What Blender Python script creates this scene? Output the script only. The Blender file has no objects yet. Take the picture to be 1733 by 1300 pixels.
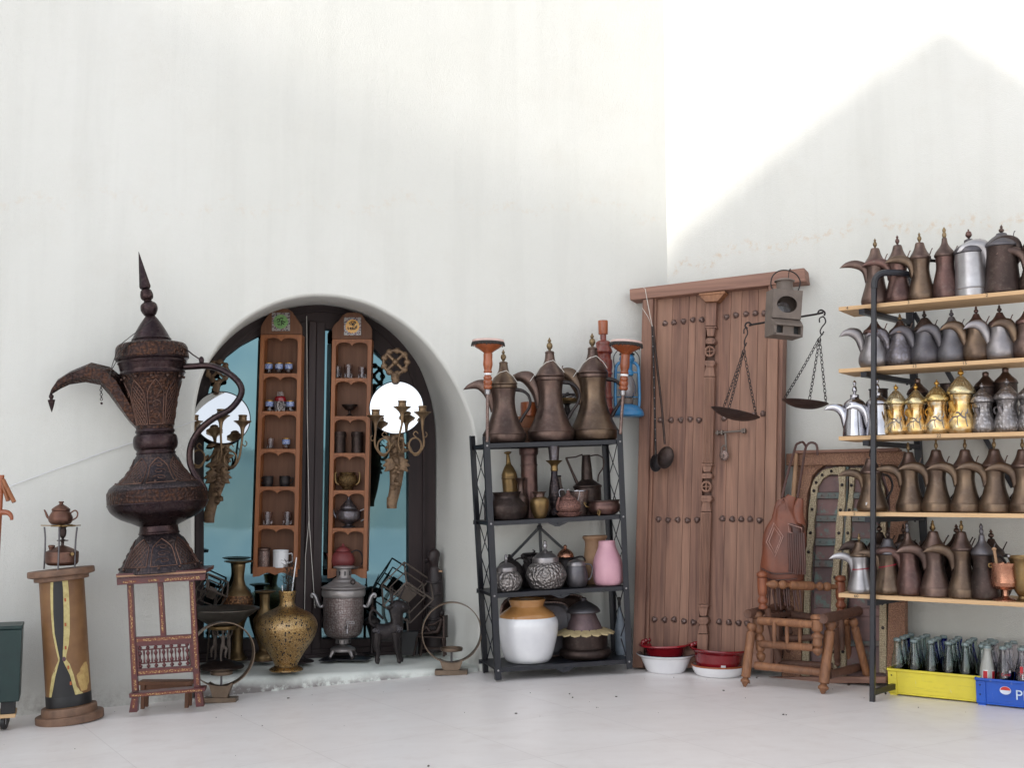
import bpy, bmesh, math, random
from mathutils import Vector, Matrix, geometry
random.seed(7)
PI = math.pi; R = math.radians
scene = bpy.context.scene
COL = scene.collection

# ---------------------------------------------------------------- camera
FPX = 1900.0; CX, CY = 866.5, 650.0; HCAM = 0.982; PITCH = math.atan(180 / FPX)
CAM = Vector((0, 0, HCAM))
cd = bpy.data.cameras.new('camera'); cam = bpy.data.objects.new('camera', cd); COL.objects.link(cam)
cd.sensor_width = 36.0; cd.lens = FPX / 1733 * 36.0; cd.clip_start = 0.05; cd.clip_end = 3000
cam.location = CAM; cam.rotation_euler = (R(90) + PITCH, 0, 0); scene.camera = cam

# ---------------------------------------------------------------- sky, sun, exposure
SUN_AZ = Vector((-0.92, -0.39)).normalized(); SUN_EL = R(33)
S = Vector((SUN_AZ.x * math.cos(SUN_EL), SUN_AZ.y * math.cos(SUN_EL), math.sin(SUN_EL)))
world = bpy.data.worlds.new('World'); scene.world = world; world.use_nodes = True
wn = world.node_tree.nodes; wl = world.node_tree.links; wn.clear()
sky = wn.new('ShaderNodeTexSky'); sky.sky_type = 'NISHITA'; sky.sun_disc = False
sky.sun_elevation = SUN_EL; sky.sun_rotation = math.atan2(S.x, S.y); sky.air_density = 1.0; sky.dust_density = 0.8; sky.ozone_density = 0.5
hs = wn.new('ShaderNodeHueSaturation'); hs.inputs['Saturation'].default_value = 0.22
bg = wn.new('ShaderNodeBackground'); bg.inputs['Strength'].default_value = 0.14
wo = wn.new('ShaderNodeOutputWorld')
wl.new(sky.outputs[0], hs.inputs['Color']); wl.new(hs.outputs[0], bg.inputs['Color']); wl.new(bg.outputs[0], wo.inputs['Surface'])
sl = bpy.data.lights.new('sun', 'SUN'); sl.energy = 2.4; sl.angle = R(0.6); sl.color = (1.0, 0.95, 0.87)
so = bpy.data.objects.new('sun', sl); COL.objects.link(so)
so.rotation_euler = S.to_track_quat('Z', 'Y').to_euler(); so.location = (-5, -5, 12)
scene.view_settings.view_transform = 'Standard'; scene.view_settings.look = 'None'
scene.view_settings.exposure = 1.29; scene.view_settings.gamma = 1.0
scene.render.engine = 'CYCLES'
scene.cycles.max_bounces = 8; scene.cycles.diffuse_bounces = 4; scene.cycles.glossy_bounces = 4; scene.cycles.transmission_bounces = 8; scene.cycles.transparent_max_bounces = 8
scene.cycles.caustics_refractive = False; scene.cycles.caustics_reflective = False

# ---------------------------------------------------------------- photo measurement -> world
def ray(px, py):
    dx = (px - CX) / FPX; dz = (CY - py) / FPX
    return Vector((dx, math.cos(PITCH) - dz * math.sin(PITCH), math.sin(PITCH) + dz * math.cos(PITCH)))
def P(px, py, Y):
    d = ray(px, py); return CAM + d * (Y / d.y)
def K(Y): return Y / FPX
def floor_z(x):
    t = -0.1 - x
    return -0.053 * (t + math.sqrt(t * t + 0.09)) / 2 + 0.006
def F(px, py):
    z = 0.0
    for i in range(30):
        d = ray(px, py); q = CAM + d * ((z - HCAM) / d.z); z = floor_z(q.x)
    return Vector((q.x, q.y, z))
class Fr:
    """a work plane: local x along it, y away from the viewer, z up"""
    def __init__(s, o, ang, lean=0.0, roll=0.0):
        s.M = Matrix.Translation(o) @ Matrix.Rotation(ang, 4, 'Z') @ Matrix.Rotation(-lean, 4, 'X') @ Matrix.Rotation(roll, 4, 'Y')
        s.I = s.M.inverted(); s.c = s.I @ CAM
    def uv(s, px, py, d=0.0):
        r = s.I.to_3x3() @ ray(px, py); t = (d - s.c.y) / r.y; q = s.c + r * t
        return (q.x, q.z)
    def w(s, x, y, z): return s.M @ Vector((x, y, z))
CORNER = Vector((0.922, 6.57, 0)); AL = R(16); AR = R(-34.5)
WL = Fr(CORNER, AL); WR = Fr(CORNER, AR); NICHE = 0.60
WIN = Fr(CORNER + Vector((-math.sin(AL), math.cos(AL), 0)) * NICHE, AL)

# ---------------------------------------------------------------- mesh builder
def spline(pts, n=4):
    """Catmull-Rom through pts; a repeated point is a corner"""
    segs = [[pts[0]]]
    for a, b in zip(pts, pts[1:]):
        if a == b: segs.append([b])
        else: segs[-1].append(b)
    out = []
    for s in segs:
        if len(s) < 3:
            out += s; continue
        for i in range(len(s) - 1):
            p0 = s[max(i - 1, 0)]; p1 = s[i]; p2 = s[i + 1]; p3 = s[min(i + 2, len(s) - 1)]
            for k in range(n):
                t = k / n
                out.append(tuple(0.5 * (2 * b + (c - a) * t + (2 * a - 5 * b + 4 * c - d) * t * t + (3 * b - a - 3 * c + d) * t ** 3) for a, b, c, d in zip(p0, p1, p2, p3)))
        out.append(s[-1])
    return out
class MB:
    def __init__(s, sc=1.0): s.v = []; s.f = []; s.sc = sc
    def add(s, vs, fs, M=None):
        b = len(s.v)
        for q in vs:
            q = Vector(q)
            if M is not None: q = M @ q
            s.v.append(q)
        s.f += [tuple(i + b for i in f) for f in fs]; return s
    def lathe(s, prof, seg=32, M=None, sp=True, n=4, rib=0.0, ribn=0, sx=1.0, sy=1.0):
        if sp: prof = spline(prof, n)
        vs = []; fs = []; m = len(prof)
        for (r, z) in prof:
            r = max(r, 0.0001)
            for k in range(seg):
                a = 2 * PI * k / seg; rr = r * (1 + (rib * (1 if (k % ribn) * 2 < ribn else -1) if ribn else 0))
                vs.append((rr * math.cos(a) * sx, rr * math.sin(a) * sy, z))
        for i in range(m - 1):
            for k in range(seg):
                a = i * seg + k; b = i * seg + (k + 1) % seg
                fs.append((a, b, b + seg, a + seg))
        fs.append(tuple(reversed(range(seg)))); fs.append(tuple(range((m - 1) * seg, m * seg)))
        return s.add(vs, fs, M)
    def tube(s, pts, r, seg=8, closed=False, flat=1.0, sp=0, M=None):
        pts = [tuple(p) for p in pts]
        if sp:
            if not isinstance(r, (int, float)):
                q = spline([tuple(p) + (rr,) for p, rr in zip(pts, r)], sp); pts = [p[:3] for p in q]; r = [p[3] for p in q]
            elif closed:
                q = pts[-2:] + pts + pts[:2]; n0 = len(pts); q = spline(q, sp); pts = q[2 * sp:(2 + n0) * sp]
            else: pts = spline(pts, sp)
        pts = [Vector(p) for p in pts]; n = len(pts)
        rs = [r] * n if isinstance(r, (int, float)) else list(r)
        vs = []; fs = []; up = None
        for i, p in enumerate(pts):
            a = pts[i - 1] if (i or closed) else p; b = pts[(i + 1) % n] if (i < n - 1 or closed) else p
            t = (b - a)
            t = t.normalized() if t.length > 1e-9 else Vector((0, 0, 1))
            if up is None:
                up = Vector((0, 1, 0)) if abs(t.y) < 0.9 else Vector((1, 0, 0))
            u = (up - t * up.dot(t)); u = u.normalized() if u.length > 1e-6 else t.orthogonal().normalized(); up = u; w = t.cross(u)
            for k in range(seg):
                g = 2 * PI * k / seg + PI / seg
                vs.append(p + (u * math.cos(g) * flat + w * math.sin(g)) * rs[i])
        m = n if closed else n - 1
        for i in range(m):
            for k in range(seg):
                a = i * seg + k; b = i * seg + (k + 1) % seg; c = ((i + 1) % n) * seg
                fs.append((a, b, c + (k + 1) % seg, c + k))
        if not closed: fs.append(tuple(reversed(range(seg)))); fs.append(tuple(range((n - 1) * seg, n * seg)))
        return s.add(vs, fs, M)
    def blade(s, U, L, W, seg=10, sp=3, M=None):
        """solid between an upper and a lower outline in x-z, W = half depth"""
        q = spline([tuple(a) + tuple(b) + (w,) for a, b, w in zip(U, L, W)], sp)
        vs = []; fs = []
        for (ux, uz, lx, lz, w) in q:
            c = Vector(((ux + lx) / 2, 0, (uz + lz) / 2)); h = Vector(((ux - lx) / 2, 0, (uz - lz) / 2))
            for k in range(seg):
                g = 2 * PI * k / seg
                vs.append(c + h * math.cos(g) + Vector((0, w * math.sin(g), 0)))
        for i in range(len(q) - 1):
            for k in range(seg):
                a = i * seg + k; b = i * seg + (k + 1) % seg
                fs.append((a, b, b + seg, a + seg))
        fs.append(tuple(reversed(range(seg)))); fs.append(tuple(range((len(q) - 1) * seg, len(q) * seg)))
        return s.add(vs, fs, M)
    def box(s, x0, x1, y0, y1, z0, z1, M=None):
        v = [(x, y, z) for x in (x0, x1) for y in (y0, y1) for z in (z0, z1)]
        return s.add(v, [(0, 1, 3, 2), (4, 6, 7, 5), (0, 4, 5, 1), (2, 3, 7, 6), (0, 2, 6, 4), (1, 5, 7, 3)], M)
    def bar(s, a, b, w, d, up=None):
        """square bar from a to b, w across, d deep (y)"""
        a = Vector(a); b = Vector(b); t = (b - a).normalized(); y = Vector((0, 1, 0)) if up is None else Vector(up)
        y = (y - t * y.dot(t)).normalized(); x = t.cross(y)
        v = [p + x * w / 2 * i + y * d / 2 * j for p in (a, b) for i, j in ((-1, -1), (1, -1), (1, 1), (-1, 1))]
        return s.add(v, [(3, 2, 1, 0), (4, 5, 6, 7), (0, 1, 5, 4), (1, 2, 6, 5), (2, 3, 7, 6), (3, 0, 4, 7)])
    def prism(s, poly, y0, y1, M=None):
        n = len(poly); v = [(x, y0, z) for x, z in poly] + [(x, y1, z) for x, z in poly]
        f = [tuple(range(n)), tuple(reversed(range(n, 2 * n)))] + [(i, i + n, (i + 1) % n + n, (i + 1) % n) for i in range(n)]
        return s.add(v, f, M)
    def ball(s, c, r, seg=14, rings=8, M=None):
        r = (r, r, r) if isinstance(r, (int, float)) else r
        vs = []; fs = []
        for i in range(rings + 1):
            a = PI * i / rings
            for k in range(seg):
                b = 2 * PI * k / seg; vs.append((c[0] + r[0] * math.sin(a) * math.cos(b), c[1] + r[1] * math.sin(a) * math.sin(b), c[2] - r[2] * math.cos(a)))
        for i in range(rings):
            for k in range(seg):
                p = i * seg + k; q = i * seg + (k + 1) % seg
                if i == 0: fs.append((p, q + seg, p + seg))
                elif i == rings - 1: fs.append((p, q, p + seg))
                else: fs.append((p, q, q + seg, p + seg))
        return s.add(vs, fs, M)
    def ring(s, c, r, t, axis='Y', seg=28, ts=8, flat=1.0, sx=1.0):
        pts = []
        for k in range(seg):
            a = 2 * PI * k / seg; x, y = r * math.cos(a) * sx, r * math.sin(a)
            pts.append({'Y': (c[0] + x, c[1], c[2] + y), 'Z': (c[0] + x, c[1] + y, c[2]), 'X': (c[0], c[1] + x, c[2] + y)}[axis])
        return s.tube(pts, t, ts, True, flat)
    def turned(s, a, b, r, beads, seg=14):
        """a turned spindle from a to b; beads = [(t, radius factor)...]"""
        a = Vector(a); b = Vector(b); L = (b - a).length
        q = (b - a).normalized().to_track_quat('Z', 'X').to_matrix().to_4x4()
        return s.lathe([(r * f, t * L) for t, f in beads], seg, Matrix.Translation(a) @ q)
    def build(s, name, mat, parent=None, ang=38, bevel=0.0, smooth=True, solid=0.0, sub=0):
        me = bpy.data.meshes.new(name)
        me.from_pydata([tuple(q * s.sc) for q in s.v], [], s.f); me.validate(); me.update()
        bm = bmesh.new(); bm.from_mesh(me); bmesh.ops.recalc_face_normals(bm, faces=bm.faces); bm.to_mesh(me); bm.free()
        o = bpy.data.objects.new(name, me); COL.objects.link(o)
        for m in (mat if isinstance(mat, list) else [mat]): me.materials.append(m)
        if smooth:
            for p in me.polygons: p.use_smooth = True
            me.set_sharp_from_angle(angle=R(ang))
        if bevel:
            b = o.modifiers.new('bevel', 'BEVEL'); b.width = bevel; b.segments = 2; b.limit_method = 'ANGLE'; b.angle_limit = R(40)
        if sub: b = o.modifiers.new('sub', 'SUBSURF'); b.levels = sub; b.render_levels = sub
        if parent: o.parent = parent
        return o
def tag(o, label=None, cat=None, group=None, kind=None):
    if label: o['label'] = label
    if cat: o['category'] = cat
    if group: o['group'] = group
    if kind: o['kind'] = kind
    return o
def thing(name, label, cat, loc=(0, 0, 0), rot=(0, 0, 0), group=None, M=None):
    o = bpy.data.objects.new(name, None); COL.objects.link(o); o.empty_display_size = 0.05
    if M is not None: o.matrix_world = M
    else: o.location = loc; o.rotation_euler = rot
    return tag(o, label, cat, group)
def copy_tree(o, loc, label=None, rotz=None):
    def cp(a, par):
        c = a.copy(); COL.objects.link(c)
        if par: c.parent = par
        for ch in [x for x in KIDS.get(a.name, [])]: cp(ch, c)
        return c
    KIDS = {}
    for x in COL.objects:
        if x.parent: KIDS.setdefault(x.parent.name, []).append(x)
    r = cp(o, None); r.location = loc
    if rotz is not None: r.rotation_euler[2] = rotz
    if label: r['label'] = label
    return r
def text(s, size, M, name, mat, parent, ext=0.0004):
    cu = bpy.data.curves.new(name, 'FONT'); cu.body = s; cu.size = size; cu.extrude = ext; cu.align_x = 'CENTER'; cu.align_y = 'CENTER'
    t = bpy.data.objects.new('tmp', cu); COL.objects.link(t)
    me = bpy.data.meshes.new_from_object(t.evaluated_get(bpy.context.evaluated_depsgraph_get()))
    bpy.data.objects.remove(t); bpy.data.curves.remove(cu)
    me.transform(M @ Matrix.Rotation(R(90), 4, 'X')); me.materials.clear(); me.materials.append(mat)
    o = bpy.data.objects.new(name, me); COL.objects.link(o); o.parent = parent
    return o

# ---------------------------------------------------------------- materials
def srgb(c):
    return tuple(((x / 255) / 12.92 if x / 255 <= 0.04045 else ((x / 255 + 0.055) / 1.055) ** 2.4) for x in c) + (1.0,)
class N:
    def __init__(s, name):
        s.m = bpy.data.materials.new(name); s.m.use_nodes = True; s.t = s.m.node_tree; s.t.nodes.clear()
        s.out = s.t.nodes.new('ShaderNodeOutputMaterial'); s.b = s.t.nodes.new('ShaderNodeBsdfPrincipled'); s.l(s.b.outputs[0], s.out.inputs[0])
        tc = s.t.nodes.new('ShaderNodeTexCoord'); s.co = tc.outputs['Object']
        oi = s.t.nodes.new('ShaderNodeObjectInfo'); s.rnd = s.math('MULTIPLY', oi.outputs['Random'], 37.0)
    def l(s, a, b): s.t.links.new(a, b)
    def n(s, typ, **kw):
        x = s.t.nodes.new('ShaderNode' + typ)
        for k, v in kw.items():
            if isinstance(v, bpy.types.NodeSocket): s.l(v, x.inputs[k.replace('_', ' ')])
            elif k in ('operation', 'blend_type', 'data_type', 'noise_dimensions', 'feature', 'wave_type', 'bands_direction', 'distance', 'wave_profile', 'clamp', 'normalize'): setattr(x, k, v)
            else: x.inputs[k.replace('_', ' ')].default_value = v
        return x
    def math(s, op, a, b=None, c=None):
        x = s.t.nodes.new('ShaderNodeMath'); x.operation = op
        for i, q in enumerate((a, b, c)):
            if q is None: continue
            if isinstance(q, (int, float)): x.inputs[i].default_value = q
            else: s.l(q, x.inputs[i])
        return x.outputs[0]
    def vec(s, sc=(1, 1, 1)):
        x = s.t.nodes.new('ShaderNodeVectorMath'); x.operation = 'MULTIPLY'; s.l(s.co, x.inputs[0]); x.inputs[1].default_value = sc; return x.outputs[0]
    def noise(s, sc, detail=4, rough=0.55, st=(1, 1, 1), dist=0.0):
        x = s.n('TexNoise', noise_dimensions='4D', Scale=sc, Detail=detail, Roughness=rough, Distortion=dist, Vector=s.vec(st), W=s.rnd); return x.outputs[0]
    def ramp(s, fac, lo, hi, inv=False):
        x = s.t.nodes.new('ShaderNodeMapRange'); s.l(fac, x.inputs[0]); x.inputs[1].default_value = lo; x.inputs[2].default_value = hi
        if inv: x.inputs[3].default_value = 1; x.inputs[4].default_value = 0
        return x.outputs[0]
    def mix(s, fac, a, b):
        x = s.t.nodes.new('ShaderNodeMix'); x.data_type = 'RGBA'
        for i, q in ((0, fac), (6, a), (7, b)):
            if isinstance(q, bpy.types.NodeSocket): s.l(q, x.inputs[i])
            else: x.inputs[i].default_value = q
        return x.outputs[2]
    def col(s, c): s.l(c, s.b.inputs['Base Color']) if isinstance(c, bpy.types.NodeSocket) else setattr(s.b.inputs['Base Color'], 'default_value', c); return s
    def set(s, **kw):
        for k, v in kw.items():
            i = s.b.inputs[k.replace('_', ' ')]
            if isinstance(v, bpy.types.NodeSocket): s.l(v, i)
            else: i.default_value = v
        return s
    def bump(s, h, st=0.3, d=0.002):
        x = s.n('Bump', Strength=st, Distance=d); s.l(h, x.inputs['Height']); s.l(x.outputs[0], s.b.inputs['Normal']); return s
def metal(name, c1, c2, rough=0.36, met=0.82, sc=9, dents=0.3, dust=0.14, dustc=(150, 140, 130)):
    m = N(name); a = m.noise(sc, 5, 0.6); b = m.noise(sc * 6, 4, 0.6)
    c = m.mix(m.ramp(a, 0.35, 0.65), srgb(c1), srgb(c2))
    c = m.mix(m.math('MULTIPLY', m.ramp(b, 0.5, 0.72), dust), c, srgb(dustc))
    m.col(c).set(Metallic=met, Roughness=m.math('ADD', m.math('MULTIPLY', b, 0.28), rough - 0.12))
    m.bump(m.math('ADD', m.noise(22, 3, 0.5), m.math('MULTIPLY', m.noise(140, 2, 0.5), 0.25)), dents, 0.003)
    return m.m
def plain(name, c1, c2=None, rough=0.5, sc=12, bump=0.1, bsc=60, coat=0.0, met=0.0, st=(1, 1, 1)):
    m = N(name); a = m.noise(sc, 5, 0.6, st); c2 = c2 or tuple(x * 0.85 for x in c1)
    m.col(m.mix(m.ramp(a, 0.35, 0.68), srgb(c1), srgb(c2))).set(Roughness=rough, Coat_Weight=coat, Metallic=met)
    if bump: m.bump(m.noise(bsc, 4, 0.6, st), bump, 0.002)
    return m.m
def wood(name, c1, c2, c3, rough=0.6, st=(40, 40, 2.2), sc=1.0, bump=0.35, coat=0.0):
    m = N(name); a = m.noise(sc, 6, 0.65, st, 0.6); b = m.noise(sc * 0.25, 4, 0.6, (st[0] * .3, st[1] * .3, st[2] * 1.5)); d = m.noise(sc * 4, 3, 0.7, st)
    c = m.mix(m.ramp(a, 0.32, 0.68), srgb(c1), srgb(c2)); c = m.mix(m.math('MULTIPLY', m.ramp(b, 0.45, 0.7), 0.6), c, srgb(c3))
    m.col(c).set(Roughness=m.math('ADD', m.math('MULTIPLY', a, 0.2), rough - 0.1), Coat_Weight=coat, Coat_Roughness=0.25)
    m.bump(m.math('ADD', a, m.math('MULTIPLY', d, 0.5)), bump, 0.002); return m.m
def ornate(name, c1, c2, c3, sc=90, met=0.8, rough=0.42, strength=0.8):
    """embossed metal: raised cells with dark dirt between them"""
    m = N(name); v = m.n('TexVoronoi', feature='DISTANCE_TO_EDGE', Scale=sc); m.l(m.vec((1, 1, 0.7)), v.inputs['Vector']); e = m.ramp(v.outputs[0], 0.0, 0.25)
    w = m.n('TexWave', wave_type='RINGS', Scale=sc * 0.35, Distortion=9.0, Detail=2.0); m.l(m.co, w.inputs['Vector'])
    f1 = m.n('TexVoronoi', feature='F1', Scale=sc * 1.3, Randomness=0.55); m.l(m.vec((1, 1, 0.7)), f1.inputs['Vector']); h = m.math('ADD', m.math('MULTIPLY', e, 0.35), m.math('MULTIPLY', m.ramp(f1.outputs[0], 0.1, 0.62, True), m.math('ADD', w.outputs[1], 0.3))); a = m.noise(11, 4, 0.6)
    c = m.mix(m.ramp(a, 0.35, 0.66), srgb(c1), srgb(c2)); c = m.mix(m.math('MULTIPLY', m.ramp(h, 0.1, 0.7, True), 0.8), c, srgb(c3))
    m.col(c).set(Metallic=met, Roughness=rough); m.bump(h, strength, 0.004); return m.m
def glass(name, c, rough=0.02, ior=1.45):
    m = N(name); m.col(srgb(c)).set(Transmission_Weight=1.0, Roughness=rough, IOR=ior); return m.m
X = {}
X['brown'] = metal('brown_bronze', (108, 88, 80), (78, 64, 60), 0.35)
X['brown2'] = metal('aged_brass', (114, 95, 78), (84, 69, 60), 0.33)
X['red'] = metal('reddish_copper', (106, 80, 74), (78, 60, 58), 0.35)
X['dark'] = metal('dark_bronze', (74, 60, 56), (54, 46, 44), 0.45)
X['vdark'] = metal('blackened_iron', (52, 46, 46), (38, 34, 36), 0.5, 0.6)
X['tin'] = metal('tinned_copper', (150, 146, 148), (118, 112, 112), 0.34, sc=6)
X['grey'] = metal('grey_pewter', (108, 106, 110), (84, 80, 84), 0.45, sc=7)
X['alu'] = metal('dull_aluminium', (176, 174, 176), (142, 138, 140), 0.32, sc=7)
X['chrome'] = metal('polished_steel', (190, 190, 196), (170, 168, 174), 0.16, 1.0, dents=0.12, dust=0.1)
X['brass'] = metal('yellow_brass', (146, 120, 78), (112, 90, 60), 0.36)
X['fin'] = metal('finial_brass', (142, 122, 90), (112, 94, 70), 0.4)
X['gold'] = metal('gilt_metal', (214, 172, 92), (182, 138, 66), 0.28, 0.9, dents=0.3, dust=0.1)
X['palegold'] = metal('pale_silvered_gilt', (204, 194, 164), (196, 172, 116), 0.26, 0.9)
X['goldsil'] = ornate('gilt_with_silver_motif', (222, 184, 112), (212, 206, 190), (200, 164, 104), 34, 0.9, 0.26, 0.15)
X['silorn'] = ornate('embossed_silver', (164, 160, 160), (138, 134, 136), (112, 106, 104), 55, 0.85, 0.34, 0.35)
X['greyorn'] = ornate('engraved_pewter', (128, 124, 130), (106, 102, 110), (98, 92, 92), 50, 0.85, 0.36, 0.15)
X['copper'] = metal('bright_copper', (190, 140, 116), (160, 110, 88), 0.24, 0.9, dents=0.2, dust=0.1)
X['iron'] = plain('black_painted_steel', (27, 28, 37), (21, 22, 29), 0.40, 20, 0.08, 90)
X['giant'] = ornate('embossed_dark_bronze', (56, 40, 38), (88, 58, 42), (30, 24, 27), 46, 0.75, 0.34, 0.9)
X['giantlow'] = ornate('embossed_blackened_bronze', (60, 54, 60), (78, 64, 60), (38, 35, 40), 60, 0.7, 0.36, 0.35)
X['giantp'] = metal('plain_dark_bronze', (60, 44, 44), (42, 34, 40), 0.28, dust=0.1)
X['string'] = plain('white_string', (222, 218, 210), None, 0.9, bump=0)
X['darkstr'] = plain('dark_cord', (50, 46, 44), None, 0.8, bump=0)
X['white'] = plain('white_enamel', (232, 232, 234), (214, 214, 218), 0.18, 5, 0.02, 20, 0.6)
X['black'] = plain('black_paint', (30, 29, 31), (22, 22, 24), 0.5)
X['redpl'] = plain('dark_red_glaze', (136, 22, 32), (104, 14, 24), 0.22, 8, 0.05, 30, 0.6)
X['bluegl'] = plain('dark_blue_enamel', (52, 70, 88), (40, 56, 74), 0.25, 8, 0.02, 30, 0.5)
X['pink'] = plain('pink_ceramic', (206, 158, 170), (188, 140, 154), 0.4, 6, 0.08, 40)
X['tan'] = plain('tan_glaze', (182, 134, 82), (160, 112, 66), 0.2, 6, 0.05, 30, 0.6)
X['clay'] = plain('pale_clay', (168, 134, 104), (146, 112, 86), 0.7)
X['pinkmet'] = ornate('pinkish_copper_relief', (158, 116, 104), (136, 98, 90), (86, 60, 56), 110, 0.5, 0.5)
X['door'] = wood('faded_teak', (142, 104, 86), (92, 66, 58), (172, 134, 112), 0.72, (42, 42, 1.8), 1.0, 0.5)
X['doorh'] = wood('faded_teak_crosswise', (148, 110, 92), (98, 70, 62), (166, 128, 112), 0.72, (1.8, 42, 42), 1.0, 0.5)
X['stud'] = metal('rusted_iron_boss', (120, 94, 86), (84, 62, 56), 0.4, 0.6, sc=60, dents=0.8, dust=0.7, dustc=(210, 204, 200))
X['cab'] = wood('orange_brown_cabinet_wood', (158, 98, 54), (128, 74, 40), (116, 66, 38), 0.5, (50, 50, 3), 1.0, 0.2, 0.1)
X['cabback'] = wood('brown_cabinet_back', (114, 74, 48), (94, 60, 40), (86, 54, 38), 0.6, (50, 50, 3), 1.0, 0.2)
X['frame'] = wood('mahogany_painted_frame', (44, 29, 29), (34, 22, 24), (52, 34, 33), 0.6, (30, 30, 2), 1.0, 0.1, 0.0)
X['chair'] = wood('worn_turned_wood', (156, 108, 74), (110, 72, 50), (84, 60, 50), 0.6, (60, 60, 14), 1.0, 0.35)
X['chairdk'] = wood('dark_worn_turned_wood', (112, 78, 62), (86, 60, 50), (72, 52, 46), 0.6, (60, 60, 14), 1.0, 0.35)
X['orange'] = wood('varnished_orange_wood', (168, 92, 50), (132, 66, 36), (104, 54, 34), 0.32, (60, 60, 8), 1.0, 0.15, 0.4)
X['redwood'] = wood('varnished_red_wood', (134, 56, 38), (104, 42, 32), (84, 38, 32), 0.32, (60, 60, 8), 1.0, 0.15, 0.4)
X['pine'] = wood('pine_board', (206, 172, 130), (188, 150, 108), (214, 184, 146), 0.62, (3, 60, 60), 1.0, 0.15)
X['maroon'] = plain('maroon_lacquer', (92, 34, 34), (72, 26, 28), 0.38, 30, 0.1, 80, 0.3)
X['leather'] = plain('brown_leather', (128, 72, 50), (94, 54, 42), 0.5, 7, 0.5, 45)
X['leatherdk'] = plain('dark_leather', (84, 50, 42), (62, 40, 36), 0.5, 12, 0.4, 60)
X['stitch'] = plain('pale_stitching', (190, 152, 140), None, 0.8, bump=0)
X['blue'] = plain('blue_lantern_paint', (54, 128, 176), (40, 104, 152), 0.32, 10, 0.1, 40, 0.3)
X['yellow'] = plain('yellow_crate_plastic', (216, 202, 50), (196, 180, 60), 0.42, 5, 0.08, 40)
X['bluecr'] = plain('blue_crate_plastic', (14, 84, 190), (10, 68, 160), 0.36, 6, 0.05, 40)
X['green'] = plain('dark_green_paint', (24, 50, 48), (18, 40, 40), 0.4, 10, 0.1, 50)
X['railm'] = plain('grey_brown_lamp_paint', (112, 100, 92), (92, 82, 76), 0.55, 14, 0.25, 60, met=0.2)
def scuffed(name, c1, c2, dirt):
    m = N(name); a = m.noise(4, 5, .6); s1 = m.noise(9, 5, .7, (1, 1, 7)); s2 = m.noise(30, 5, .75, (3, 1, 1)); c = m.mix(m.ramp(a, .35, .68), srgb(c1), srgb(c2))
    c = m.mix(m.math('MULTIPLY', m.ramp(s1, .55, .7), .35), c, srgb(dirt)); c = m.mix(m.math('MULTIPLY', m.ramp(s2, .62, .68), .5), c, srgb((200, 196, 180)))
    m.col(c).set(Roughness=m.math('ADD', m.math('MULTIPLY', s1, .3), .3)); m.bump(s2, .12, .002); return m.m
X['yellow'] = scuffed('scuffed_yellow_plastic', (222, 206, 58), (200, 184, 60), (140, 124, 60)); X['bluecr'] = scuffed('scuffed_blue_plastic', (14, 86, 192), (10, 68, 160), (30, 50, 96))
X['inlay'] = None
def repousse():
    m = N('repousse_silver'); v = m.n('TexVoronoi', feature='SMOOTH_F1', Scale=75.0, Smoothness=0.4); m.l(m.vec((1, 1, .8)), v.inputs['Vector']); a = m.noise(6, 4)
    m.col(m.mix(m.ramp(a, .4, .62), srgb((158, 152, 150)), srgb((122, 116, 114)))).set(Metallic=.8, Roughness=.36); m.bump(v.outputs[0], 1.0, .012); return m.m
X['rep'] = repousse()
X['chair2'] = wood('reddish_turned_wood', (146, 84, 52), (112, 60, 40), (92, 54, 42), 0.5, (60, 60, 14), 1.0, 0.3, 0.1)
def inlay():
    m = N('bone_inlay_strip'); v = m.n('TexVoronoi', feature='F1', Scale=150.0); m.l(m.co, v.inputs['Vector'])
    c = m.mix(m.ramp(v.outputs[0], 0.32, 0.42), srgb((206, 176, 116)), srgb((120, 62, 40)))
    w = m.n('TexVoronoi', feature='F1', Scale=420.0); m.l(m.co, w.inputs['Vector']); c = m.mix(m.math('MULTIPLY', m.ramp(w.outputs[0], 0.45, 0.6), 0.5), c, srgb((96, 48, 34)))
    m.col(c).set(Roughness=0.4); return m.m
X['inlay'] = inlay()
def pierced():
    m = N('pierced_gilt_brass'); v = m.n('TexVoronoi', feature='F1', Scale=62.0, Randomness=0.9); m.l(m.vec((1, 1, .8)), v.inputs['Vector'])
    hole = m.ramp(v.outputs[0], 0.27, 0.31, True); f = m.n('TexVoronoi', feature='F1', Scale=230.0); m.l(m.co, f.inputs['Vector'])
    c = m.mix(m.ramp(f.outputs[0], 0.3, 0.5), srgb((206, 176, 122)), srgb((142, 112, 72))); c = m.mix(m.math('MULTIPLY', m.ramp(m.noise(9, 4), 0.5, 0.65), 0.4), c, srgb((176, 160, 140)))
    c = m.mix(hole, c, srgb((22, 16, 12)))
    m.col(c).set(Metallic=m.ramp(hole, 0, 1, True), Roughness=0.36); m.bump(m.math('SUBTRACT', f.outputs[0], m.math('MULTIPLY', hole, 2.0)), 0.6, 0.002); return m.m
X['pierced'] = pierced()
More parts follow.
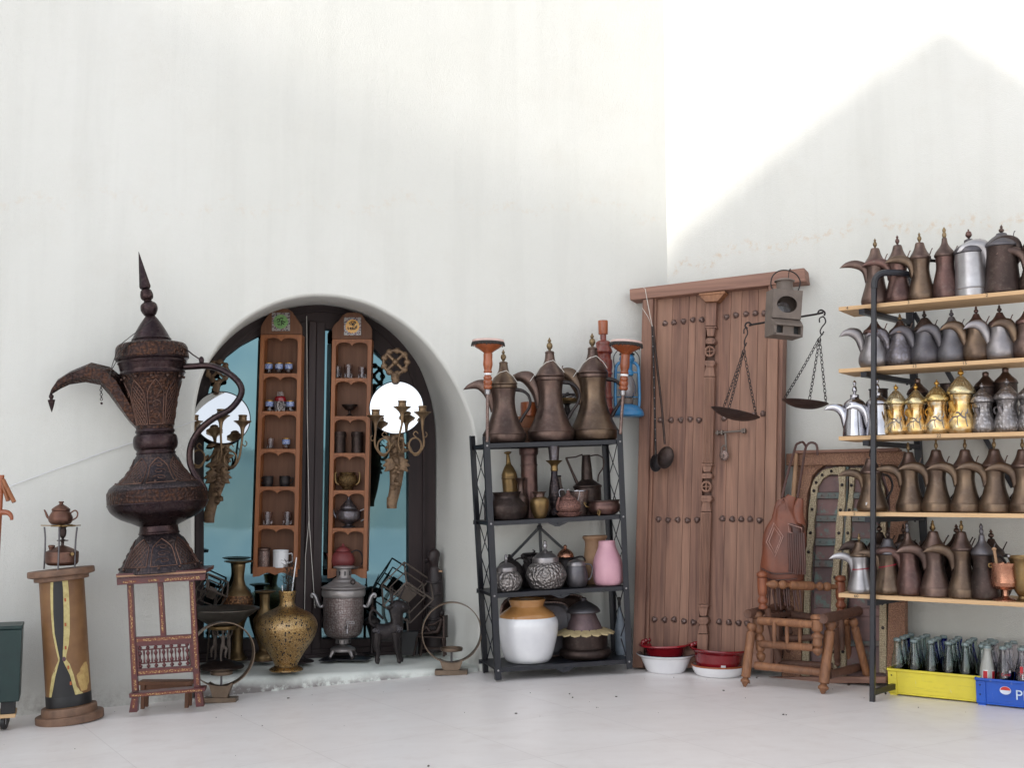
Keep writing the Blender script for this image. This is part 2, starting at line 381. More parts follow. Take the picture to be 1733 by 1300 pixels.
def plaster(name, right=False):
    m = N(name); a = m.noise(0.7, 5, 0.6); st = m.noise(1.0, 4, 0.6, (7, 7, 0.5)); f = m.noise(60, 4, 0.65, (1, 1, .6)); g = m.noise(9, 4, 0.6)
    c = m.mix(m.ramp(a, 0.3, 0.7), (0.655, 0.655, 0.615, 1), (0.70, 0.70, 0.668, 1))
    c = m.mix(m.math('MULTIPLY', m.ramp(m.noise(3.5, 5, .65), .52, .72), .22), c, (0.60, 0.575, 0.52, 1)); c = m.mix(m.math('MULTIPLY', m.ramp(st, 0.48, 0.75), 0.45), c, (0.59, 0.59, 0.555, 1))
    # faint scratched stain line wandering across the plaster
    sp = m.n('SeparateXYZ'); m.l(m.co, sp.inputs[0]); n1 = m.noise(1.6, 3, 0.6, (1, 1, 0.2)); n2 = m.noise(26, 5, 0.7)
    z0 = 2.30 if right else 2.55
    d = m.math('ABSOLUTE', m.math('SUBTRACT', m.math('ADD', sp.outputs[2], m.math('MULTIPLY', n1, -0.9)), z0 - 0.45))
    line = m.math('MULTIPLY', m.ramp(d, 0.0, 0.05, True), m.ramp(n2, 0.5, 0.62))
    c = m.mix(m.math('MULTIPLY', line, 0.6 if right else 0.2), c, srgb((206, 184, 158)))
    # dirt and flaked paint close to the ground
    low = m.math('MULTIPLY', m.ramp(m.math('ADD', sp.outputs[2], m.math('MULTIPLY', g, -0.16)), -0.16, -0.05, True), m.ramp(n2, 0.42, 0.62))
    c = m.mix(m.math('MULTIPLY', low, 0.45), c, srgb((150, 142, 138)))
    sk = m.n('TexVoronoi', feature='F1', Scale=2.2); m.l(m.vec((1, 1, .35)), sk.inputs['Vector']); c = m.mix(m.math('MULTIPLY', m.ramp(sk.outputs[0], 0.008, 0.016, True), 0.6), c, srgb((150, 140, 110)))
    m.col(c).set(Roughness=0.9, Specular_IOR_Level=0.2); h = m.math('ADD', m.math('MULTIPLY', f, 0.5), m.math('ADD', g, m.noise(240, 3, 0.6)))
    m.bump(h, 0.5, 0.007); return m.m
X['wall'] = plaster('cream_plaster'); X['wallr'] = plaster('cream_plaster_right', True)
def sillm():
    m = N('pale_green_white_sill'); a = m.noise(14, 5, 0.65); b = m.noise(5, 5, 0.6)
    sp = m.n('SeparateXYZ'); m.l(m.co, sp.inputs[0])
    c = m.mix(m.ramp(b, 0.35, 0.7), srgb((220, 222, 216)), srgb((204, 210, 204)))
    low = m.math('MULTIPLY', m.ramp(m.math('ADD', sp.outputs[2], m.math('MULTIPLY', b, -0.10)), -0.09, -0.045, True), m.ramp(a, 0.40, 0.5))
    c = m.mix(low, c, srgb((132, 126, 124))); m.col(c).set(Roughness=0.7); m.bump(a, 0.5, 0.006); return m.m
X['sill'] = sillm()
def floorm():
    m = N('beige_paving'); co = m.n('Mapping'); m.l(m.co, co.inputs[0]); co.inputs['Rotation'].default_value = (0, 0, R(-31)); co.inputs['Location'].default_value = (0.21, 0.13, 0)
    sp = m.n('SeparateXYZ'); m.l(co.outputs[0], sp.inputs[0]); T = 0.62
    def line(s):
        f = m.math('ABSOLUTE', m.math('SUBTRACT', m.math('FRACT', m.math('DIVIDE', s, T)), 0.5)); return m.ramp(f, 0.4955, 0.4985)
    g = m.math('MAXIMUM', line(sp.outputs[0]), line(sp.outputs[1]))
    fx = m.math('FLOOR', m.math('DIVIDE', sp.outputs[0], T)); fy = m.math('FLOOR', m.math('DIVIDE', sp.outputs[1], T))
    cb = m.n('CombineXYZ', X=fx, Y=fy); wn_ = m.n('TexWhiteNoise'); m.l(cb.outputs[0], wn_.inputs['Vector'])
    a = m.noise(2.2, 6, 0.65, (1, 3.5, 1), 0.8); b = m.noise(9, 5, 0.6)
    c = m.mix(m.ramp(a, 0.3, 0.7), (0.80, 0.755, 0.735, 1), (0.88, 0.845, 0.83, 1)); c = m.mix(m.math('MULTIPLY', wn_.outputs[0], 0.22), c, (0.72, 0.68, 0.68, 1))
    c = m.mix(m.math('MULTIPLY', m.ramp(b, 0.52, 0.72), 0.5), c, (0.70, 0.645, 0.625, 1)); c = m.mix(m.math('MULTIPLY', g, 0.45), c, (0.52, 0.48, 0.47, 1))
    v = m.n('TexVoronoi', feature='F1', Scale=3.0); m.l(m.co, v.inputs['Vector']); c = m.mix(m.math('MULTIPLY', m.ramp(v.outputs[0], 0.010, 0.018, True), 0.7), c, (0.12, 0.10, 0.09, 1))
    m.col(c).set(Roughness=m.math('ADD', m.math('MULTIPLY', b, 0.25), 0.22), Specular_IOR_Level=0.4); m.bump(m.math('SUBTRACT', m.noise(30, 3), m.math('MULTIPLY', g, 1.2)), 0.12, 0.002); return m.m
X['floor'] = floorm()
def tint():
    m = N('teal_reflective_glass'); m.col(m.mix(m.ramp(m.noise(1.5, 3), 0.4, 0.65), (0.09, 0.17, 0.205, 1), (0.14, 0.225, 0.245, 1))).set(Metallic=1.0, Roughness=0.03); m.bump(m.noise(3, 2), 0.04, 0.01); return m.m
X['pane'] = tint()
mm = N('mirror_glass'); mm.col((0.92, 0.95, 0.97, 1)).set(Metallic=1.0, Roughness=0.01); X['mirror'] = mm.m
X['gclear'] = glass('clear_glass', (250, 246, 250)); X['gbottle'] = glass('pale_green_bottle_glass', (234, 246, 242)); X['gblue'] = glass('cobalt_bottle_glass', (40, 70, 190))
mm = N('frosted_glass'); mm.col(srgb((226, 228, 222))).set(Transmission_Weight=0.55, Roughness=0.5); X['frost'] = mm.m
# ================================================================ SETTING
def ground():
    xs = [-400, -60, -20, -8] + [-4 + 0.25 * i for i in range(29)] + [4, 8, 20, 60, 400]; ys = [-400, -60, -20, -8, -2, 0, 2, 3, 4, 5, 6, 7, 8, 12]
    b = MB(); vs = [(x, y, floor_z(max(x, -4.0))) for y in ys for x in xs]; n = len(xs)
    b.add(vs, [(j * n + i, j * n + i + 1, (j + 1) * n + i + 1, (j + 1) * n + i) for j in range(len(ys) - 1) for i in range(n - 1)])
    tag(b.build('courtyard_floor', X['floor']), kind='structure')
ground()
bld = thing('plaster_building', 'cream plastered building with a deep arched window niche and a blind wall to its right', 'building')
FRONT = [(329, 1165), (329, 1000), (329, 850), (329, 720), (334, 670), (345, 630), (363, 597), (390, 563), (425, 535), (465, 515), (505, 504), (545, 501), (590, 506), (635, 520), (680, 546), (715, 576), (745, 612), (772, 655), (792, 700), (803, 745), (807, 800), (808, 900), (809, 1000), (811, 1125)]
BACK = [(320, 1125), (320, 1000), (320, 850), (320, 730), (325, 690), (336, 650), (353, 615), (378, 583), (410, 555), (450, 534), (495, 520), (535, 515), (575, 519), (610, 531), (640, 546), (665, 565), (688, 590), (708, 620), (722, 655), (731, 690), (736, 740), (736, 850), (736, 980), (736, 1107)]
def resamp(a, n=3):
    return spline(a, n)
fu = [WL.uv(*p) for p in resamp(FRONT)]; bu = [WIN.uv(*p) for p in resamp(BACK)]
fu[0] = (fu[0][0], -0.4); fu[-1] = (fu[-1][0], -0.4); bu[0] = (bu[0][0], -0.4); bu[-1] = (bu[-1][0], -0.4)
b = MB()
wallM = WL.M
# wall face with the opening
lip = 0.018
def inset(c, d):
    out = []
    for i, p in enumerate(c):
        a = Vector(c[max(i - 1, 0)]); e = Vector(c[min(i + 1, len(c) - 1)]); t = (e - a).normalized(); nrm = Vector((-t.y, t.x))
        out.append((p[0] + nrm.x * d, p[1] + nrm.y * d))
    return out
f0 = inset(fu, lip)     # outer edge of the rounded lip
outer = [(-6.5, -0.4)] + f0 + [(0.0, -0.4), (0.0, 4.9), (-6.5, 4.9)]
tess = geometry.tessellate_polygon([[Vector((x, z, 0)) for x, z in outer]])
b.add([(x, 0, z) for x, z in outer], tess)
rings = []
for k in range(6):
    a = k / 5 * PI / 2; off = lip * (1 - math.sin(a)); dep = lip * 1.6 * (1 - math.cos(a))
    rings.append([(x, dep, z) for x, z in inset(fu, off)])
for t in (0.35, 0.7, 1.0):
    rings.append([(x0 + (x1 - x0) * t, lip * 1.6 + (NICHE + 0.05 - lip * 1.6) * t, z0 + (z1 - z0) * t) for (x0, z0), (x1, z1) in zip(fu, bu)])
n = len(fu); b.add([p for r_ in rings for p in r_], [(j * n + i, j * n + i + 1, (j + 1) * n + i + 1, (j + 1) * n + i) for j in range(len(rings) - 1) for i in range(n - 1)])
b.add([(-6.5, 0.9, -0.4), (0.6, 0.9, -0.4), (0.6, 0.9, 4.9), (-6.5, 0.9, 4.9), (-6.5, 0, 4.9), (0, 0, 4.9)], [(0, 1, 2, 3), (3, 2, 5, 4)])
o = b.build('wall', X['wall'], bld, 30); o.matrix_world = wallM
b = MB(); b.box(-0.01, 6, 0, 0.5, -0.4, 4.9); o = b.build('wall', X['wallr'], bld); o.matrix_world = WR.M
# sill
b = MB(); x0, x1 = fu[0][0] + 0.005, fu[-1][0] - 0.005
sec = [(0.0, -0.4), (-0.004, -0.06), (-0.002, -0.01), (0.012, 0.012), (0.04, 0.02), (NICHE + 0.04, 0.024), (NICHE + 0.04, -0.4)]
vs = []; fs = []; nx = 40
rs = random.Random(3)
for i in range(nx + 1):
    x = x0 + (x1 - x0) * i / nx; j = rs.uniform(-0.003, 0.003)
    for (y, z) in sec: vs.append((x, y + (j if y < 0.03 else 0) , z + (j * .6 if -0.05 < z < .019 else 0)))
m_ = len(sec)
for i in range(nx):
    for j in range(m_ - 1): fs.append((i * m_ + j, i * m_ + j + 1, (i + 1) * m_ + j + 1, (i + 1) * m_ + j))
b.add(vs, fs); o = b.build('window_sill', X['sill'], bld, 50); o.matrix_world = WL.M

# arched window at the back of the niche
win = MB(); arch = bu[3:-3]
outer = [bu[0]] + bu[1:-1] + [bu[-1]]
INNER_L = [(345, 1082), (345, 900), (345, 760), (347, 700), (354, 658), (366, 628), (384, 603), (407, 585), (435, 570), (470, 556), (503, 549), (503, 1082)]
INNER_R = [(544, 1082), (544, 556), (580, 560), (610, 572), (638, 595), (660, 622), (676, 655), (686, 690), (691, 735), (691, 850), (691, 1082)]
il = [WIN.uv(*p, 0.0) for p in INNER_L]; ir = [WIN.uv(*p, 0.0) for p in INNER_R]
zb = -0.05
frame_outer = [(bu[0][0] - 0.02, zb)] + [(x, z) for x, z in bu[1:-1]] + [(bu[-1][0] + 0.02, zb)]
fo = [Vector((x, z, 0)) for x, z in frame_outer]; hl = [Vector((x, z, 0)) for x, z in il]; hr = [Vector((x, z, 0)) for x, z in ir]
allp = fo + hl + hr; tess = geometry.tessellate_polygon([fo, hl, hr])
b = MB(); b.add([(p.x, -0.012, p.y) for p in allp], tess)
for loop in (hl, hr):
    k = len(loop); b.add([(p.x, y, p.y) for y in (-0.012, 0.05) for p in loop], [(i, (i + 1) % k, (i + 1) % k + k, i + k) for i in range(k)])
winp = b.build('window', X['frame'], bld, 30); winp.matrix_world = WIN.M
for loop in (hl, hr):
    b = MB(); b.add([(p.x, 0.03, p.y) for p in loop], [tuple(range(len(loop)))]); b.build('pane', X['pane'], winp, smooth=False)
def arcband(b, pts, w, y0, y1):
    """raised moulding following a curve of the window plane"""
    q = [Vector((x, 0, z)) for x, z in pts]
    for a, c in zip(q, q[1:]): 
        if (c - a).length > 1e-4: b.bar(a + Vector((0, (y0 + y1) / 2, 0)), c + Vector((0, (y0 + y1) / 2, 0)) + (c - a) * 0.08, w, y1 - y0)
b = MB(); mid = [WIN.uv(*p) for p in resamp([(334, 1095), (334, 900), (334, 735), (339, 690), (350, 652), (367, 620), (391, 590), (422, 564), (460, 543), (500, 531), (540, 527), (580, 531), (612, 543), (642, 562), (668, 588), (688, 618), (702, 655), (712, 700), (716, 745), (716, 900), (716, 1095)], 3)]
arcband(b, mid, 0.016, -0.03, -0.012)
b.build('frame', X['frame'], winp, 60)
b = MB()
for (xa, xb, d) in ((497, 512, -0.03), (526, 541, -0.03), (512.5, 525.5, -0.045)):
    a = WIN.uv(xa, 1100); c = WIN.uv(xb, 1100); b.box(a[0], c[0], d, -0.0125, 0.02, WIN.uv(xa, 545)[1])
b.build('mullion', X['frame'], winp, bevel=0.003)
b = MB(); za = WIN.uv(500, 1100)[1]; zc = WIN.uv(500, 1086)[1]
b.box(WIN.uv(334, 1100)[0], WIN.uv(718, 1100)[0], -0.035, -0.0125, 0.022, 0.022 + 0.05)
b.box(WIN.uv(334, 1100)[0], WIN.uv(718, 1100)[0], -0.055, -0.0355, 0.022, 0.022 + 0.022); b.build('bottom_rail', X['frame'], winp, bevel=0.003)

# building across the courtyard: its roofline throws the shade
def shade():
    D = 19.0; c = Vector((SUN_AZ.x * D + 0.5, SUN_AZ.y * D + 6.2, 0)); ang = math.atan2(SUN_AZ.x, -SUN_AZ.y)
    fr = Fr(c, ang)      # local y points away from the sun side? plane only matters
    def proj(w):
        q = fr.I @ w; d = fr.I.to_3x3() @ S; t = -q.y / d.y; return (q.x + d.x * t, q.z + d.z * t)
    def onw(fr_, px, py): u = fr_.uv(px, py); return fr_.w(u[0], 0, u[1])
    A0 = proj(onw(WL, -200, -260)); A = proj(onw(WL, 300, 10)); B = proj(onw(WR, 1135, 388)); B2 = proj(onw(WR, 1400, 158)); B3 = proj(onw(WR, 1545, 52)); Pk = proj(onw(WR, 1595, 14)); Q = proj(onw(WR, 1733, 108)); Q2 = proj(onw(WR, 2300, 420))
    pts = [A0, A, B, B2, B3, Pk, Q, Q2]
    return fr, pts
fr, pts = shade()
print('occluder', [(round(x, 2), round(z, 2)) for x, z in pts])
sgn = 1 if pts[-1][0] > pts[0][0] else -1
poly = [(pts[0][0] - 12 * sgn, pts[0][1] + 1.5), (pts[0][0] - 12 * sgn, -0.4)][::-1] + pts + [(pts[-1][0] + 3 * sgn, pts[-1][1] - 0.3), (pts[-1][0] + 3 * sgn, -0.4)]
opp = thing('courtyard_house', 'pale plastered house across the courtyard whose roofline shades the walls', 'building', M=fr.M)
b = MB(); b.prism(poly, -3.0, 0.0); b.build('wall', X['wall'], opp, smooth=False)

low = thing('boundary_wall', 'low pale wall out of view, added to brighten the reflections in the window', 'wall', loc=(9.5, -13, 0), rot=(0, 0, R(30)))  # unseen wall added so the panes reflect something bright; also bounces light
b = MB(); b.box(-14, 14, -0.15, 0.15, -0.4, 1.95); b.build('wall', X['wall'], low, smooth=False)
b = MB(); b.box(-14.05, 14.05, -0.2, 0.2, 1.95, 2.03); b.build('coping', X['wall'], low, smooth=False)
# ================================================================ COFFEE POTS (dallahs)
# all outlines in photo pixels at a pot's own scale: (radius, height above base)
ST = {}
ST['A'] = dict(H=178, body=[(29, 0), (33, 2), (36, 9), (36.5, 16), (36.5, 16), (37.2, 17), (36.2, 18.5), (36.2, 18.5), (29, 33), (24, 47), (20, 62), (18.5, 77), (19, 92), (21, 103)],
    lid=[(21, 103), (22.5, 105), (22.5, 105), (22.5, 109), (21.5, 110), (23, 112), (22, 115), (22, 115), (16.5, 125), (11, 133), (8.3, 140), (7, 150), (7.6, 152), (7.6, 152), (6.5, 154.5), (3, 156)],
    fin=[(2.6, 155), (2, 157), (4, 160), (5.3, 164), (4.3, 168), (1.8, 170.5), (1.8, 170.5), (3.2, 173), (2, 175.5), (0.3, 179)],
    U=[(-76, 104), (-67, 112), (-48, 119), (-33, 116.5), (-24, 106), (-18.5, 90), (-15, 62)], L=[(-76.5, 103.5), (-67, 106), (-50, 107.5), (-39, 101), (-32, 91), (-26.5, 79), (-22, 60)], W=[.3, 3.5, 6, 7, 7.5, 8, 5],
    hd=[(20, 102), (34, 99), (44, 91), (48, 78), (45, 66), (36, 53), (28, 40)], hr=[4, 3.4, 3, 2.8, 2.8, 3, 3.5], th=(17, 116, 20, 130))
ST['B'] = dict(H=118, body=[(19.5, 0), (20.8, 1.5), (22, 7), (21.6, 12), (19, 22), (15.5, 36), (13.4, 50), (13.4, 60), (15, 71)],
    lid=[(15, 71), (16.5, 73), (16.5, 73), (16.3, 75.5), (15.5, 77), (11.5, 84), (8.6, 91), (7.2, 97), (6.6, 99), (6.6, 99), (5.6, 100.5), (2, 101)],
    fin=[(1.6, 100), (1.4, 102), (3.2, 106), (3.4, 109), (1.4, 113), (1.4, 113), (2.3, 114.8), (1.2, 116.3), (.2, 118.5)],
    U=[(-58, 67.5), (-47, 75), (-32, 78), (-18.5, 74), (-11.5, 66), (-9.5, 52)], L=[(-58.3, 67.2), (-44, 69), (-30, 67.6), (-20.5, 62), (-16.5, 53), (-14.5, 42)], W=[.3, 3, 5, 5.2, 5.5, 4],
    hd=[(14, 70), (25, 68), (32, 58), (33, 46), (28, 34), (20, 22)], hr=[3, 2.4, 2.1, 2, 2, 2.4], th=(12, 76, 18, 91))
ST['B2'] = dict(ST['B']); ST['B2'].update(body=[(20.5, 0), (21.8, 1), (22.2, 6), (22, 13), (21, 15), (21, 15), (16.5, 28), (13.6, 42), (12.5, 54), (13, 62), (14.4, 71)],
    fin=[(1.6, 100), (1.3, 101.5), (3, 106), (2.9, 109), (1.3, 113.5), (1.3, 113.5), (2.1, 115), (.2, 118)])
ST['C'] = dict(H=117, body=[(25, 0), (25.8, 1), (25.6, 12), (25.6, 12), (26.6, 13.5), (25.4, 15), (25.4, 15), (23.5, 40), (22.5, 74)],
    lid=[(22.5, 74), (24, 76), (24, 76), (22, 84), (14, 90), (8, 94), (7, 99), (3, 101)], fin=[(1.5, 100), (1.5, 102), (4.8, 106), (5.2, 109), (4, 113), (1.4, 115), (1.6, 117.5)],
    U=[(-25, 76), (-16, 86), (2, 93), (18, 92), (26, 84), (27, 66)], L=[(-25.3, 75.6), (-14, 77), (4, 78), (14, 75), (20, 62), (22, 44)], W=[.3, 5, 8, 9, 8, 5], off=(0, -24),
    hd=[(22, 72), (32, 70), (38, 58), (38, 46), (32, 34), (25, 24)], hr=[3, 2.6, 2.4, 2.4, 2.4, 2.6], th=(14, 90, 16, 101))
ST['C2'] = dict(H=123, body=[(27, 0), (28.5, 2), (28.5, 10), (26, 24), (24, 45), (23.4, 70), (24, 82)],
    lid=[(24, 82), (25.6, 83), (25.6, 83), (24.5, 88), (16, 98), (9, 104), (7.5, 107), (3, 108)], fin=[(1.8, 107), (1.5, 108.5), (4, 111), (4.4, 113.5), (1.8, 116.8), (1.8, 116.8), (2.5, 119), (.3, 123)],
    U=[(-22, 89), (-10, 96), (6, 99), (20, 94), (27, 82), (29, 62)], L=[(-22.3, 88.6), (-8, 90), (6, 89), (16, 82), (21, 70), (23, 52)], W=[.3, 4, 6, 7, 7, 4], off=(0, -24),
    hd=[(24, 80), (34, 76), (40, 60), (39, 46), (33, 34), (27, 24)], hr=[3, 2.6, 2.4, 2.4, 2.4, 2.6], th=(16, 98, 20, 112))
ST['D'] = dict(H=97, body=[(18, 0), (21, 1.5), (24.3, 9), (24.6, 17), (22, 28), (17.8, 39), (15.6, 48), (15.4, 56), (16, 60)],
    lid=[(16, 60), (17.6, 61), (17.6, 61), (17.4, 64), (16, 67.5), (12, 71), (8, 76), (5.5, 81), (4.5, 83.5), (1.8, 84.5)],
    fin=[(1.6, 83.5), (1.5, 85), (3.6, 87), (4, 89), (3.2, 91), (1.3, 92.6), (1.3, 92.6), (2.4, 94), (.3, 98)],
    U=[(-59.5, 57), (-50, 66), (-37, 69), (-25, 65), (-18.5, 55), (-16, 42)], L=[(-59.8, 56.6), (-45, 60), (-33.5, 55), (-26.5, 44), (-22, 33), (-20, 26)], W=[.3, 3, 5, 6, 6.5, 5],
    hd=[(15, 60), (26, 58), (34, 49), (35, 38), (30, 27), (22, 18)], hr=[3, 2.4, 2.1, 2, 2, 2.4], th=(13, 66, 19, 80))
ST['D2'] = dict(ST['D']); ST['D2'].update(lid=[(16, 60), (17.6, 61), (17.6, 61), (17, 65), (12, 73), (7, 81), (4.5, 84), (1.8, 84.5)])
ST['E'] = dict(H=86, body=[(14, 0), (16, 1), (18, 7), (17.6, 14), (15, 24), (12.6, 34), (12.2, 42), (14, 51)],
    lid=[(14, 51), (16.5, 52.5), (16.5, 52.5), (16.8, 56), (14.5, 61.5), (13.5, 62), (13.5, 62), (9, 68), (5, 73.5), (2.5, 76), (1.5, 76.5)], fin=[(1.4, 76), (1.4, 77), (3.6, 79), (3.9, 80.8), (3, 82.8), (1.2, 84), (1.3, 85), (.3, 86.5)], ringh=(16, 38, 6.5))
ST['F'] = dict(H=96, body=[(18, 0), (18.6, 2), (17.5, 14), (15.5, 30), (14.6, 48), (15.2, 51)],
    lid=[(15.2, 51), (16.8, 52.5), (16.8, 52.5), (15.8, 57), (12, 61.5), (7.5, 65), (6.5, 67), (6.5, 67), (6.6, 71), (3, 72.5)], fin=[(1.8, 71.5), (2.6, 75), (4.3, 79), (3.4, 84), (1.8, 87), (3, 90), (2.6, 93), (.6, 96)],
    U=[(-49.5, 45.5), (-42, 52), (-30, 54), (-20, 51), (-14, 42), (-12, 30)], L=[(-50, 45), (-40, 46.5), (-30, 45), (-23, 38), (-19, 26), (-17, 16)], W=[.3, 3, 5, 5.5, 6, 5],
    hd=[(15, 52), (26, 50), (33, 40), (32, 28), (26, 18), (19, 10)], hr=[2.6, 2.2, 2, 2, 2, 2.2], th=None)
ST['G'] = dict(H=122, body=[(18, 0), (20, 1.5), (21, 8), (20.6, 18), (18, 32), (14.5, 48), (13.8, 60), (14.6, 70)],
    lid=[(14.6, 70), (16.2, 72), (16.2, 72), (16, 75), (13, 81), (8, 88), (5, 94), (4, 101), (3.6, 103), (1.8, 104)],
    fin=[(1.8, 103), (3, 105), (3.6, 109), (2.2, 113), (2.2, 113), (3, 115.5), (2.6, 118), (.3, 122)],
    U=[(-30, 76), (-22, 84), (-8, 87), (4, 82), (-10, 70), (-10, 54)], L=ST['B']['L'], W=ST['B']['W'], hd=ST['B']['hd'], hr=ST['B']['hr'], th=(12, 76, 18, 90))
ST['G'].update(U=ST['B']['U'], L=ST['B']['L'])
def pot(loc, k, style, h, w, mats, label, group=None, rotz=0.0, cat='coffee pot', tilt=0.0, name='coffee_pot', spout=True, handle=True, rib=False, band=None, spoutmat=None, seg=36, hmat=None):
    s = ST[style]; w = w * 1.09; sc = k * h / s['H']; wf = w * s['H'] / h if w else 1.0     # w = radius factor
    mb, ml, mf = mats
    t = thing(name, label, cat, loc, (0, tilt, rotz), group)
    fx = w / (h / s['H']) if w else 1.0
    W_ = lambda pr: [(r * fx, z) for r, z in pr]
    MB(sc).lathe(W_(s['body']), seg).build('body', mb, t)
    o = MB(sc)
    if rib:
        o.lathe(W_(s['lid'])[:8], 48); o.lathe(W_([(13.3, 61.9), (9.5, 68), (5.3, 73.5), (2.5, 76), (1.5, 76.5)]), 72, rib=0.03, ribn=4)
    else: o.lathe(W_(s['lid']), seg)
    ld = o.build('lid', ml, t, 50 if not rib else 20)
    MB(sc).lathe(s['fin'], 14).build('finial', mf, ld)
    if s.get('th') and seg > 20:
        a = s['th']; MB(sc).blade([(a[0] * fx, a[1]), (a[2], a[3] - 3), (a[2] + 1.5, a[3])], [(a[0] * fx + 2, a[1] - 1.5), (a[2] + 1.4, a[3] - 4), (a[2] + 3.4, a[3] - 1)], [1, 1.2, 1.8], 6).build('thumb_piece', ml, ld)
    if spout and 'U' in s:
        ox, oy = s.get('off', (0, 0))
        b0 = s['body']; f = lambda pts: [(x + ox - (fx - 1) * 12 * (0 if ox or oy else 1), z) for x, z in pts]
        Ux, Lx = f(s['U']), f(s['L']); g_ = 0.26
        U2 = [(u[0] + (u[0] - l[0]) * g_, u[1] + (u[1] - l[1]) * g_) for u, l in zip(Ux, Lx)]; L2 = [(l[0] + (l[0] - u[0]) * g_, l[1] + (l[1] - u[1]) * g_) for u, l in zip(Ux, Lx)]
        m = MB(sc); m.blade(U2, L2, s['W'], 12)
        if oy: 
            m2 = MB(sc); m2.v = [Vector((v.x, v.y + oy * 0.62 + 0.0, v.z)) for v in m.v]; m2.f = m.f; m = m2
        m.build('spout', spoutmat or mb, t)
    if handle and 'hd' in s:
        m = MB(sc); m.tube([(x + (fx - 1) * 14, 0, z) for x, z in s['hd']], s['hr'], 8, flat=1.5, sp=3); m.build('handle', hmat or X['vdark'], t)
    if 'ringh' in s:
        a = s['ringh']; m = MB(sc); m.ring(((a[0] + a[2] * 0.6) * fx, -3, a[1]), a[2], 1.7, 'Y'); m.build('handle', mf, t)
        m = MB(sc); m.tube([(-10, -9, 30), (-13, -12, 36), (-15, -15, 42)], [4, 3.4, 3], 10, sp=2); m.build('spout', mf, t)
        if mb == X['goldsil']:
            pr = spline(s['body']); rr = lambda z: min(pr, key=lambda q: abs(q[1] - z))[0] * fx + .5; m = MB(sc)
            for a0, z0, a1, z1, th in ((-150, 14, -90, 30, .8), (-125, 26, -75, 22, 1.2), (-118, 22, -108, 10, .6), (-84, 22, -74, 9, .6), (-80, 22, -66, 32, .9)): m.tube([(rr(z) * math.cos(R(a)), rr(z) * math.sin(R(a)), z) for a, z in [(a0 + (a1 - a0) * j / 7, z0 + (z1 - z0) * j / 7 + 2.5 * math.sin(j * .9)) for j in range(8)]], [.3] + [th] * 6 + [.3], 6)
            m.build('silver_motif', X['tin'], t)
    if band:
        z, slope, bm_ = band
        r = [rr for rr, zz in spline(s['body']) if abs(zz - z) < 6]; r = (sum(r) / len(r)) * fx + 0.5
        vs = []; n_ = 36
        for q in range(n_):
            a = 2 * PI * q / n_; dz = slope * math.cos(a)
            vs += [(r * math.cos(a), r * math.sin(a), z + dz - 1.1), (r * math.cos(a), r * math.sin(a), z + dz + 1.1)]
        m = MB(sc); m.add(vs, [(2 * q, (2 * q + 2) % (2 * n_), (2 * q + 3) % (2 * n_), 2 * q + 1) for q in range(n_)]); m.build('tape_band', bm_, t, solid=0)
    return t

# ================================================================ TALL RACK ON THE RIGHT
RK = Fr(Vector((1.71, 5.33, 0)), R(-34.5))
rack = thing('display_rack', 'tall black metal rack with five pine shelves of coffee pots at the right', 'shelving rack', M=RK.M)
SHY = [519.5, 624.5, 739, 866.5, 1004.5]; SZ = [RK.uv(1420, y)[1] for y in SHY]; SX0 = RK.uv(1419, 700)[0]; SDEP = [0.24, 0.25, 0.26, 0.30, 0.34]
NUM = [[('4', 1434), ('3', 1538), ('2', 1671)], [('13', 1548), ('15', 1633)], [('22', 1589)], [('5', 1446)], [('60', 1449)]]
for i, z in enumerate(SZ):
    SX0 = RK.uv(1419, SHY[i])[0]; b = MB(); b.box(SX0, 1.15, 0.0, SDEP[i], z - 0.019, z); sh = b.build('shelf', X['pine'], rack, bevel=0.0015)
    for s_, px in NUM[i]:
        u = RK.uv(px, SHY[i] + 4)[0]; text(s_, 0.021, Matrix.Translation((u, -0.0006, z - 0.0095)), 'number', X['black'], sh)
pu = RK.uv(1477, 1100)[0]; ztop = RK.uv(1480, 464)[1]
b = MB(); R_ = 0.0165
zt = RK.uv(1500, 462)[1]
pt = RK.uv(1482, 480)[0]
b.tube([(pu, -0.028, 0.0), (pt, -0.028, zt - 0.07)] , R_, 4)
b.build('post', X['iron'], rack, 30, bevel=0.003)
b = MB(); b.tube([(pt, -0.028, zt - 0.072), (pt + 0.006, -0.026, zt - 0.03), (pt + 0.03, -0.02, zt - 0.004), (pt + 0.07, 0.0, zt), (pt + 0.12, 0.06, zt), (pt + 0.15, 0.20, zt)], R_ * 0.95, 8, sp=3); b.build('top_bow', X['iron'], rack)
def rw(px, py, Y): q = RK.I @ P(px, py, Y); return q
rp0 = rw(1536, 470, 5.68); rp1 = rw(1577, 1122, 5.80)
b = MB(); b.bar(rp0, rp1, 0.036, 0.03); b.build('post', X['iron'], rack, bevel=0.003)
def rear(z): t = (z - rp1.z) / (rp0.z - rp1.z); return rp1.lerp(rp0, t)
for z in SZ + [0.075]:
    b = MB(); e = rear(z - 0.038); b.bar((pu + 0.002, -0.022, z - 0.036), e, 0.024, 0.03, up=(1, 0, 0)) if z > 0.1 else b.bar((pu, -0.02, 0.045), rear(0.05), 0.026, 0.02, up=(1, 0, 0))
    for t in (0.2, 0.85):
        c = Vector((pu, -0.022, z - 0.05)).lerp(e - Vector((0, 0, 0.014)), t); b.ball(c, 0.006, 8, 5)
    b.build('side_rail', X['iron'], rack)
for a, c in (((1547, 530), (1722, 838)), ((1724, 826), (1596, 1095))):
    b = MB(); b.bar(rw(a[0], a[1], 5.70), rw(c[0], c[1], 5.52 if c[0] > 1700 else 5.78), 0.022, 0.02); b.build('brace', X['iron'], rack)
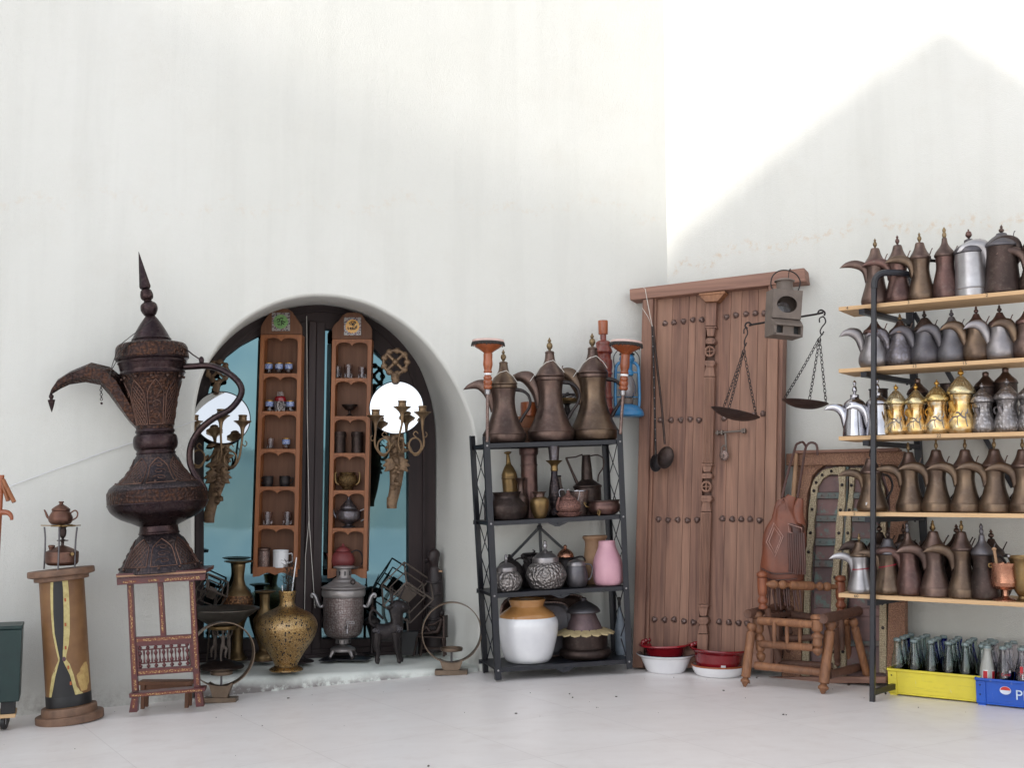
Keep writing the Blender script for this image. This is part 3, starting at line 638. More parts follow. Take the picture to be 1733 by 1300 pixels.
b = MB(); b.box(1.08, 1.11, -0.045, -0.012, 0, zt); b.build('post', X['iron'], rack)
b = MB(); b.box(1.08, 1.11, 0.33, 0.36, 0, zt); b.build('post', X['iron'], rack)

def rackpot(row, px, h, w, style, mats, label, dep=0.085, **kw):
    """stand a pot on shelf `row`, its axis seen at column px"""
    z = SZ[row] + 0.0008; u = RK.uv(px, SHY[row], dep)[0]; q = RK.w(u, dep, z)
    kw.setdefault('rotz', R(-10 + 5 * math.sin(px * 1.7 + row))); kw.setdefault('tilt', 0.018 * math.sin(px * .9)); kw.setdefault('group', ['coffee pots on the top shelf of the rack', 'coffee pots on the second shelf of the rack', 'small pots on the middle shelf of the rack', 'coffee pots on the fourth shelf of the rack', 'coffee pots on the bottom shelf of the rack'][row])
    return pot(q, K(q.y), style, h, w, mats, label, **kw)
br, b2, rd, dk, tin, gy, al, ch, fn = [X[i] for i in ('brown', 'brown2', 'red', 'dark', 'tin', 'grey', 'alu', 'chrome', 'fin')]
rackpot(0, 1482, 118, 1.0, 'B', (br, br, fn), 'brown coffee pot at the left end of the top rack shelf')
rackpot(0, 1522, 120, 1.0, 'B', (rd, br, rd), 'brown coffee pot with copper finial just right of the rack post, top shelf')
rackpot(0, 1561, 121, 1.0, 'B', (b2, br, fn), 'brown coffee pot with pale brass finial left of the tallest reddish one, top shelf')
rackpot(0, 1602, 127, 1.0, 'G', (rd, br, fn), 'reddish brown coffee pot with a tall finial beside the silver jug on the top shelf', spout=False)
rackpot(0, 1646, 118, 1.0, 'C', (al, gy, rd), 'straight sided silver grey jug pot with a round knob on the top shelf')
rackpot(0, 1698, 122, 1.0, 'C2', (dk, gy, br), 'large dark coffee pot with silvery middle near the right edge of the top shelf')
rackpot(0, 1752, 118, 1.05, 'B', (br, br, fn), 'brown coffee pot cut off by the right edge of the photo on the top shelf')
rackpot(1, 1481, 94, 1.0, 'D', (tin, rd, dk), 'tinned coffee pot with reddish lid at the left end of the second shelf')
rackpot(1, 1525, 91, 0.97, 'D', (X['greyorn'], br, fn), 'pewter coffee pot engraved with zigzags, under a round brown lid, on the second shelf')
rackpot(1, 1569, 94, 1.0, 'D2', (gy, dk, dk), 'grey pewter coffee pot with a pointed bronze lid on the second shelf')
rackpot(1, 1613, 93, 0.97, 'D', (gy, gy, gy), 'dark grey coffee pot with matching grey lid and finial on the second shelf')
rackpot(1, 1655, 96, 0.95, 'D', (b2, rd, rd), 'brown brass coffee pot with copper red lid between grey ones, second shelf', spoutmat=b2)
rackpot(1, 1696, 96, 1.0, 'D', (tin, rd, dk), 'shiny tinned coffee pot with a copper lid near the right end of the second shelf')
rackpot(1, 1742, 96, 1.0, 'D', (br, rd, rd), 'brown coffee pot with a round lid cut by the photo edge on the second shelf', spoutmat=b2)
rackpot(2, 1447, 96, 1.0, 'F', (ch, ch, ch), 'polished steel coffee pot hanging over the left end of the middle shelf')
rackpot(2, 1487, 99, 1.05, 'F', (ch, ch, ch), 'second polished steel coffee pot partly behind the rack post on the middle shelf')
gd, gs, so_ = X['gold'], X['goldsil'], X['silorn']
rackpot(2, 1518, 87, .97, 'E', (gs, X['palegold'], gd), 'small gilt pot right beside the rack post on the middle shelf', rib=True)
rackpot(2, 1551, 87, .97, 'E', (gs, X['palegold'], gd), 'small gilt pot with a plain domed lid, second of the gilt ones from the post')
rackpot(2, 1588, 93, 1.15, 'E', (gs, X['palegold'], gd), 'medium gilt pot with fluted lid left of the biggest gilt one', rib=True)
rackpot(2, 1628, 111, 1.27, 'E', (gs, X['palegold'], gd), 'largest gilt pot with a fluted lid and a dark animal motif on the middle shelf', rib=True)
rackpot(2, 1666, 86, 1.07, 'E', (so_, so_, tin), 'small grey silver pot just right of the largest gilt one')
rackpot(2, 1706, 92, 1.18, 'E', (so_, so_, tin), 'taller grey silver pot with a ring handle, second silver one on the middle shelf')
rackpot(2, 1746, 93, 1.18, 'E', (so_, so_, tin), 'grey silver pot cut by the photo edge on the middle shelf')
# dark lamps behind the gilt pots
def canlamp(px, h, r, dome, label):
    z = SZ[2] + 0.0008; dep = 0.205; u = RK.uv(px, SHY[2], dep)[0]; q = RK.w(u, dep, z); k = K(q.y)
    t = thing('brown_canister', label, 'canister', q, group='dark canisters behind the gilt pots')
    MB(k).lathe([(r - 1, 0), (r, 1), (r, h - (26 if dome else 2)), (r + 1.5, h - (25 if dome else 1)), (r + 1.5, h - (23 if dome else 0))], 28, sp=False).build('body', X['dark'], t)
    if dome: MB(k).lathe([(r + 1, h - 23), (r - 1, h - 18), (r * .55, h - 11), (r * .28, h - 5), (r * .28, h - 5), (r * .3, h), (r * .22, h + 2), (1.5, h + 3)], 24).build('lid', X['brown'], t)
canlamp(1489, 82, 15, False, 'flat topped dark canister behind the second steel pot')
canlamp(1556, 96, 17, True, 'domed brown canister behind the small gilt pots')
canlamp(1610, 88, 15, False, 'flat topped dark canister between the fluted gilt pots')
canlamp(1672, 104, 18, True, 'domed brown canister behind the small grey silver pot')
canlamp(1706, 110, 18, True, 'tallest domed brown canister at the right, behind the grey silver pots')
# fourth shelf
rackpot(3, 1477, 105, 1.08, 'B', (b2, br, dk), 'brown coffee pot behind the rack post on the fourth shelf, with price sticker')
for px, h, w, lb in ((1542, 118, 1.02, 'brown coffee pot in front of the rear post on the fourth shelf'),
                     (1586, 123, 1.08, 'brown coffee pot, third from the left on the fourth shelf'),
                     (1635, 124, 1.10, 'brown coffee pot, fourth from the left on the fourth shelf'),
                     (1685, 126, 1.14, 'brown coffee pot, fifth from the left on the fourth shelf'),
                     (1737, 126, 1.14, 'brown coffee pot cut by the photo edge on the fourth shelf')):
    rackpot(3, px, h, w, 'B2', (b2, br, fn), lb, dep=0.11)
p = RK.uv(1468, 851, 0.02); q = RK.w(p[0], 0.012, p[1])
tag(MB().box(-0.008, 0.008, -0.001, 0.001, -0.008, 0.008).build('price_sticker', X['white']), 'small white price sticker on the left pot of the fourth shelf', 'sticker').location = RK.w(RK.uv(1468, 851, 0.018)[0], 0.018, SZ[3] + 0.038)
# bottom shelf
redt = plain('red_tape', (150, 30, 48), None, 0.4, bump=0)
rackpot(4, 1458, 99, .95, 'B', (X['alu'], b2, fn), 'silvery coffee pot with a red stripe at the left end of the bottom shelf', band=(48, 1.5, redt), dep=0.07)
rackpot(4, 1504, 108, 1.06, 'B', (b2, gy, dk), 'brown coffee pot with slanting red tape behind the rack post on the bottom shelf', band=(52, 4, redt))
rackpot(4, 1541, 122, 1.02, 'G', (rd, br, gy), 'plump reddish brown coffee pot with a grey finial on the bottom shelf')
rackpot(4, 1584, 127, 1.1, 'B2', (br, br, X['brass']), 'brown coffee pot with a yellow brass finial at the middle of the bottom shelf')
rackpot(4, 1629, 129, 1.03, 'B2', (b2, br, X['brass']), 'brass toned coffee pot left of the dark grey lidded one, bottom shelf')
rackpot(4, 1667, 126, 1.06, 'G', (dk, gy, gy), 'dark coffee pot with a grey pointed lid next to the copper mortar', spout=False)
for px, h, lb in ((1493, 112, 'dark coffee pot standing behind the red taped one on the bottom shelf'), (1533, 112, 'reddish dark coffee pot in the back row left of the rear post'), (1580, 118, 'dark coffee pot in the back row behind the brass finial pot'), (1624, 116, 'dark coffee pot in the back row between two brown pots'), (1682, 110, 'squat dark coffee pot in the back row above the copper mortar')):
    rackpot(4, px, h, 1.05, 'D' if px != 1533 else 'B', (dk, dk, br), lb, dep=0.25, group='back row of dark coffee pots on the bottom shelf')
u = RK.uv(1702, 1022, 0.06)[0]; q = RK.w(u, 0.06, SZ[4] + 0.001); k = K(q.y)
t = thing('copper_mortar', 'shiny copper footed mortar on the bottom shelf', 'mortar', q)
MB(k).lathe([(20, 0), (20, 1), (17, 3), (8, 6), (5, 8), (5, 8), (4.6, 14), (5, 17), (5, 17), (14, 19), (20, 24), (21.5, 30), (21.5, 30), (20.5, 55), (22.5, 60), (22.5, 62), (20, 62), (19, 30), (3, 22)], 40, sp=False).build('bowl', X['copper'], t, 25)
MB(k).ring((-23, 0, 58), 3, 1, 'Y').build('handle', X['brass'], t); MB(k).ring((24, 0, 60), 3, 1, 'Y').build('handle', X['brass'], t)
t2 = thing('wooden_pestle', 'short pale pestle standing in the copper mortar', 'pestle', q)
MB(k).turned((-8, 0, 24), (-16, 0, 88), 3.2, [(0, .6), (0.1, 1), (.6, .8), (.9, .8), (.95, 1.3), (1, .6)]).build('shaft', X['clay'], t2)
u = RK.uv(1733, 1022, 0.07)[0]; q = RK.w(u, 0.07, SZ[4] + 0.001)
t = thing('brass_cup', 'tall brass mortar cup at the right edge of the bottom shelf', 'cup', q)
MB(k).lathe([(15, 0), (15, 1), (9, 4), (8, 8), (8, 8), (14, 18), (17, 34), (19, 62), (22, 70), (22, 72), (19, 72), (15, 34), (2, 16)], 32).build('bowl', X['brass'], t)
MB(k).ball((-22, 0, 74), 3).build('knob', X['alu'], t)

# ================================================================ CRATES AND BOTTLES
CRY = R(-34.5)
def crate(px, py, L, D, H, mat, label, lip=0.006):
    q = F(px, py); fr = Fr(Vector((q.x, q.y, 0.004)), CRY); t = thing('bottle_crate', label, 'crate', M=fr.M); w = 0.007
    b = MB(); b.box(0, L, 0, w, 0.008, H); b.box(0, L, D - w, D, 0.008, H); b.box(0, w, w, D - w, 0.008, H); b.box(L - w, L, w, D - w, 0.008, H); b.box(w, L - w, w, D - w, 0.012, 0.02)
    for x0 in (0.0, L - 0.042):   # raised corner pilasters
        b.box(x0, x0 + 0.042, -0.006, 0, 0.012, H - 0.012)
    b.box(-0.004, L + 0.004, -0.008, 0.0005, H - 0.010, H + 0.002); b.box(0.042, L - 0.042, -0.0045, 0, 0.008, 0.016); b.box(-0.006, 0, 0, D, H - 0.010, H + 0.002)
    for x0 in (0.006, L - 0.04): b.box(x0, x0 + 0.034, 0, D, 0, 0.009)
    b.build('crate_body', mat, t, 30, bevel=0.0022)
    b = MB()
    for i in range(1, 6): b.box(L * i / 6 - 0.0015, L * i / 6 + 0.0015, w, D - w, 0.02, H * 0.55)
    for i in range(1, 4): b.box(w, L - w, D * i / 4 - 0.0015, D * i / 4 + 0.0015, 0.02, H * 0.55)
    b.build('divider', mat, t, smooth=False)
    b = MB()
    for x0, z0 in ((0.018, H - 0.03), (0.018, 0.05), (L - 0.02, H - 0.03)): b.ball((x0, -0.007, z0), 0.0035, 8, 5)
    b.build('rivet_row', X['black'], t)
    return fr, t
YL, YD, YH = 0.462, 0.30, 0.125
fy, cy_ = crate(1504, 1176, YL, YD, YH, X['yellow'], 'yellow plastic bottle crate with no lettering, under the rack')
q = fy.uv(1652, 1192); fb, cb_ = crate(1653, 1193, YL, YD, 0.122, X['bluecr'], 'blue plastic soft drink crate with white lettering, at the right edge')
fb_o = fb
# lettering and round emblem on the blue crate
lx = fb.uv(1742, 1180)[0] + 0.035
text('PEPSI', 0.062, Matrix.Translation((fb.uv(1712, 1175)[0] + 0.085, -0.0072, 0.060)), 'lettering', plain('crate_letter_white', (206, 224, 240), None, 0.4, bump=0), cb_)
ex, ez = fb.uv(1702, 1169)
b = MB(); b.prism([(ex + 0.021 * math.cos(a / 20 * 2 * PI) * 1.15, ez + 0.018 * math.sin(a / 20 * 2 * PI)) for a in range(20)], -0.0070, -0.0062); b.build('emblem', plain('emblem_white', (214, 222, 236), None, 0.4, bump=0), cb_)
b = MB(); b.prism([(ex + 0.0185 * math.cos(a / 20 * PI) * 1.15, ez + 0.001 + 0.0155 * math.sin(a / 20 * PI)) for a in range(21)], -0.0078, -0.0071); b.build('emblem_top', plain('emblem_red', (214, 46, 40), None, 0.4, bump=0), cb_)
def bottle(mat, label, group, cont=False, h=0.245, cap=None):
    t = thing('glass_bottle', label, 'bottle', group=group); k = h / 100
    pr = [(12, 0), (13, 1), (13, 1), (13, 24), (11.6, 34), (12.8, 46), (12.5, 56), (10, 70), (7.2, 82), (6.2, 92), (6.2, 92), (7, 93), (7, 96), (6.4, 97), (6.4, 100)]
    if cont: pr = [(12, 0), (13, 1), (13, 1), (13, 46), (10.8, 64), (7.6, 80), (6.2, 92), (6.2, 92), (7, 93), (7, 96), (6.4, 97), (6.4, 100)]
    o = spline(pr, 3); inn = [(max(r - 1.3, 0.5), max(z, 2.5)) for r, z in reversed(o)]
    MB(k).lathe(o + inn, 20, sp=False).build('glass_body', mat, t, 50)
    MB(k).lathe([(6.3, 95.2), (7.1, 95.6), (7.2, 99.4), (6.3, 100.8), (5.0, 100.6), (4.9, 98)], 16).build('lip', glassrim, t)
    return t
glassrim = plain('thick_glass_rim', (124, 142, 144), None, 0.1, bump=0, coat=0.5)
proto = {}
rb = random.Random(5)
def place(kind, fr_, x, y, label, group):
    if kind not in proto:
        proto[kind] = bottle({'c': X['gbottle'], 'b': X['gblue'], 'w': X['gclear'], 'f': X['frost']}[kind], label, group, cont=kind in 'cb'); o = proto[kind]
    else: o = copy_tree(proto[kind], (0, 0, 0), label)
    o['group'] = group; o.location = fr_.w(x, y, 0.0205); o.rotation_euler = (rb.uniform(-.03, .03), rb.uniform(-.03, .03), rb.uniform(0, 6)); o['label'] = label
    return o
blue = {(1, 2): 'cobalt blue bottle in the front part of the yellow crate', (2, 0): 'dark blue bottle at the left side of the yellow crate, third row', (3, 2): 'dark blue bottle at the back of the yellow crate', (0, 5): None, (2, 4): 'cobalt blue bottle in the right part of the yellow crate', (3, 3): 'dark blue bottle in the middle of the back row of the yellow crate', (3, 5): 'cobalt blue bottle in the back right corner of the yellow crate'}
for r_ in range(4):
    for c_ in range(6):
        x = YL * (c_ + 0.5) / 6; y = YD * (r_ + 0.5) / 4; lb = blue.get((r_, c_))
        if lb: place('b', fy, x, y, lb, 'blue bottles in the yellow crate')
        else: place('c', fy, x, y, 'clear bottle, %s row of the yellow crate, %s from the left' % (['front', 'second', 'third', 'back'][r_], ['first', 'second', 'third', 'fourth', 'fifth', 'sixth'][c_]), 'clear bottles in the yellow crate')
lab_red = plain('bottle_label_red', (186, 28, 40), None, 0.5, bump=0); lab_w = plain('bottle_label_white', (232, 232, 232), None, 0.5, bump=0); lab_b = plain('bottle_label_navy', (30, 48, 110), None, 0.5, bump=0)
def arc_label(t, r, z0, z1, a0, a1, mat, name='label'):
    n_ = 10; vs = []
    for i in range(n_ + 1):
        a = a0 + (a1 - a0) * i / n_; vs += [(r * math.cos(a), r * math.sin(a), z0), (r * math.cos(a), r * math.sin(a), z1)]
    b = MB(); b.add(vs, [(2 * i, 2 * i + 2, 2 * i + 3, 2 * i + 1) for i in range(n_)]); b.build(name, mat, t)
for r_ in range(4):
    for c_ in range(3):
        x = YL * (c_ + 0.5) / 6; y = YD * (r_ + 0.5) / 4
        if (r_, c_) == (0, 0):
            o = place('f', fb, x, y, 'frosted bottle with red and white labels at the left front of the blue crate', 'bottles in the blue crate'); o.rotation_euler[2] = 0
            for a in (-2.55, -1.3): arc_label(o, 0.0322, 0.098, 0.135, a, a + 0.62, lab_red); arc_label(o, 0.0320, 0.094, 0.139, a - .07, a + 0.69, lab_w)
        elif (r_, c_) == (0, 1):
            o = place('w', fb, x, y, 'clear bottle with red script and a round badge in the blue crate', 'bottles in the blue crate'); o.rotation_euler[2] = 0
            text('Coca', 0.02, Matrix.Translation((-0.006, -0.0325, 0.125)), 'script', lab_red, o); arc_label(o, 0.0322, 0.12, 0.142, -1.35, -0.85, lab_b); arc_label(o, 0.0324, 0.131, 0.142, -1.3, -0.9, lab_w)
        elif (r_, c_) == (0, 2):
            o = place('w', fb, x, y, 'clear bottle with white and red markings at the photo edge of the blue crate', 'bottles in the blue crate'); o.rotation_euler[2] = 0
            text('ES', 0.03, Matrix.Translation((-0.004, -0.0325, 0.118)), 'script', lab_w, o); arc_label(o, 0.0322, 0.135, 0.165, -2.3, -1.9, lab_red)
        else: place('w', fb, x, y, 'plain clear bottle, %s row of the blue crate, %s from the left' % (['front', 'second', 'third', 'back'][r_], ['first', 'second', 'third'][c_]), 'plain bottles in the blue crate')
# patterned drum behind the rack post
q = F(1500, 1152); t = thing('patterned_drum', 'tall brown patterned canister behind the front post of the rack', 'canister', q); k = K(q.y)
MB(k).lathe([(15.5, 0), (16.5, 1), (16.5, 30), (17.2, 31), (16.5, 33), (16.5, 108), (17.4, 110), (17.4, 113), (15, 114)], 28, sp=False).build('body', ornate('brown_patterned_tin', (98, 78, 68), (80, 64, 58), (58, 46, 42), 90, 0.3, 0.6, 0.4), t)
MB(k).lathe([(12, 114), (6, 117), (5, 122), (8, 128), (4, 130)], 20).build('lid', X['dark'], t)
# ================================================================ helpers for traced flat things
def fp(fr, pts, d=0.0): return [fr.uv(x, y, d) for x, y in pts]
def slab(b, fr, pts, y0, y1):
    return b.prism(fp(fr, pts, y0), y0, y1)
def LT(name, label, cat, loc, k, parts, group=None, tilt=0.0, rotz=0.0, tx=0.0):
    """turned things: parts = [(part, profile, material, options)]; one part gives a single mesh"""
    if len(parts) == 1:
        p = parts[0]; o = MB(k).lathe(p[1], **(p[3] if len(p) > 3 else {})).build(name, p[2]); o.location = loc; o.rotation_euler = (tx, tilt, rotz); return tag(o, label, cat, group)
    t = thing(name, label, cat, loc, (tx, tilt, rotz), group)
    for p in parts: MB(k).lathe(p[1], **(p[3] if len(p) > 3 else {})).build(p[0], p[2], t)
    return t
def part(t, name, mat, mb, **kw): return mb.build(name, mat, t, **kw)

# ================================================================ OLD TEAK DOOR leaning in the corner
df0 = F(1075, 1131); DF = Fr(Vector((df0.x, df0.y, df0.z)), R(-28), 0.07, 0)
door = thing('wooden_door', 'tall weathered teak double door in its frame, leaning in the corner', 'door', M=DF.M)
dw = X['door']
b = MB(); slab(b, DF, [(1066, 508), (1065, 489), (1361, 453), (1364, 476)], -0.055, 0.045); part(door, 'lintel', X['doorh'], b, bevel=0.005)
b = MB(); slab(b, DF, [(1087, 507), (1105, 505), (1089, 1131), (1070, 1131)], -0.045, 0.03); part(door, 'jamb', dw, b, bevel=0.004)
b = MB(); slab(b, DF, [(1105.5, 506), (1111, 505), (1096, 1131), (1089.5, 1131)], -0.02, 0.03); part(door, 'jamb_edge', dw, b, bevel=0.003)
b = MB(); slab(b, DF, [(1300, 482), (1318, 480), (1308, 1130), (1288, 1130)], -0.045, 0.05); part(door, 'jamb', dw, b, bevel=0.004)
b = MB(); slab(b, DF, [(1318.8, 481), (1327, 480), (1317, 1130), (1309, 1130)], -0.03, 0.05); part(door, 'jamb_edge', dw, b, bevel=0.003)
def leaf(xt, xb, yt, yb):
    for i in range(len(xt) - 1):
        b = MB(); g = 0.2; d = 0.0 + (i % 2) * 0.0012
        slab(b, DF, [(xt[i] + g, yt[0] + (yt[1] - yt[0]) * (xt[i] - xt[0]) / (xt[-1] - xt[0])), (xt[i + 1] - g, yt[0] + (yt[1] - yt[0]) * (xt[i + 1] - xt[0]) / (xt[-1] - xt[0])), (xb[i + 1] - g, yb[1]), (xb[i] + g, yb[0])], d, 0.03); part(door, 'plank', dw, b, bevel=0.0009)
leaf([1111, 1139, 1167, 1179, 1196], [1096, 1122, 1148, 1163, 1182], (504, 494), (1112, 1112))
leaf([1212, 1238, 1256, 1284, 1300], [1197, 1220, 1243, 1272, 1288], (492, 482), (1112, 1114))
b = MB(); slab(b, DF, [(1096, 1100), (1182, 1100), (1182, 1131), (1096, 1131)], -0.006, 0.025); slab(b, DF, [(1197, 1104), (1288, 1106), (1288, 1131), (1197, 1131)], -0.006, 0.025); part(door, 'bottom_rail', X['doorh'], b, bevel=0.003)
b = MB(); slab(b, DF, [(1096, 500), (1310, 480), (1296, 1131), (1084, 1131)], 0.031, 0.045); part(door, 'backing', X['chairdk'], b)
# carved centre post: a run of traced blocks, all proud of the leaves
def cx_(y, off=0): return 1203.7 + (1188.5 - 1203.7) * (y - 510) / 580.0 + off
post = thing_post = None
b = MB()
def blk(y0, y1, w0, w1, d=-0.035):
    slab(b, DF, [(cx_(y0, -w0), y0), (cx_(y0, w0), y0), (cx_(y1, w1), y1), (cx_(y1, -w1), y1)], d, 0.0)
blk(509, 551, 8.6, 8.4); blk(552, 555, 9.4, 9.4, -0.04); blk(555, 569, 7.6, 5.2); blk(572, 578, 6, 9, -0.042); blk(578, 582, 9, 6, -0.042); blk(610, 615, 7, 9.6, -0.042); blk(615, 620, 9.6, 6, -0.042); blk(620, 637, 6.4, 9)
blk(638, 784, 8.8, 8.8, -0.03); blk(785, 788, 9, 9, -0.042); blk(788, 799, 8, 5.4); blk(801, 806, 6.5, 9.2, -0.042); blk(806, 810, 9.2, 7, -0.042); blk(839, 845, 7.5, 10, -0.042); blk(845, 850, 10, 6.5, -0.042); blk(850, 866, 6, 8.6)
blk(867, 1023, 8.6, 8.6, -0.03); blk(1024, 1028, 8.8, 8.8, -0.042); blk(1028, 1043, 7.6, 5.4); blk(1045, 1052, 7, 9.4, -0.042); blk(1052, 1057, 9.4, 6.5, -0.042); blk(1057, 1073, 5.6, 8.2); blk(1074, 1112, 8.8, 8.8, -0.03)
for ya, yb_ in ((640, 782), (869, 1021)):   # flutes
    for o_ in (-6.4, -3.9, -1.4, 1.1, 3.6, 6.1): slab(b, DF, [(cx_(ya, o_ - .65), ya), (cx_(ya, o_ + .65), ya), (cx_(yb_, o_ + .65), yb_), (cx_(yb_, o_ - .65), yb_)], -0.0345, -0.0298)
for yc in (595, 824):
    u, v = DF.uv(cx_(yc), yc, -0.02)
    b.ring((u, -0.024, v), 0.026, 0.0065, 'Y', 24, 8); b.box(u - .026, u + .026, -0.026, -0.002, v - .003, v + .003); b.box(u - .003, u + .003, -0.0265, -0.0025, v - .026, v + .026); b.ball((u, -0.024, v), 0.008, 10, 6)
part(door, 'centre_post', dw, b, bevel=0.0015, ang=30)
b = MB(); slab(b, DF, [(1183, 500), (1226, 496), (1214, 510), (1193, 511)], -0.06, 0.0); slab(b, DF, [(1182, 496.5), (1226.5, 492), (1227, 496.5), (1183, 500.5)], -0.064, 0.0); part(door, 'capital', X['chair'], b, bevel=0.003)
rows = [[(1125, 547), (1140, 545.5), (1156, 543.5), (1172, 541), (1187, 541), (1229, 536), (1245, 533), (1262, 531), (1278, 530), (1293, 530)], [(1117, 711), (1135, 711), (1151.5, 710.5), (1167.5, 709.5), (1182.5, 711), (1225, 708), (1242, 706), (1259, 704), (1276, 702), (1291, 700)],
        [(1114, 879), (1130, 880.5), (1146.5, 880), (1163, 881), (1179, 880), (1222, 878), (1238.6, 879), (1254, 879), (1269, 879), (1285, 881)], [(1107, 1049), (1124, 1049.5), (1140, 1049), (1157, 1052), (1173, 1054), (1216.5, 1053), (1233, 1054), (1249.6, 1055), (1264, 1056), (1279, 1058)]]
rs = random.Random(2)
for rw_ in rows:
    for x, y in rw_:
        u, v = DF.uv(x, y, -0.006); b = MB(); M_ = Matrix.Translation((u, 0.002, v)) @ Matrix.Rotation(R(90), 4, 'X') @ Matrix.Rotation(rs.uniform(0, 6), 4, 'Z')
        s_ = 0.0172; b.lathe([(s_, 0), (s_, .004), (s_ * .86, .009), (s_ * .5, .016), (s_ * .25, .018), (.0015, .020)], 12, M_, rib=0.07, ribn=4)
        part(door, 'stud', X['stud'], b)
b = MB(); a = DF.uv(1211, 733, -0.02); c = DF.uv(1262, 729, -0.02); b.tube([(a[0], -0.02, a[1]), (c[0], -0.02, c[1])], 0.006, 10)
for t_ in (0.08, 0.22, 0.9, 0.97): b.box(a[0] + (c[0] - a[0]) * t_ - .004, a[0] + (c[0] - a[0]) * t_ + .004, -0.03, 0.001, a[1] + (c[1] - a[1]) * t_ - .012, a[1] + (c[1] - a[1]) * t_ + .012)
e = DF.uv(1228, 734, -0.02); e2 = DF.uv(1230, 768, -0.02); b.bar((e[0], -0.024, e[1]), (e2[0], -0.024, e2[1]), 0.010, 0.005); part(door, 'bolt', X['railm'], b)
pl = DF.uv(1226, 771, -0.03); t = thing('padlock', 'rusty old padlock hanging from the door bolt', 'padlock', DF.w(pl[0], -0.034, pl[1]), (0, 0, R(-28)))
b = MB(); b.ball((0, 0, 0), (.027, .010, .030)); part(t, 'body', X['stud'], b)
b = MB(); b.tube([(-.013, 0, .02), (-.013, 0, .04), (0, 0, .055), (.013, 0, .04), (.013, 0, .02)], .0045, 8, sp=3); part(t, 'shackle', X['railm'], b)
part(t, 'keyhole', X['black'], MB().box(-.002, .002, -.0115, -.009, -.010, .006))

# ladles hanging on the left of the door by a string from the lintel
def wp(fr, px, py, d): u = fr.uv(px, py, d); return fr.w(u[0], d, u[1])
def ladle(label, pts, c, r, ang, tiltx, matl, beads=False):
    t = thing('ladle', label, 'ladle', wp(DF, c[0], c[1], -0.075), group='ladles hanging on the old door'); o = Vector(t.location)
    hp = [wp(DF, x, y, -0.07) - o for x, y in pts]
    b = MB(); b.tube(hp, 0.0065, 8, sp=3)
    part(t, 'handle', matl, b)
    b = MB(); k = K(o.y); M_ = Matrix.Rotation(ang, 4, 'Y') @ Matrix.Rotation(tiltx, 4, 'X')
    b.lathe([(0.5, -r * .62), (r * .5, -r * .52), (r * .85, -r * .22), (r, .0), (r, 0), (r * 1.04, 1), (r * .97, 1), (r * .97, 0), (r * .8, -r * .2), (r * .45, -r * .44), (.5, -r * .52)], 24, M_, sx=1.0, sy=1.6)
    b.v = [v * k for v in b.v[:]] if False else [Vector(v) * k for v in b.v]
    part(t, 'bowl', matl, b)
    if beads:
        b = MB()
        for i in range(1, 12): q = hp[0].lerp(hp[-1], i / 12.5); b.ball((q.x, q.y - .006, q.z), .0035, 8, 5)
        part(t, 'rivet', X['alu'], b)
    return t
ladle('dark ladle with riveted handle hanging behind the larger ladle', [(1104, 552), (1107, 640), (1109, 740), (1110, 772)], (1110, 784), 10, R(10), R(70), X['vdark'], True)
ladle('larger dark ladle with a deep oval bowl hanging in front on the old door', [(1105, 552), (1111, 610), (1120, 690), (1125, 752)], (1126, 775), 13.5, R(24), R(64), X['dark'])
def cord(name, label, pts, r=0.0016, mat='string', sp=0, cat='string'):
    o = MB().tube(pts, r, 6, sp=sp).build(name, X[mat]); return tag(o, label, cat)
cord('string', 'pale string looped over the lintel holding the ladles', [wp(DF, 1088, 486, -0.06), wp(DF, 1092, 489, -0.064), wp(DF, 1095, 507, -0.075), wp(DF, 1104, 553, -0.075), wp(DF, 1096, 535, -0.076), wp(DF, 1086, 520, -0.06)])

# ================================================================ BALANCE SCALE AND RAILWAY LAMP
SCY = 5.62; sc0 = P(1330, 541, SCY)
rustp = metal('rusty_pan', (70, 52, 48), (52, 40, 38), 0.5, 0.5); scale = thing('balance_scale', 'old iron balance scale with two chained pans hanging before the door', 'balance scale', sc0)
def L_(px, py, Y=SCY): return P(px, py, Y) - sc0
b = MB(); b.tube([L_(1393, 529), L_(1380, 532), L_(1330, 540), L_(1275, 549), L_(1268, 551)], 0.0055, 8)
b.tube([L_(1384, 531), L_(1386, 526), L_(1391, 525), L_(1396, 529), L_(1395, 534)], 0.0045, 8, sp=3); b.tube([L_(1272, 550), L_(1268, 546), L_(1263, 547), L_(1261, 552), L_(1265, 556)], 0.0045, 8, sp=3)
part(scale, 'beam', X['vdark'], b)
def chain(t, pts_a, pts_b, name='chain', link=0.023, r=0.0019):
    a = Vector(pts_a); c = Vector(pts_b); L = (c - a).length; n = max(4, int(L / (link * 0.78))); d = (c - a).normalized(); b = MB()
    x = d.orthogonal().normalized(); y = d.cross(x)
    for i in range(n):
        m = a.lerp(c, (i + 0.5) / n) + Vector((0, 0, -0.006 * math.sin(PI * (i + .5) / n))); w = x if i % 2 else y
        b.tube([m + d * (link / 2 * math.cos(g)) + w * (link * .3 * math.sin(g)) for g in [2 * PI * j / 8 for j in range(8)]], r, 5, True)
    part(t, name, X['vdark'], b)
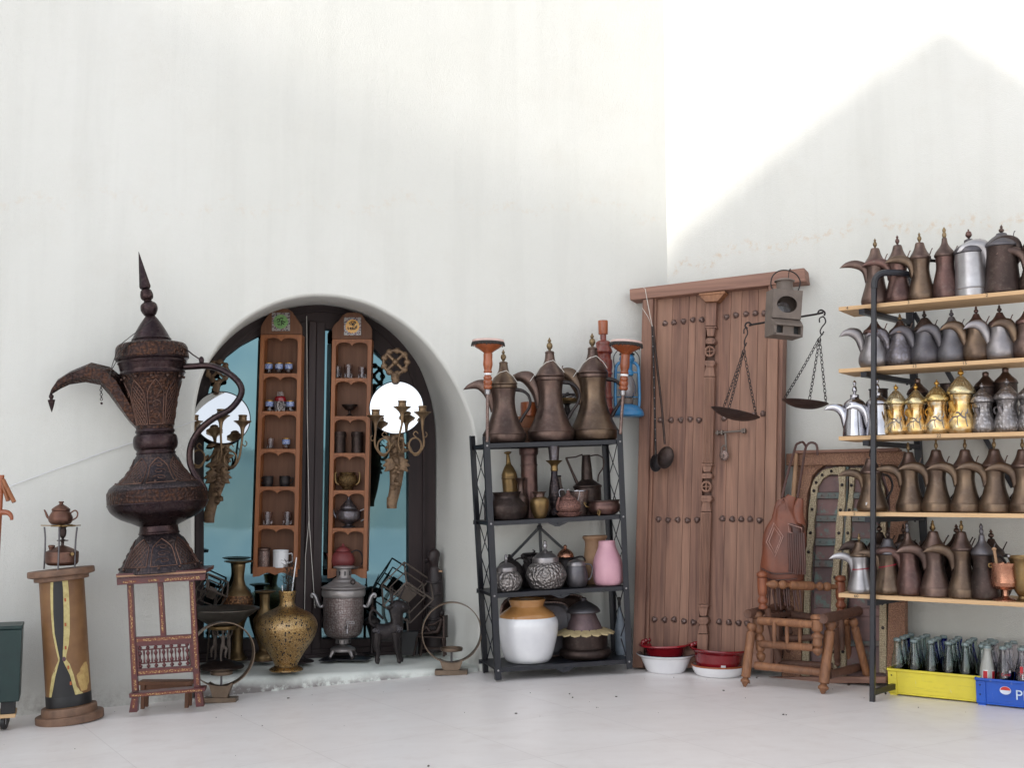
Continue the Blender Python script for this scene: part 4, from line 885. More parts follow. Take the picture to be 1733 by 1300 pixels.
for (hx, hy), apex, pl_, pr_, cs in (((1392, 534), (1387, 572), (1324, 676), (1401, 685), ((1328, 674, 0), (1370, 676, .05), (1398, 682, 0))), ((1262, 553), (1259, 592), (1204, 689), (1285, 708), ((1225, 688, .04), (1234, 690, -.05), (1279, 700, 0)))):
    b = MB(); s_ = 1 if hx > 1300 else 0.6
    b.tube([L_(hx, hy + 1), L_(hx + 4 * s_, hy + 5), L_(hx + 5 * s_, hy + 12), L_(hx - 1, hy + 20), L_(hx - 4 * s_, hy + 27), L_(hx - 1, hy + 33), L_(hx + 2 * s_, hy + 27)], 0.0034, 8, sp=3)
    b.tube([L_(hx, hy + 2), L_(hx - 5 * s_, hy + 5), L_(hx - 5 * s_, hy + 12)], 0.0034, 8, sp=3); b.tube([L_(hx - 2, hy + 33), L_(apex[0], apex[1])], 0.003, 6)
    part(scale, 'hook', X['vdark'], b)
    A = L_(*pl_); B = L_(*pr_); c = (A + B) / 2; r = (B - A).length / 2; ang = math.atan2(-(B.z - A.z), B.x - A.x)
    b = MB(); M_ = Matrix.Translation(c) @ Matrix.Rotation(ang, 4, 'Y')
    b.lathe([(0.003, -r * .30), (r * .4, -r * .27), (r * .75, -r * .15), (r, 0), (r, 0), (r * .985, .002), (r * .73, -r * .125), (r * .38, -r * .245), (.003, -r * .275)], 40, M_); part(scale, 'pan', rustp, b)
    for x, y, dy in cs: chain(scale, L_(*apex), L_(x, y, SCY + dy))
LMY = 5.42; t0 = P(1331, 571, LMY); lamp = thing('signal_lamp', 'square grey metal railway lamp with a round opening hung at the lintel end', 'lamp', t0, (0, 0, R(8))); k = K(LMY)
b = MB(k); Wd = 50
b.prism([(-24, 33), (25, 30), (30, 80), (-21, 82)], 0.0, 30.0)
hole = [(2 + 18 * math.cos(2 * PI * i / 28), 57 + 14.5 * math.sin(2 * PI * i / 28)) for i in range(28)]
outer = [(-25, 34), (26, 31), (31, 81), (-21, 84)]
b.v = []; b.f = []
ov = [Vector((x, z, 0)) for x, z in outer]; hv = [Vector((x, z, 0)) for x, z in hole]; al_ = ov + hv
tz = geometry.tessellate_polygon([ov, hv]); b.add([(p.x, -1.5, p.y) for p in al_], tz); b.add([(p.x, 0.5, p.y) for p in al_], tz)
b.add([(p.x, y, p.y) for y in (-1.5, 0.5) for p in hv], [(i, (i + 1) % 28, (i + 1) % 28 + 28, i + 28) for i in range(28)]); b.add([(p.x, y, p.y) for y in (-1.5, 34) for p in ov], [(i, (i + 1) % 4, (i + 1) % 4 + 4, i + 4) for i in range(4)]); b.add([(p.x, 34, p.y) for p in ov], [(0, 1, 2, 3)])
part(lamp, 'housing', X['railm'], b, ang=25)
part(lamp, 'lens', X['gclear'], MB(k).lathe([(14, 0), (14.5, 4), (9, 7), (1, 8)], 24, Matrix.Translation((4, 30, 52)) @ Matrix.Rotation(R(90), 4, 'X')))
b = MB(k); b.prism([(-27, 3), (24, -1), (26.5, 31), (-26, 34)], 2, 32); b.add([(-27, 2, 26), (26, 2, 23), (-27, 2, 33.5), (26.5, 2, 30.5), (-25, -16, 23), (23, -17, 20), (-25, -16, 19.5), (23, -17, 16.5), (-27, 2, 20), (26, 2, 17)], [(2, 3, 5, 4), (4, 5, 7, 6), (6, 7, 9, 8), (2, 4, 6, 8, 0), (3, 1, 9, 7, 5)])
b.prism([(-27, 3), (24, -1), (24, 3), (-27, 7)], -13, 2); b.prism([(-27, 3), (-23, 3), (-21, 22), (-26, 22)], -13, 2); b.prism([(20, 0), (24, 0), (25.5, 19), (21, 19)], -13, 2)
part(lamp, 'fuel_drawer', X['railm'], b, bevel=0.0015)
part(lamp, 'drawer_recess', X['black'], MB(k).prism([(-23, 5), (20, 3), (21, 19), (-22, 21)], -2, 1.5)); part(lamp, 'slide', X['railm'], MB(k).prism([(-10, 5), (9, 4), (10, 18), (-9, 19)], -9, -2.2))
b = MB(k); b.lathe([(15, 80), (15, 84), (14, 88), (14, 98), (17, 99), (17.5, 101), (13, 103), (11, 104)], 28, Matrix.Translation((5, 16, 0))); part(lamp, 'chimney', X['railm'], b)
b = MB(k); b.tube([(-19, 10, 84), (-22, 10, 94), (-18, 10, 108), (-6, 10, 117), (10, 10, 118), (24, 10, 112), (31, 10, 100), (29, 10, 88), (26, 10, 82)], 1.1, 8, sp=4); part(lamp, 'bail_handle', X['vdark'], b)
# hanger: a wire hook joining lamp and scale to the lintel
cord('wire_hook', 'thin iron wire hooking the lamp to the lintel end', [wp(DF, 1338, 456, -0.05), wp(DF, 1338, 455, -0.06), P(1336, 456, 5.60), P(1335, 462, 5.62), P(1330, 541, SCY)], 0.0022, 'darkstr', cat='wire')

# ================================================================ BASINS
def basin(px, py, prof, mat, label, inner=None, z=0.0, dx=0, name='basin', dy=0.0):
    q = F(px, py - 6); q = Vector((q.x + dx, q.y + dy, q.z + z)); k = K(q.y)
    t = thing(name, label, 'basin', q)
    MB(k).lathe(prof, 40).build('bowl', mat, t)
    if inner: MB(k).lathe(inner, 40).build('lining', X['bluegl'], t)
    return t, k, q
t, k, q = basin(1127, 1143, [(28, 0), (31, 1), (35, 8), (42, 24), (42, 24), (48, 28), (48.5, 29.5), (42, 27), (33, 8), (5, 3)], X['white'], 'white enamel basin with blue inside under the left red bowl', [(41, 24.5), (47, 28.8), (48, 30), (41.5, 28), (32.5, 9), (3, 5)])
t2 = thing('glazed_bowl', 'left dark red glazed bowl with coiled handles, resting in a white basin', 'bowl', q + Vector((0, 0, 20 * k)), (0, R(-2), 0), 'dark red bowls stacked on the basins')
prb = [(20, 0), (25, 1), (30, 8), (35, 20), (35, 20), (43, 23), (44, 25), (42, 26.5), (34, 22), (28, 8), (4, 4)]
MB(k).lathe(prb, 36, rib=0, ribn=0).build('bowl', X['redpl'], t2)
def coil(t, cx0, cy0, cz0, ang, k, n=5, L=26):
    b = MB(k)
    for i in range(n):
        f = (i / (n - 1) - .5) * L; x = cx0 + f * math.cos(ang); y = cy0 + f * math.sin(ang); b.ball((x, y, cz0 + 2.5 * math.cos(f / L * 2.6)), (4.2, 4.2, 4.4), 10, 7)
    b.tube([(cx0 - L * .62 * math.cos(ang), cy0 - L * .62 * math.sin(ang), cz0 - 3), (cx0 - L * .4 * math.cos(ang), cy0 - L * .4 * math.sin(ang), cz0 + 1), (cx0 + L * .4 * math.cos(ang), cy0 + L * .4 * math.sin(ang), cz0 + 1), (cx0 + L * .62 * math.cos(ang), cy0 + L * .62 * math.sin(ang), cz0 - 3)], 2.8, 8, sp=3)
    b.build('coiled_handle', X['redpl'], t)
coil(t2, -24, 28, 26, R(40), k); coil(t2, 29, 25, 26, R(-32), k)
t, k, q = basin(1216, 1149, [(34, 0), (38, 2), (42, 9), (44, 16), (43, 18), (40, 14), (36, 5), (5, 3)], X['white'], 'shallow white dish with a terracotta rim under the right red bowl')
MB(k).ring((0, 0, 17), 43.5, 1.5, 'Z', 36).build('rim', X['orange'], t)
t2 = thing('glazed_bowl', 'right dark red glazed bowl with a white price sticker, on a shallow dish', 'bowl', q + Vector((0, 0, 8 * k)), (0, R(2), 0), 'dark red bowls stacked on the basins')
prb = [(30, 0), (34, 1), (37, 12), (40, 28), (40, 28), (46, 33), (47, 35), (45, 36.5), (39, 31), (35, 12), (4, 4)]
MB(k).lathe(prb, 36).build('bowl', X['redpl'], t2); coil(t2, -32, 22, 37, R(38), k); coil(t2, 31, 22, 36, R(-32), k)
MB(k).box(-3, 4.5, -39.0, -37.4, 8, 13).build('price_sticker', X['white'], t2)

# ================================================================ TURNED WOOD CHAIR
def chair():
    c0 = F(1330, 1168); t = thing('turned_chair', 'low worn chair frame of turned wooden spindles with no seat', 'chair', c0)
    def q(px, py, Y): return P(px, py, Y) - c0
    yf, yb = 5.62, 6.0
    yl = F(1260, 1163).y; yr = F(1392, 1175).y; k = K(yf)
    leg = [(0, .25), (.06, .75), (.07, 1.0), (.10, 1.05), (.12, .8), (.14, .62), (.16, 1.0), (.18, 1.02), (.5, 1.0), (.8, 1.02), (.86, 1.0), (.88, .7), (.92, 1.05), (.97, 1.15), (1, .9)]
    def sp(name, a, b_, r, beads, mat='chair'): MB().turned(a, b_, r * k, beads).build(name, X[mat], t)
    sp('leg', q(1260, 1163, yl), q(1273, 1056, yl + .05), 7.5, leg); sp('leg', q(1392, 1176, yr), q(1406, 1052, yr + .06), 8.2, leg)
    post_ = [(0, .3), (.08, .9), (.16, .95), (.2, .55), (.26, .95), (.42, .85), (.45, 1.15), (.52, .9), (.56, .6), (.62, 1.05), (.78, 1.1), (.86, 1.1), (.875, .8), (.89, 1.2), (.95, 1.15), (.99, .7), (1, .1)]
    sp('front_post', q(1288.5, 1122, yl + .06), q(1281.5, 1035, yl + .06), 8, post_); sp('front_post', q(1384, 1110, yr + .02), q(1382, 1040, yr + .02), 8.6, post_)
    ringed = [(0, .95), (.01, 1.05), (.24, .98), (.245, .85), (.255, 1), (.49, 1), (.495, .86), (.505, 1.02), (.74, 1), (.745, .86), (.755, 1), (.99, .95), (1, .9)]
    sp('seat_rail', q(1285, 1051, yl + .03), q(1376, 1057.5, yr + .02), 6.6, ringed); sp('lower_rail', q(1288, 1090.5, yl + .05), q(1377, 1097, yr + .03), 6.4, ringed); sp('stretcher', q(1279, 1127, yl + .03), q(1391, 1139, yr + .04), 6.6, ringed)
    for x, y0 in ((1310, 1054), (1331.5, 1056), (1353.5, 1057)): sp('spindle', q(x, y0, yf + .02), q(x + .6, y0 + 34, yf + .02), 3.2, [(0, .8), (.2, 1), (.5, 1.1), (.8, 1), (1, .8)])
    bk = [(0, .5), (.02, .9), (.08, .95), (.14, .7), (.18, 1.0), (.25, 1.1), (.34, .75), (.4, .95), (.5, 1.05), (.72, 1.05), (.82, 1.05), (.84, .75), (.86, 1.1), (.93, 1.15), (.98, .8), (1, .3)]
    Lb, Rb = 5.73, 5.80
    sp('back_post', q(1291.5, 1032, Lb), q(1289, 967, Lb), 7.8, [(a, f * 1.0) for a, f in bk], 'chair2'); sp('back_post', q(1423, 1040, Rb), q(1422, 974, Rb), 8.0, bk, 'chair2')
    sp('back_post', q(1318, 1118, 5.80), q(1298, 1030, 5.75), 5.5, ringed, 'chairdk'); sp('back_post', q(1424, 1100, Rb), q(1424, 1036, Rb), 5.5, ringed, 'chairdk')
    sp('back_rail', q(1294, 989, Lb - .01), q(1416, 994, Rb - .01), 7.6, [(0, .35), (.05, .6), (.12, .98), (.17, .75), (.19, .45), (.22, .9), (.26, 1.0), (.31, .55), (.345, .5), (.36, .98), (.5, 1.03), (.66, .98), (.675, .55), (.72, .5), (.75, .95), (.79, .9), (.81, .55), (.84, .95), (.89, .95), (.93, .6), (1, .5)])
    arm = [(0, .8), (.005, 1), (.1, 1.05), (.45, 1), (.5, .95), (.9, 1.02), (.99, 1), (1, .8)]
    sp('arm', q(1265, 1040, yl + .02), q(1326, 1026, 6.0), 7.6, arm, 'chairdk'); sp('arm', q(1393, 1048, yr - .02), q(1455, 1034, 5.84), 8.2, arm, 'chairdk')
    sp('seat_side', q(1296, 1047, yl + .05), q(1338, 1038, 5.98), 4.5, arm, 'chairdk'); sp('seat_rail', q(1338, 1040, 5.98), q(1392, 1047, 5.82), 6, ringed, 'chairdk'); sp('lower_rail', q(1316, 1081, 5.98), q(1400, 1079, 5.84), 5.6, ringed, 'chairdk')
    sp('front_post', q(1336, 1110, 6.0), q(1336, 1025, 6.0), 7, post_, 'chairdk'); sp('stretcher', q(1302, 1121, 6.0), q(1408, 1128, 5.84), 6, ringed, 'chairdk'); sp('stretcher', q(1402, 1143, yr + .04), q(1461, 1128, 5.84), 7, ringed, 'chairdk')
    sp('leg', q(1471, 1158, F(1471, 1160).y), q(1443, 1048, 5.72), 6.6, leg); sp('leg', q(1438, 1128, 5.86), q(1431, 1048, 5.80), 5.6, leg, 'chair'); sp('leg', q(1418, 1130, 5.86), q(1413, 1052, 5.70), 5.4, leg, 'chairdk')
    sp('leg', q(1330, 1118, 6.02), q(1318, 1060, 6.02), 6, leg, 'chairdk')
chair()

# ================================================================ SMALL CARVED DOOR behind the rack
cf = F(1385, 1152); CF = Fr(Vector((cf.x, cf.y, cf.z)), AR, 0.09, 0)
cdoor = thing('carved_shutter', 'small carved Indian shutter with worn green and brown panels leaning behind the chair', 'shutter', M=CF.M)
carv = ornate('carved_pale_wood', (180, 138, 112), (156, 116, 94), (112, 80, 64), 120, 0.0, 0.7, 0.9); greenw = plain('worn_green_paint', (92, 112, 110), (104, 84, 80), 0.75, 22, 0.4, 60); greenc = ornate('carved_green_and_cream', (204, 186, 156), (182, 172, 146), (134, 118, 96), 110, 0.0, 0.75, 0.9)
panelm = plain('worn_purple_brown_panel', (124, 96, 94), (98, 84, 84), 0.7, 14, 0.4, 50)
def panelmat():
    m = N('worn_painted_panel'); a = m.noise(7, 5, .65); c = m.mix(m.ramp(a, .4, .6), srgb((122, 94, 92)), srgb((98, 80, 80))); c = m.mix(m.math('MULTIPLY', m.ramp(m.noise(12, 5, .7), .52, .62), .8), c, srgb((92, 128, 122)))
    m.col(c).set(Roughness=.7); m.bump(m.noise(40, 4), .4, .003); return m.m
panelm = panelmat()
b = MB(); slab(b, CF, [(1330, 768), (1532, 764), (1532, 786), (1330, 788)], -0.04, 0.02); part(cdoor, 'lintel', carv, b, bevel=0.003)
b = MB(); slab(b, CF, [(1345, 762.5), (1520, 758), (1520, 764), (1345, 768)], -0.055, 0.02); part(cdoor, 'cornice', X['doorh'], b, bevel=0.004)
LJ = [(1350, 788), (1395, 787), (1383, 796), (1374, 806), (1371, 820), (1366, 835), (1363, 870), (1354, 1150), (1322, 1150)]
RJ = [(1532, 786), (1478, 787), (1488, 796), (1497, 806), (1500, 820), (1505, 835), (1507, 870), (1500, 1150), (1532, 1150)]
b = MB(); slab(b, CF, LJ, -0.02, 0.03); slab(b, CF, RJ, -0.02, 0.03); part(cdoor, 'jamb', carv, b, bevel=0.003)
b = MB(); slab(b, CF, [(1356, 787), (1510, 787), (1506, 1150), (1346, 1150)], 0.022, 0.03); part(cdoor, 'backing', panelm, b)
for xa0, xa1, xb0, xb1 in ((1384, 1422, 1372, 1408), (1445, 1492, 1432, 1492)):
    yy = [806, 834, 844, 873, 883, 912, 924, 949, 960, 1000, 1030, 1044, 1086, 1094, 1140]
    for i in range(len(yy) - 1):
        y0, y1 = yy[i], yy[i + 1]; f0_ = (y0 - 800) / 340; f1_ = (y1 - 800) / 340
        quad = [(xa0 + (xb0 - xa0) * f0_, y0), (xa1 + (xb1 - xa1) * f0_, y0), (xa1 + (xb1 - xa1) * f1_, y1), (xa0 + (xb0 - xa0) * f1_, y1)]
        b = MB()
        if y1 - y0 > 13: slab(b, CF, quad, 0.008, 0.02); part(cdoor, 'panel', panelm, b, bevel=0.004)
        else:
            slab(b, CF, quad, -0.008, 0.02)
            for s_ in (.2, .5, .8): u, v = CF.uv(quad[0][0] * (1 - s_) + quad[1][0] * s_, (y0 + y1) / 2, -0.008); b.ball((u, -0.008, v), .0045, 8, 5)
            part(cdoor, 'cross_band', greenw, b, bevel=0.002)
def curvebar(pts, w, y0, y1, name, mat, nails=True):
    q = [Vector((x, 0, z)) for x, z in fp(CF, spline(pts, 3), y0)]; b = MB()
    L = []; Rr = []
    for i, p in enumerate(q):
        a = q[max(i - 1, 0)]; c = q[min(i + 1, len(q) - 1)]; t_ = (c - a).normalized(); n_ = Vector((-t_.z, 0, t_.x)); ww = w * (1 + 0.13 * math.sin(i * 1.9)); L.append((p + n_ * ww / 2)); Rr.append((p - n_ * ww / 2))
    b.prism([(p.x, p.z) for p in L] + [(p.x, p.z) for p in reversed(Rr)], y0, y1); part(cdoor, name, mat, b, bevel=0.003)
    if nails:
        for i in range(2, len(q) - 1, 3): part(cdoor, 'nail', X['vdark'], MB().ball((q[i].x, y0 - .001, q[i].z), (.0085, .006, .0085), 10, 6))
curvebar([(1424, 790), (1425, 838), (1421, 876), (1419, 916), (1415, 955), (1412, 1000), (1409, 1145)], 0.036, -0.022, 0.01, 'centre_stile', greenc)
curvebar([(1442, 792), (1440, 838), (1436, 876), (1434, 916), (1430, 955), (1428, 1000), (1426, 1145)], 0.026, -0.014, 0.01, 'centre_stile', greenc)
curvebar([(1420, 797), (1400, 799), (1388, 808), (1379, 822), (1377, 838), (1373, 876), (1371, 916), (1367, 960), (1362, 1145)], 0.036, -0.012, 0.01, 'arch_moulding', greenc)
curvebar([(1447, 797), (1468, 800), (1480, 808), (1489, 822), (1492, 838), (1494, 876), (1494, 1140)], 0.034, -0.012, 0.01, 'arch_moulding', greenc)
b = MB(); slab(b, CF, [(1431, 790), (1436, 790), (1421, 1145), (1416, 1145)], -0.006, 0.01); part(cdoor, 'meeting_strip', greenw, b)
b = MB(); slab(b, CF, [(1300, 1146), (1500, 1146), (1500, 1157), (1300, 1157)], -0.05, 0.03); part(cdoor, 'threshold', X['doorh'], b, bevel=0.004)
# stick and leather bag hung on the shutter's corner
tag(MB().turned(wp(CF, 1342, 850, -0.06), wp(CF, 1348, 768, -0.06), 0.011, [(0, 1), (.5, 1.1), (1, .8)]).build('wooden_stick', X['clay']), 'pale peeled stick standing behind the leather bag', 'stick')
bag = thing('leather_bag', 'brown leather bag with fringes and a stitched diamond hanging above the chair', 'bag', P(1326, 985, 5.80), (0, 0, R(-20))); bo = Vector(bag.location); k = K(bo.y)
b = MB(k)
b.blade([(8, 146), (0, 134), (-12, 118), (-22, 100), (-31, 75), (-36, 45), (-37, 20), (-34, 2), (-30, -4)], [(20, 140), (20, 128), (27, 112), (32, 98), (38, 75), (38, 45), (34, 20), (31, 2), (27, -4)], [3, 5, 8, 10, 15, 18, 19, 17, 13], 28)
b.blade([(22, 140), (20, 130), (18, 112), (18, 100)], [(32, 138), (36, 124), (39, 106), (39, 94)], [2.5, 5, 8, 10], 12); b.blade([(-6, 134), (-14, 122), (-20, 108)], [(4, 140), (4, 124), (0, 106)], [2, 4, 6], 10)
rs = random.Random(4)
for i, v in enumerate(b.v): a = math.atan2(v.y, v.x - 4); v.y *= 1 + (0.10 + 0.16 * max(0, v.z - 40) / 100) * math.sin(a * 7 + v.z * .05); v.x += (1.4 + 2.2 * max(0, v.z - 70) / 70) * math.sin(v.z * .10 + a * 3)
part(bag, 'body', X['leather'], b, ang=80)
b = MB(k); b.tube([(-35, -10, 22), (-16, -19.5, 15), (4, -21, 15), (22, -17, 17), (34, -8, 19)], 1.2, 6, sp=3); b.tube([(-33, -11, 8), (-14, -19, 4), (6, -20, 5), (24, -15, 7)], 1, 6, sp=3)
part(bag, 'piping', X['leatherdk'], b)
b = MB(k); dm = [(-12, -12.5, 98), (3, -14.5, 76), (-11, -17, 42), (-25, -12.5, 66)]
b.tube([(x, y - 1.2, z) for x, y, z in dm], .6, 6, True); b.tube([(-10 + (x + 10) * .72, y - 1.6, 68 + (z - 68) * .74) for x, y, z in dm], .6, 6, True); part(bag, 'stitched_diamond', X['stitch'], b)
b = MB(k); b.blade([(8, 100), (8, 96), (10, 84), (11, 80)], [(36, 92), (37, 86), (37, 78), (37, 74)], [11, 14, 16, 16], 10); part(bag, 'flap', X['leatherdk'], b)
b = MB(k); b.tube([(11, -15.4, 97), (33, -14.5, 90), (34, -15.5, 78), (13, -17.5, 83)], .6, 6, True); part(bag, 'flap_stitching', X['stitch'], b)
for i in range(8):
    x = 12 + i * 3.5; b = MB(k); b.tube([(x, -17, 82), (x + .4, -20, 60), (x + 1, -19.5, 32), (x + rs.uniform(-1, 1), -18.5, 14)], [1.9, 1.9, 1.8, 1.5], 6, flat=.5); part(bag, 'fringe', X['leatherdk'], b)
for i in range(11):
    x = -26 + i * 5.2; b = MB(k); b.tube([(x, -8, 0), (x + rs.uniform(-2, 2), -9, -18), (x + rs.uniform(-4, 4), -8, -38 - rs.uniform(0, 10))], [1.6, 1.6, 1.2], 6, flat=.5); part(bag, 'fringe', X['leatherdk'], b)
for pts_ in ([(0, 4, 140), (6, 18, 170), (14, 40, 206), (20, 62, 232)], [(26, 0, 140), (30, 16, 170), (34, 36, 204), (37, 50, 226), (45, 50, 234), (55, 48, 230), (57, 40, 212)], [(20, 62, 232), (30, 66, 236), (37, 50, 228)]):
    b = MB(k); b.tube(pts_, 2.1, 6, flat=.45, sp=3); part(bag, 'strap', X['leatherdk'], b)
# ================================================================ BLACK METAL SHELF UNIT
UO = P(843, 1150, 5.9); UF = Fr(Vector((UO.x, UO.y, 0.0)), AL)
unit = thing('shelf_unit', 'black metal four tier shelf unit with lattice sides, between the arch and the old door', 'shelving unit', M=UF.M)
ir = X['iron']; UD = 0.31
ULN = [((829, 751), (1046, 744)), ((832, 883), (1050, 871)), ((838, 1005), (1056, 992)), ((842, 1131), (1064, 1116))]
usz = []
for i, (a, c) in enumerate(ULN):
    A = UF.uv(*a); C_ = UF.uv(*c); usz.append((A, C_)); b = MB()
    b.prism([(A[0] - .02, A[1] - .004), (C_[0] + .02, C_[1] - .004), (C_[0] + .02, C_[1] + .0), (A[0] - .02, A[1])], 0.002, UD)
    b.prism([(A[0] - .02, A[1] - .024), (C_[0] + .02, C_[1] - .024), (C_[0] + .02, C_[1] - .0), (A[0] - .02, A[1])], -0.004, 0.002)
    b.prism([(A[0] - .02, A[1] - .024), (C_[0] + .02, C_[1] - .024), (C_[0] + .02, C_[1] - .0), (A[0] - .02, A[1])], UD, UD + 0.006)
    if i: m_ = ((A[0] + C_[0]) / 2, (A[1] + C_[1]) / 2 - .024); b.prism([(m_[0] - .06, m_[1] + .001), (m_[0] + .06, m_[1] + .001), (m_[0] + .012, m_[1] - .02), (m_[0] - .012, m_[1] - .02)], -0.006, -0.002); b.ball((m_[0], -0.008, m_[1] - .004), .004, 8, 5)
    part(unit, 'shelf', ir, b, bevel=0.001)
def upt(px, py, d): u = UF.uv(px, py, d); return Vector((u[0], d, u[1]))
pp = {'fl': (upt(823.5, 739, -.012), upt(844, 1152, -.012)), 'fr': (upt(1048.5, 728, -.012), upt(1065.5, 1133, -.012)), 'rl': (upt(799, 738, UD), upt(822, 1139, UD)), 'rr': (upt(1022, 733, UD), upt(1040, 1118, UD))}
for n_, (a, c) in pp.items():
    b = MB(); a = a.copy(); c = c.copy(); b.bar(a, c, 0.033, 0.004); b.bar(a + Vector((-.0145 if 'l' in n_[1] else .0145, .014 * (1 if n_[0] == 'f' else -1), 0)), c + Vector((-.0145 if 'l' in n_[1] else .0145, .014 * (1 if n_[0] == 'f' else -1), 0)), 0.004, 0.026); part(unit, 'post', ir, b, bevel=0.0015)
    if n_[0] == 'f':
        for i in range(4):
            A, C_ = usz[i]; z = A[1] if n_[1] == 'l' else C_[1]; z -= .012; t_ = (z - c.z) / (a.z - c.z); q = c.lerp(a, t_); b = MB(); b.ball((q.x, q.y - .003, q.z), (.0055, .003, .0055), 10, 6); part(unit, 'bolt', X['alu'], b)
for s_ in 'lr':
    f, r_ = pp['f' + s_], pp['r' + s_]
    for i in range(4):
        z = usz[i][0][1] if s_ == 'l' else usz[i][1][1]; z -= .012
        qf = f[1].lerp(f[0], (z - f[1].z) / (f[0].z - f[1].z)); qr = r_[1].lerp(r_[0], (z - r_[1].z) / (r_[0].z - r_[1].z))
        b = MB(); b.bar(qf, qr, .004, .020, up=(0, 0, 1)); part(unit, 'side_rail', ir, b)
        if i < 3:
            z2 = (usz[i + 1][0][1] if s_ == 'l' else usz[i + 1][1][1]) - .0; q2f = f[1].lerp(f[0], (z2 - f[1].z) / (f[0].z - f[1].z)); q2r = r_[1].lerp(r_[0], (z2 - r_[1].z) / (r_[0].z - r_[1].z)); zz = [0, .5, 1]
            b = MB()
            for e0, e1 in ((.15, .85), (.85, .15)):
                pa = qf.lerp(qr, e0); pm = qf.lerp(qr, .5).lerp(q2f.lerp(q2r, .5), .28); pn = qf.lerp(qr, e1).lerp(q2f.lerp(q2r, e1), .5); po = qf.lerp(qr, .5).lerp(q2f.lerp(q2r, .5), .74); pe = q2f.lerp(q2r, e0); b.tube([pa, pm, pn, po, pe], .0028, 6)
            part(unit, 'lattice', ir, b)
b = MB(); h = upt(913, 893, UD); b.bar(upt(913, 880, UD), upt(916, 948, UD), .014, .012); b.bar(h, upt(858, 950, UD), .014, .01); b.bar(h, upt(985, 958, UD), .014, .01); b.ball(h, (.016, .01, .016)); part(unit, 'rear_brace', ir, b)

def US(px, shelf, d):
    """point on shelf seen at column px, d metres behind its front edge"""
    A, C_ = usz[shelf]; y0 = ULN[shelf][0][1]; u = UF.uv(px, y0, d)[0]; z = A[1] + (C_[1] - A[1]) * (u - A[0]) / (C_[0] - A[0]) + .0008
    q = UF.w(u, d, z); return q, K(q.y)
TL = -0.035
# three big pots on top
for px, h, w, lb, sty in ((854, 160, .93, 'brown coffee pot with the lowest lid, left of the three on the black shelf unit', 'A'), (933, 178, 1.0, 'tall brown coffee pot in the middle of the three on the black unit', 'A'), (1006, 183, 1.03, 'tallest brown coffee pot, right of the three on the black shelf unit', 'A')):
    q, k = US(px, 0, .12); pot(q, k, sty, h, w, (br if px != 1006 else b2, b2 if px == 854 else br, fn), lb, 'large coffee pots on top of the black shelf unit', rotz=R(-6), tilt=-.015, seg=48)
for a, mm_, c in ((US(854, 0, .12)[0], (-28, 30), 113), (US(933, 0, .12)[0], (-32, 30), 128), (US(1006, 0, .12)[0], (-32, 33), 133)):
    k = K(a.y); q = lambda x, y, z: a + Vector((x, y, z)) * k
    cord('string', {113: 'white cord tying the lid of the left big coffee pot', 128: 'white cord tying the lid of the middle big coffee pot', 133: 'white cord tying the lid of the tallest coffee pot'}[c], [q(mm_[0] - 4, -5, c - 25), q(-20, -13, c - 3), q(-9, -16, c + 6), q(3, -14.5, c + 10), q(14, -12, c + 1), q(22, -8, c - 10)], 0.0018)

def drumstand(label, px, py_top, rodbase, Y):
    top = P(px, py_top, Y); base = P(rodbase[0], rodbase[1], Y); k = K(Y); d = (top - base); L = d.length / k
    qn = d.normalized().to_track_quat('Z', 'X').to_euler()
    t = thing('hookah_pipe', label, 'hookah stem', base, tuple(qn), 'turned hookah stems at the shelf corners')
    z = lambda py: (rodbase[1] - py) * L / (rodbase[1] - py_top)
    MB(k).lathe([(2.8, 0), (2.8, L - 82)], 12, sp=False).build('rod', X['stud'], t)
    MB(k).lathe([(4.4, L - 92), (4.8, L - 91), (4.8, L - 84), (4.2, L - 83)], 16, sp=False).build('ferrule', X['alu'], t)
    w = L - 83
    MB(k).lathe([(5.5, w), (7.2, w + 2), (7.6, w + 5), (6.4, w + 7), (6.4, w + 7), (7.6, w + 10), (7.6, w + 14), (6.2, w + 16), (6.2, w + 16), (7.2, w + 18), (7.0, w + 21), (5.8, w + 23), (5.8, w + 27), (7.2, w + 29), (7.2, w + 31), (6.2, w + 33), (8.2, w + 42), (7.6, w + 52), (7.8, w + 60), (6.8, w + 62), (6.8, w + 62), (12, w + 66), (20, w + 71), (26, w + 76), (26, w + 78)], 28).build('turned_wood', X['orange'], t)
    MB(k).lathe([(6.5, w + 24), (7.1, w + 24.5), (7.1, w + 27), (6.5, w + 27.5)], 20).build('band', X['white'], t)
    rs = random.Random(int(px)); b = MB(k)
    b.lathe([(24, w + 75), (27.5, w + 76), (28, w + 79), (26, w + 81), (10, w + 82), (.5, w + 82.5)], 40)
    for i in range(26):
        a = 2 * PI * i / 26; b.tube([(27.5 * math.cos(a), 27.5 * math.sin(a), w + 79.5), (28.5 * math.cos(a + .06), 28.5 * math.sin(a + .06), w + 75 - rs.uniform(0, 2))], .9, 5)
    b.build('fringed_rim', X['darkstr'], t)
    MB(k).lathe([(26.5, w + 80), (27, w + 82.6), (24, w + 85), (.5, w + 86.5)], 36).build('cushion', plain('pale_pink_cloth', (226, 196, 188), None, .8), t)
drumstand('turned orange wood hookah stem with a fringed pale top at the left shelf corner', 826, 577, (824.5, 748), 5.86)
drumstand('turned orange wood hookah stem with a fringed pink top by the blue lantern', 1060, 579, (1050, 735), 6.07)
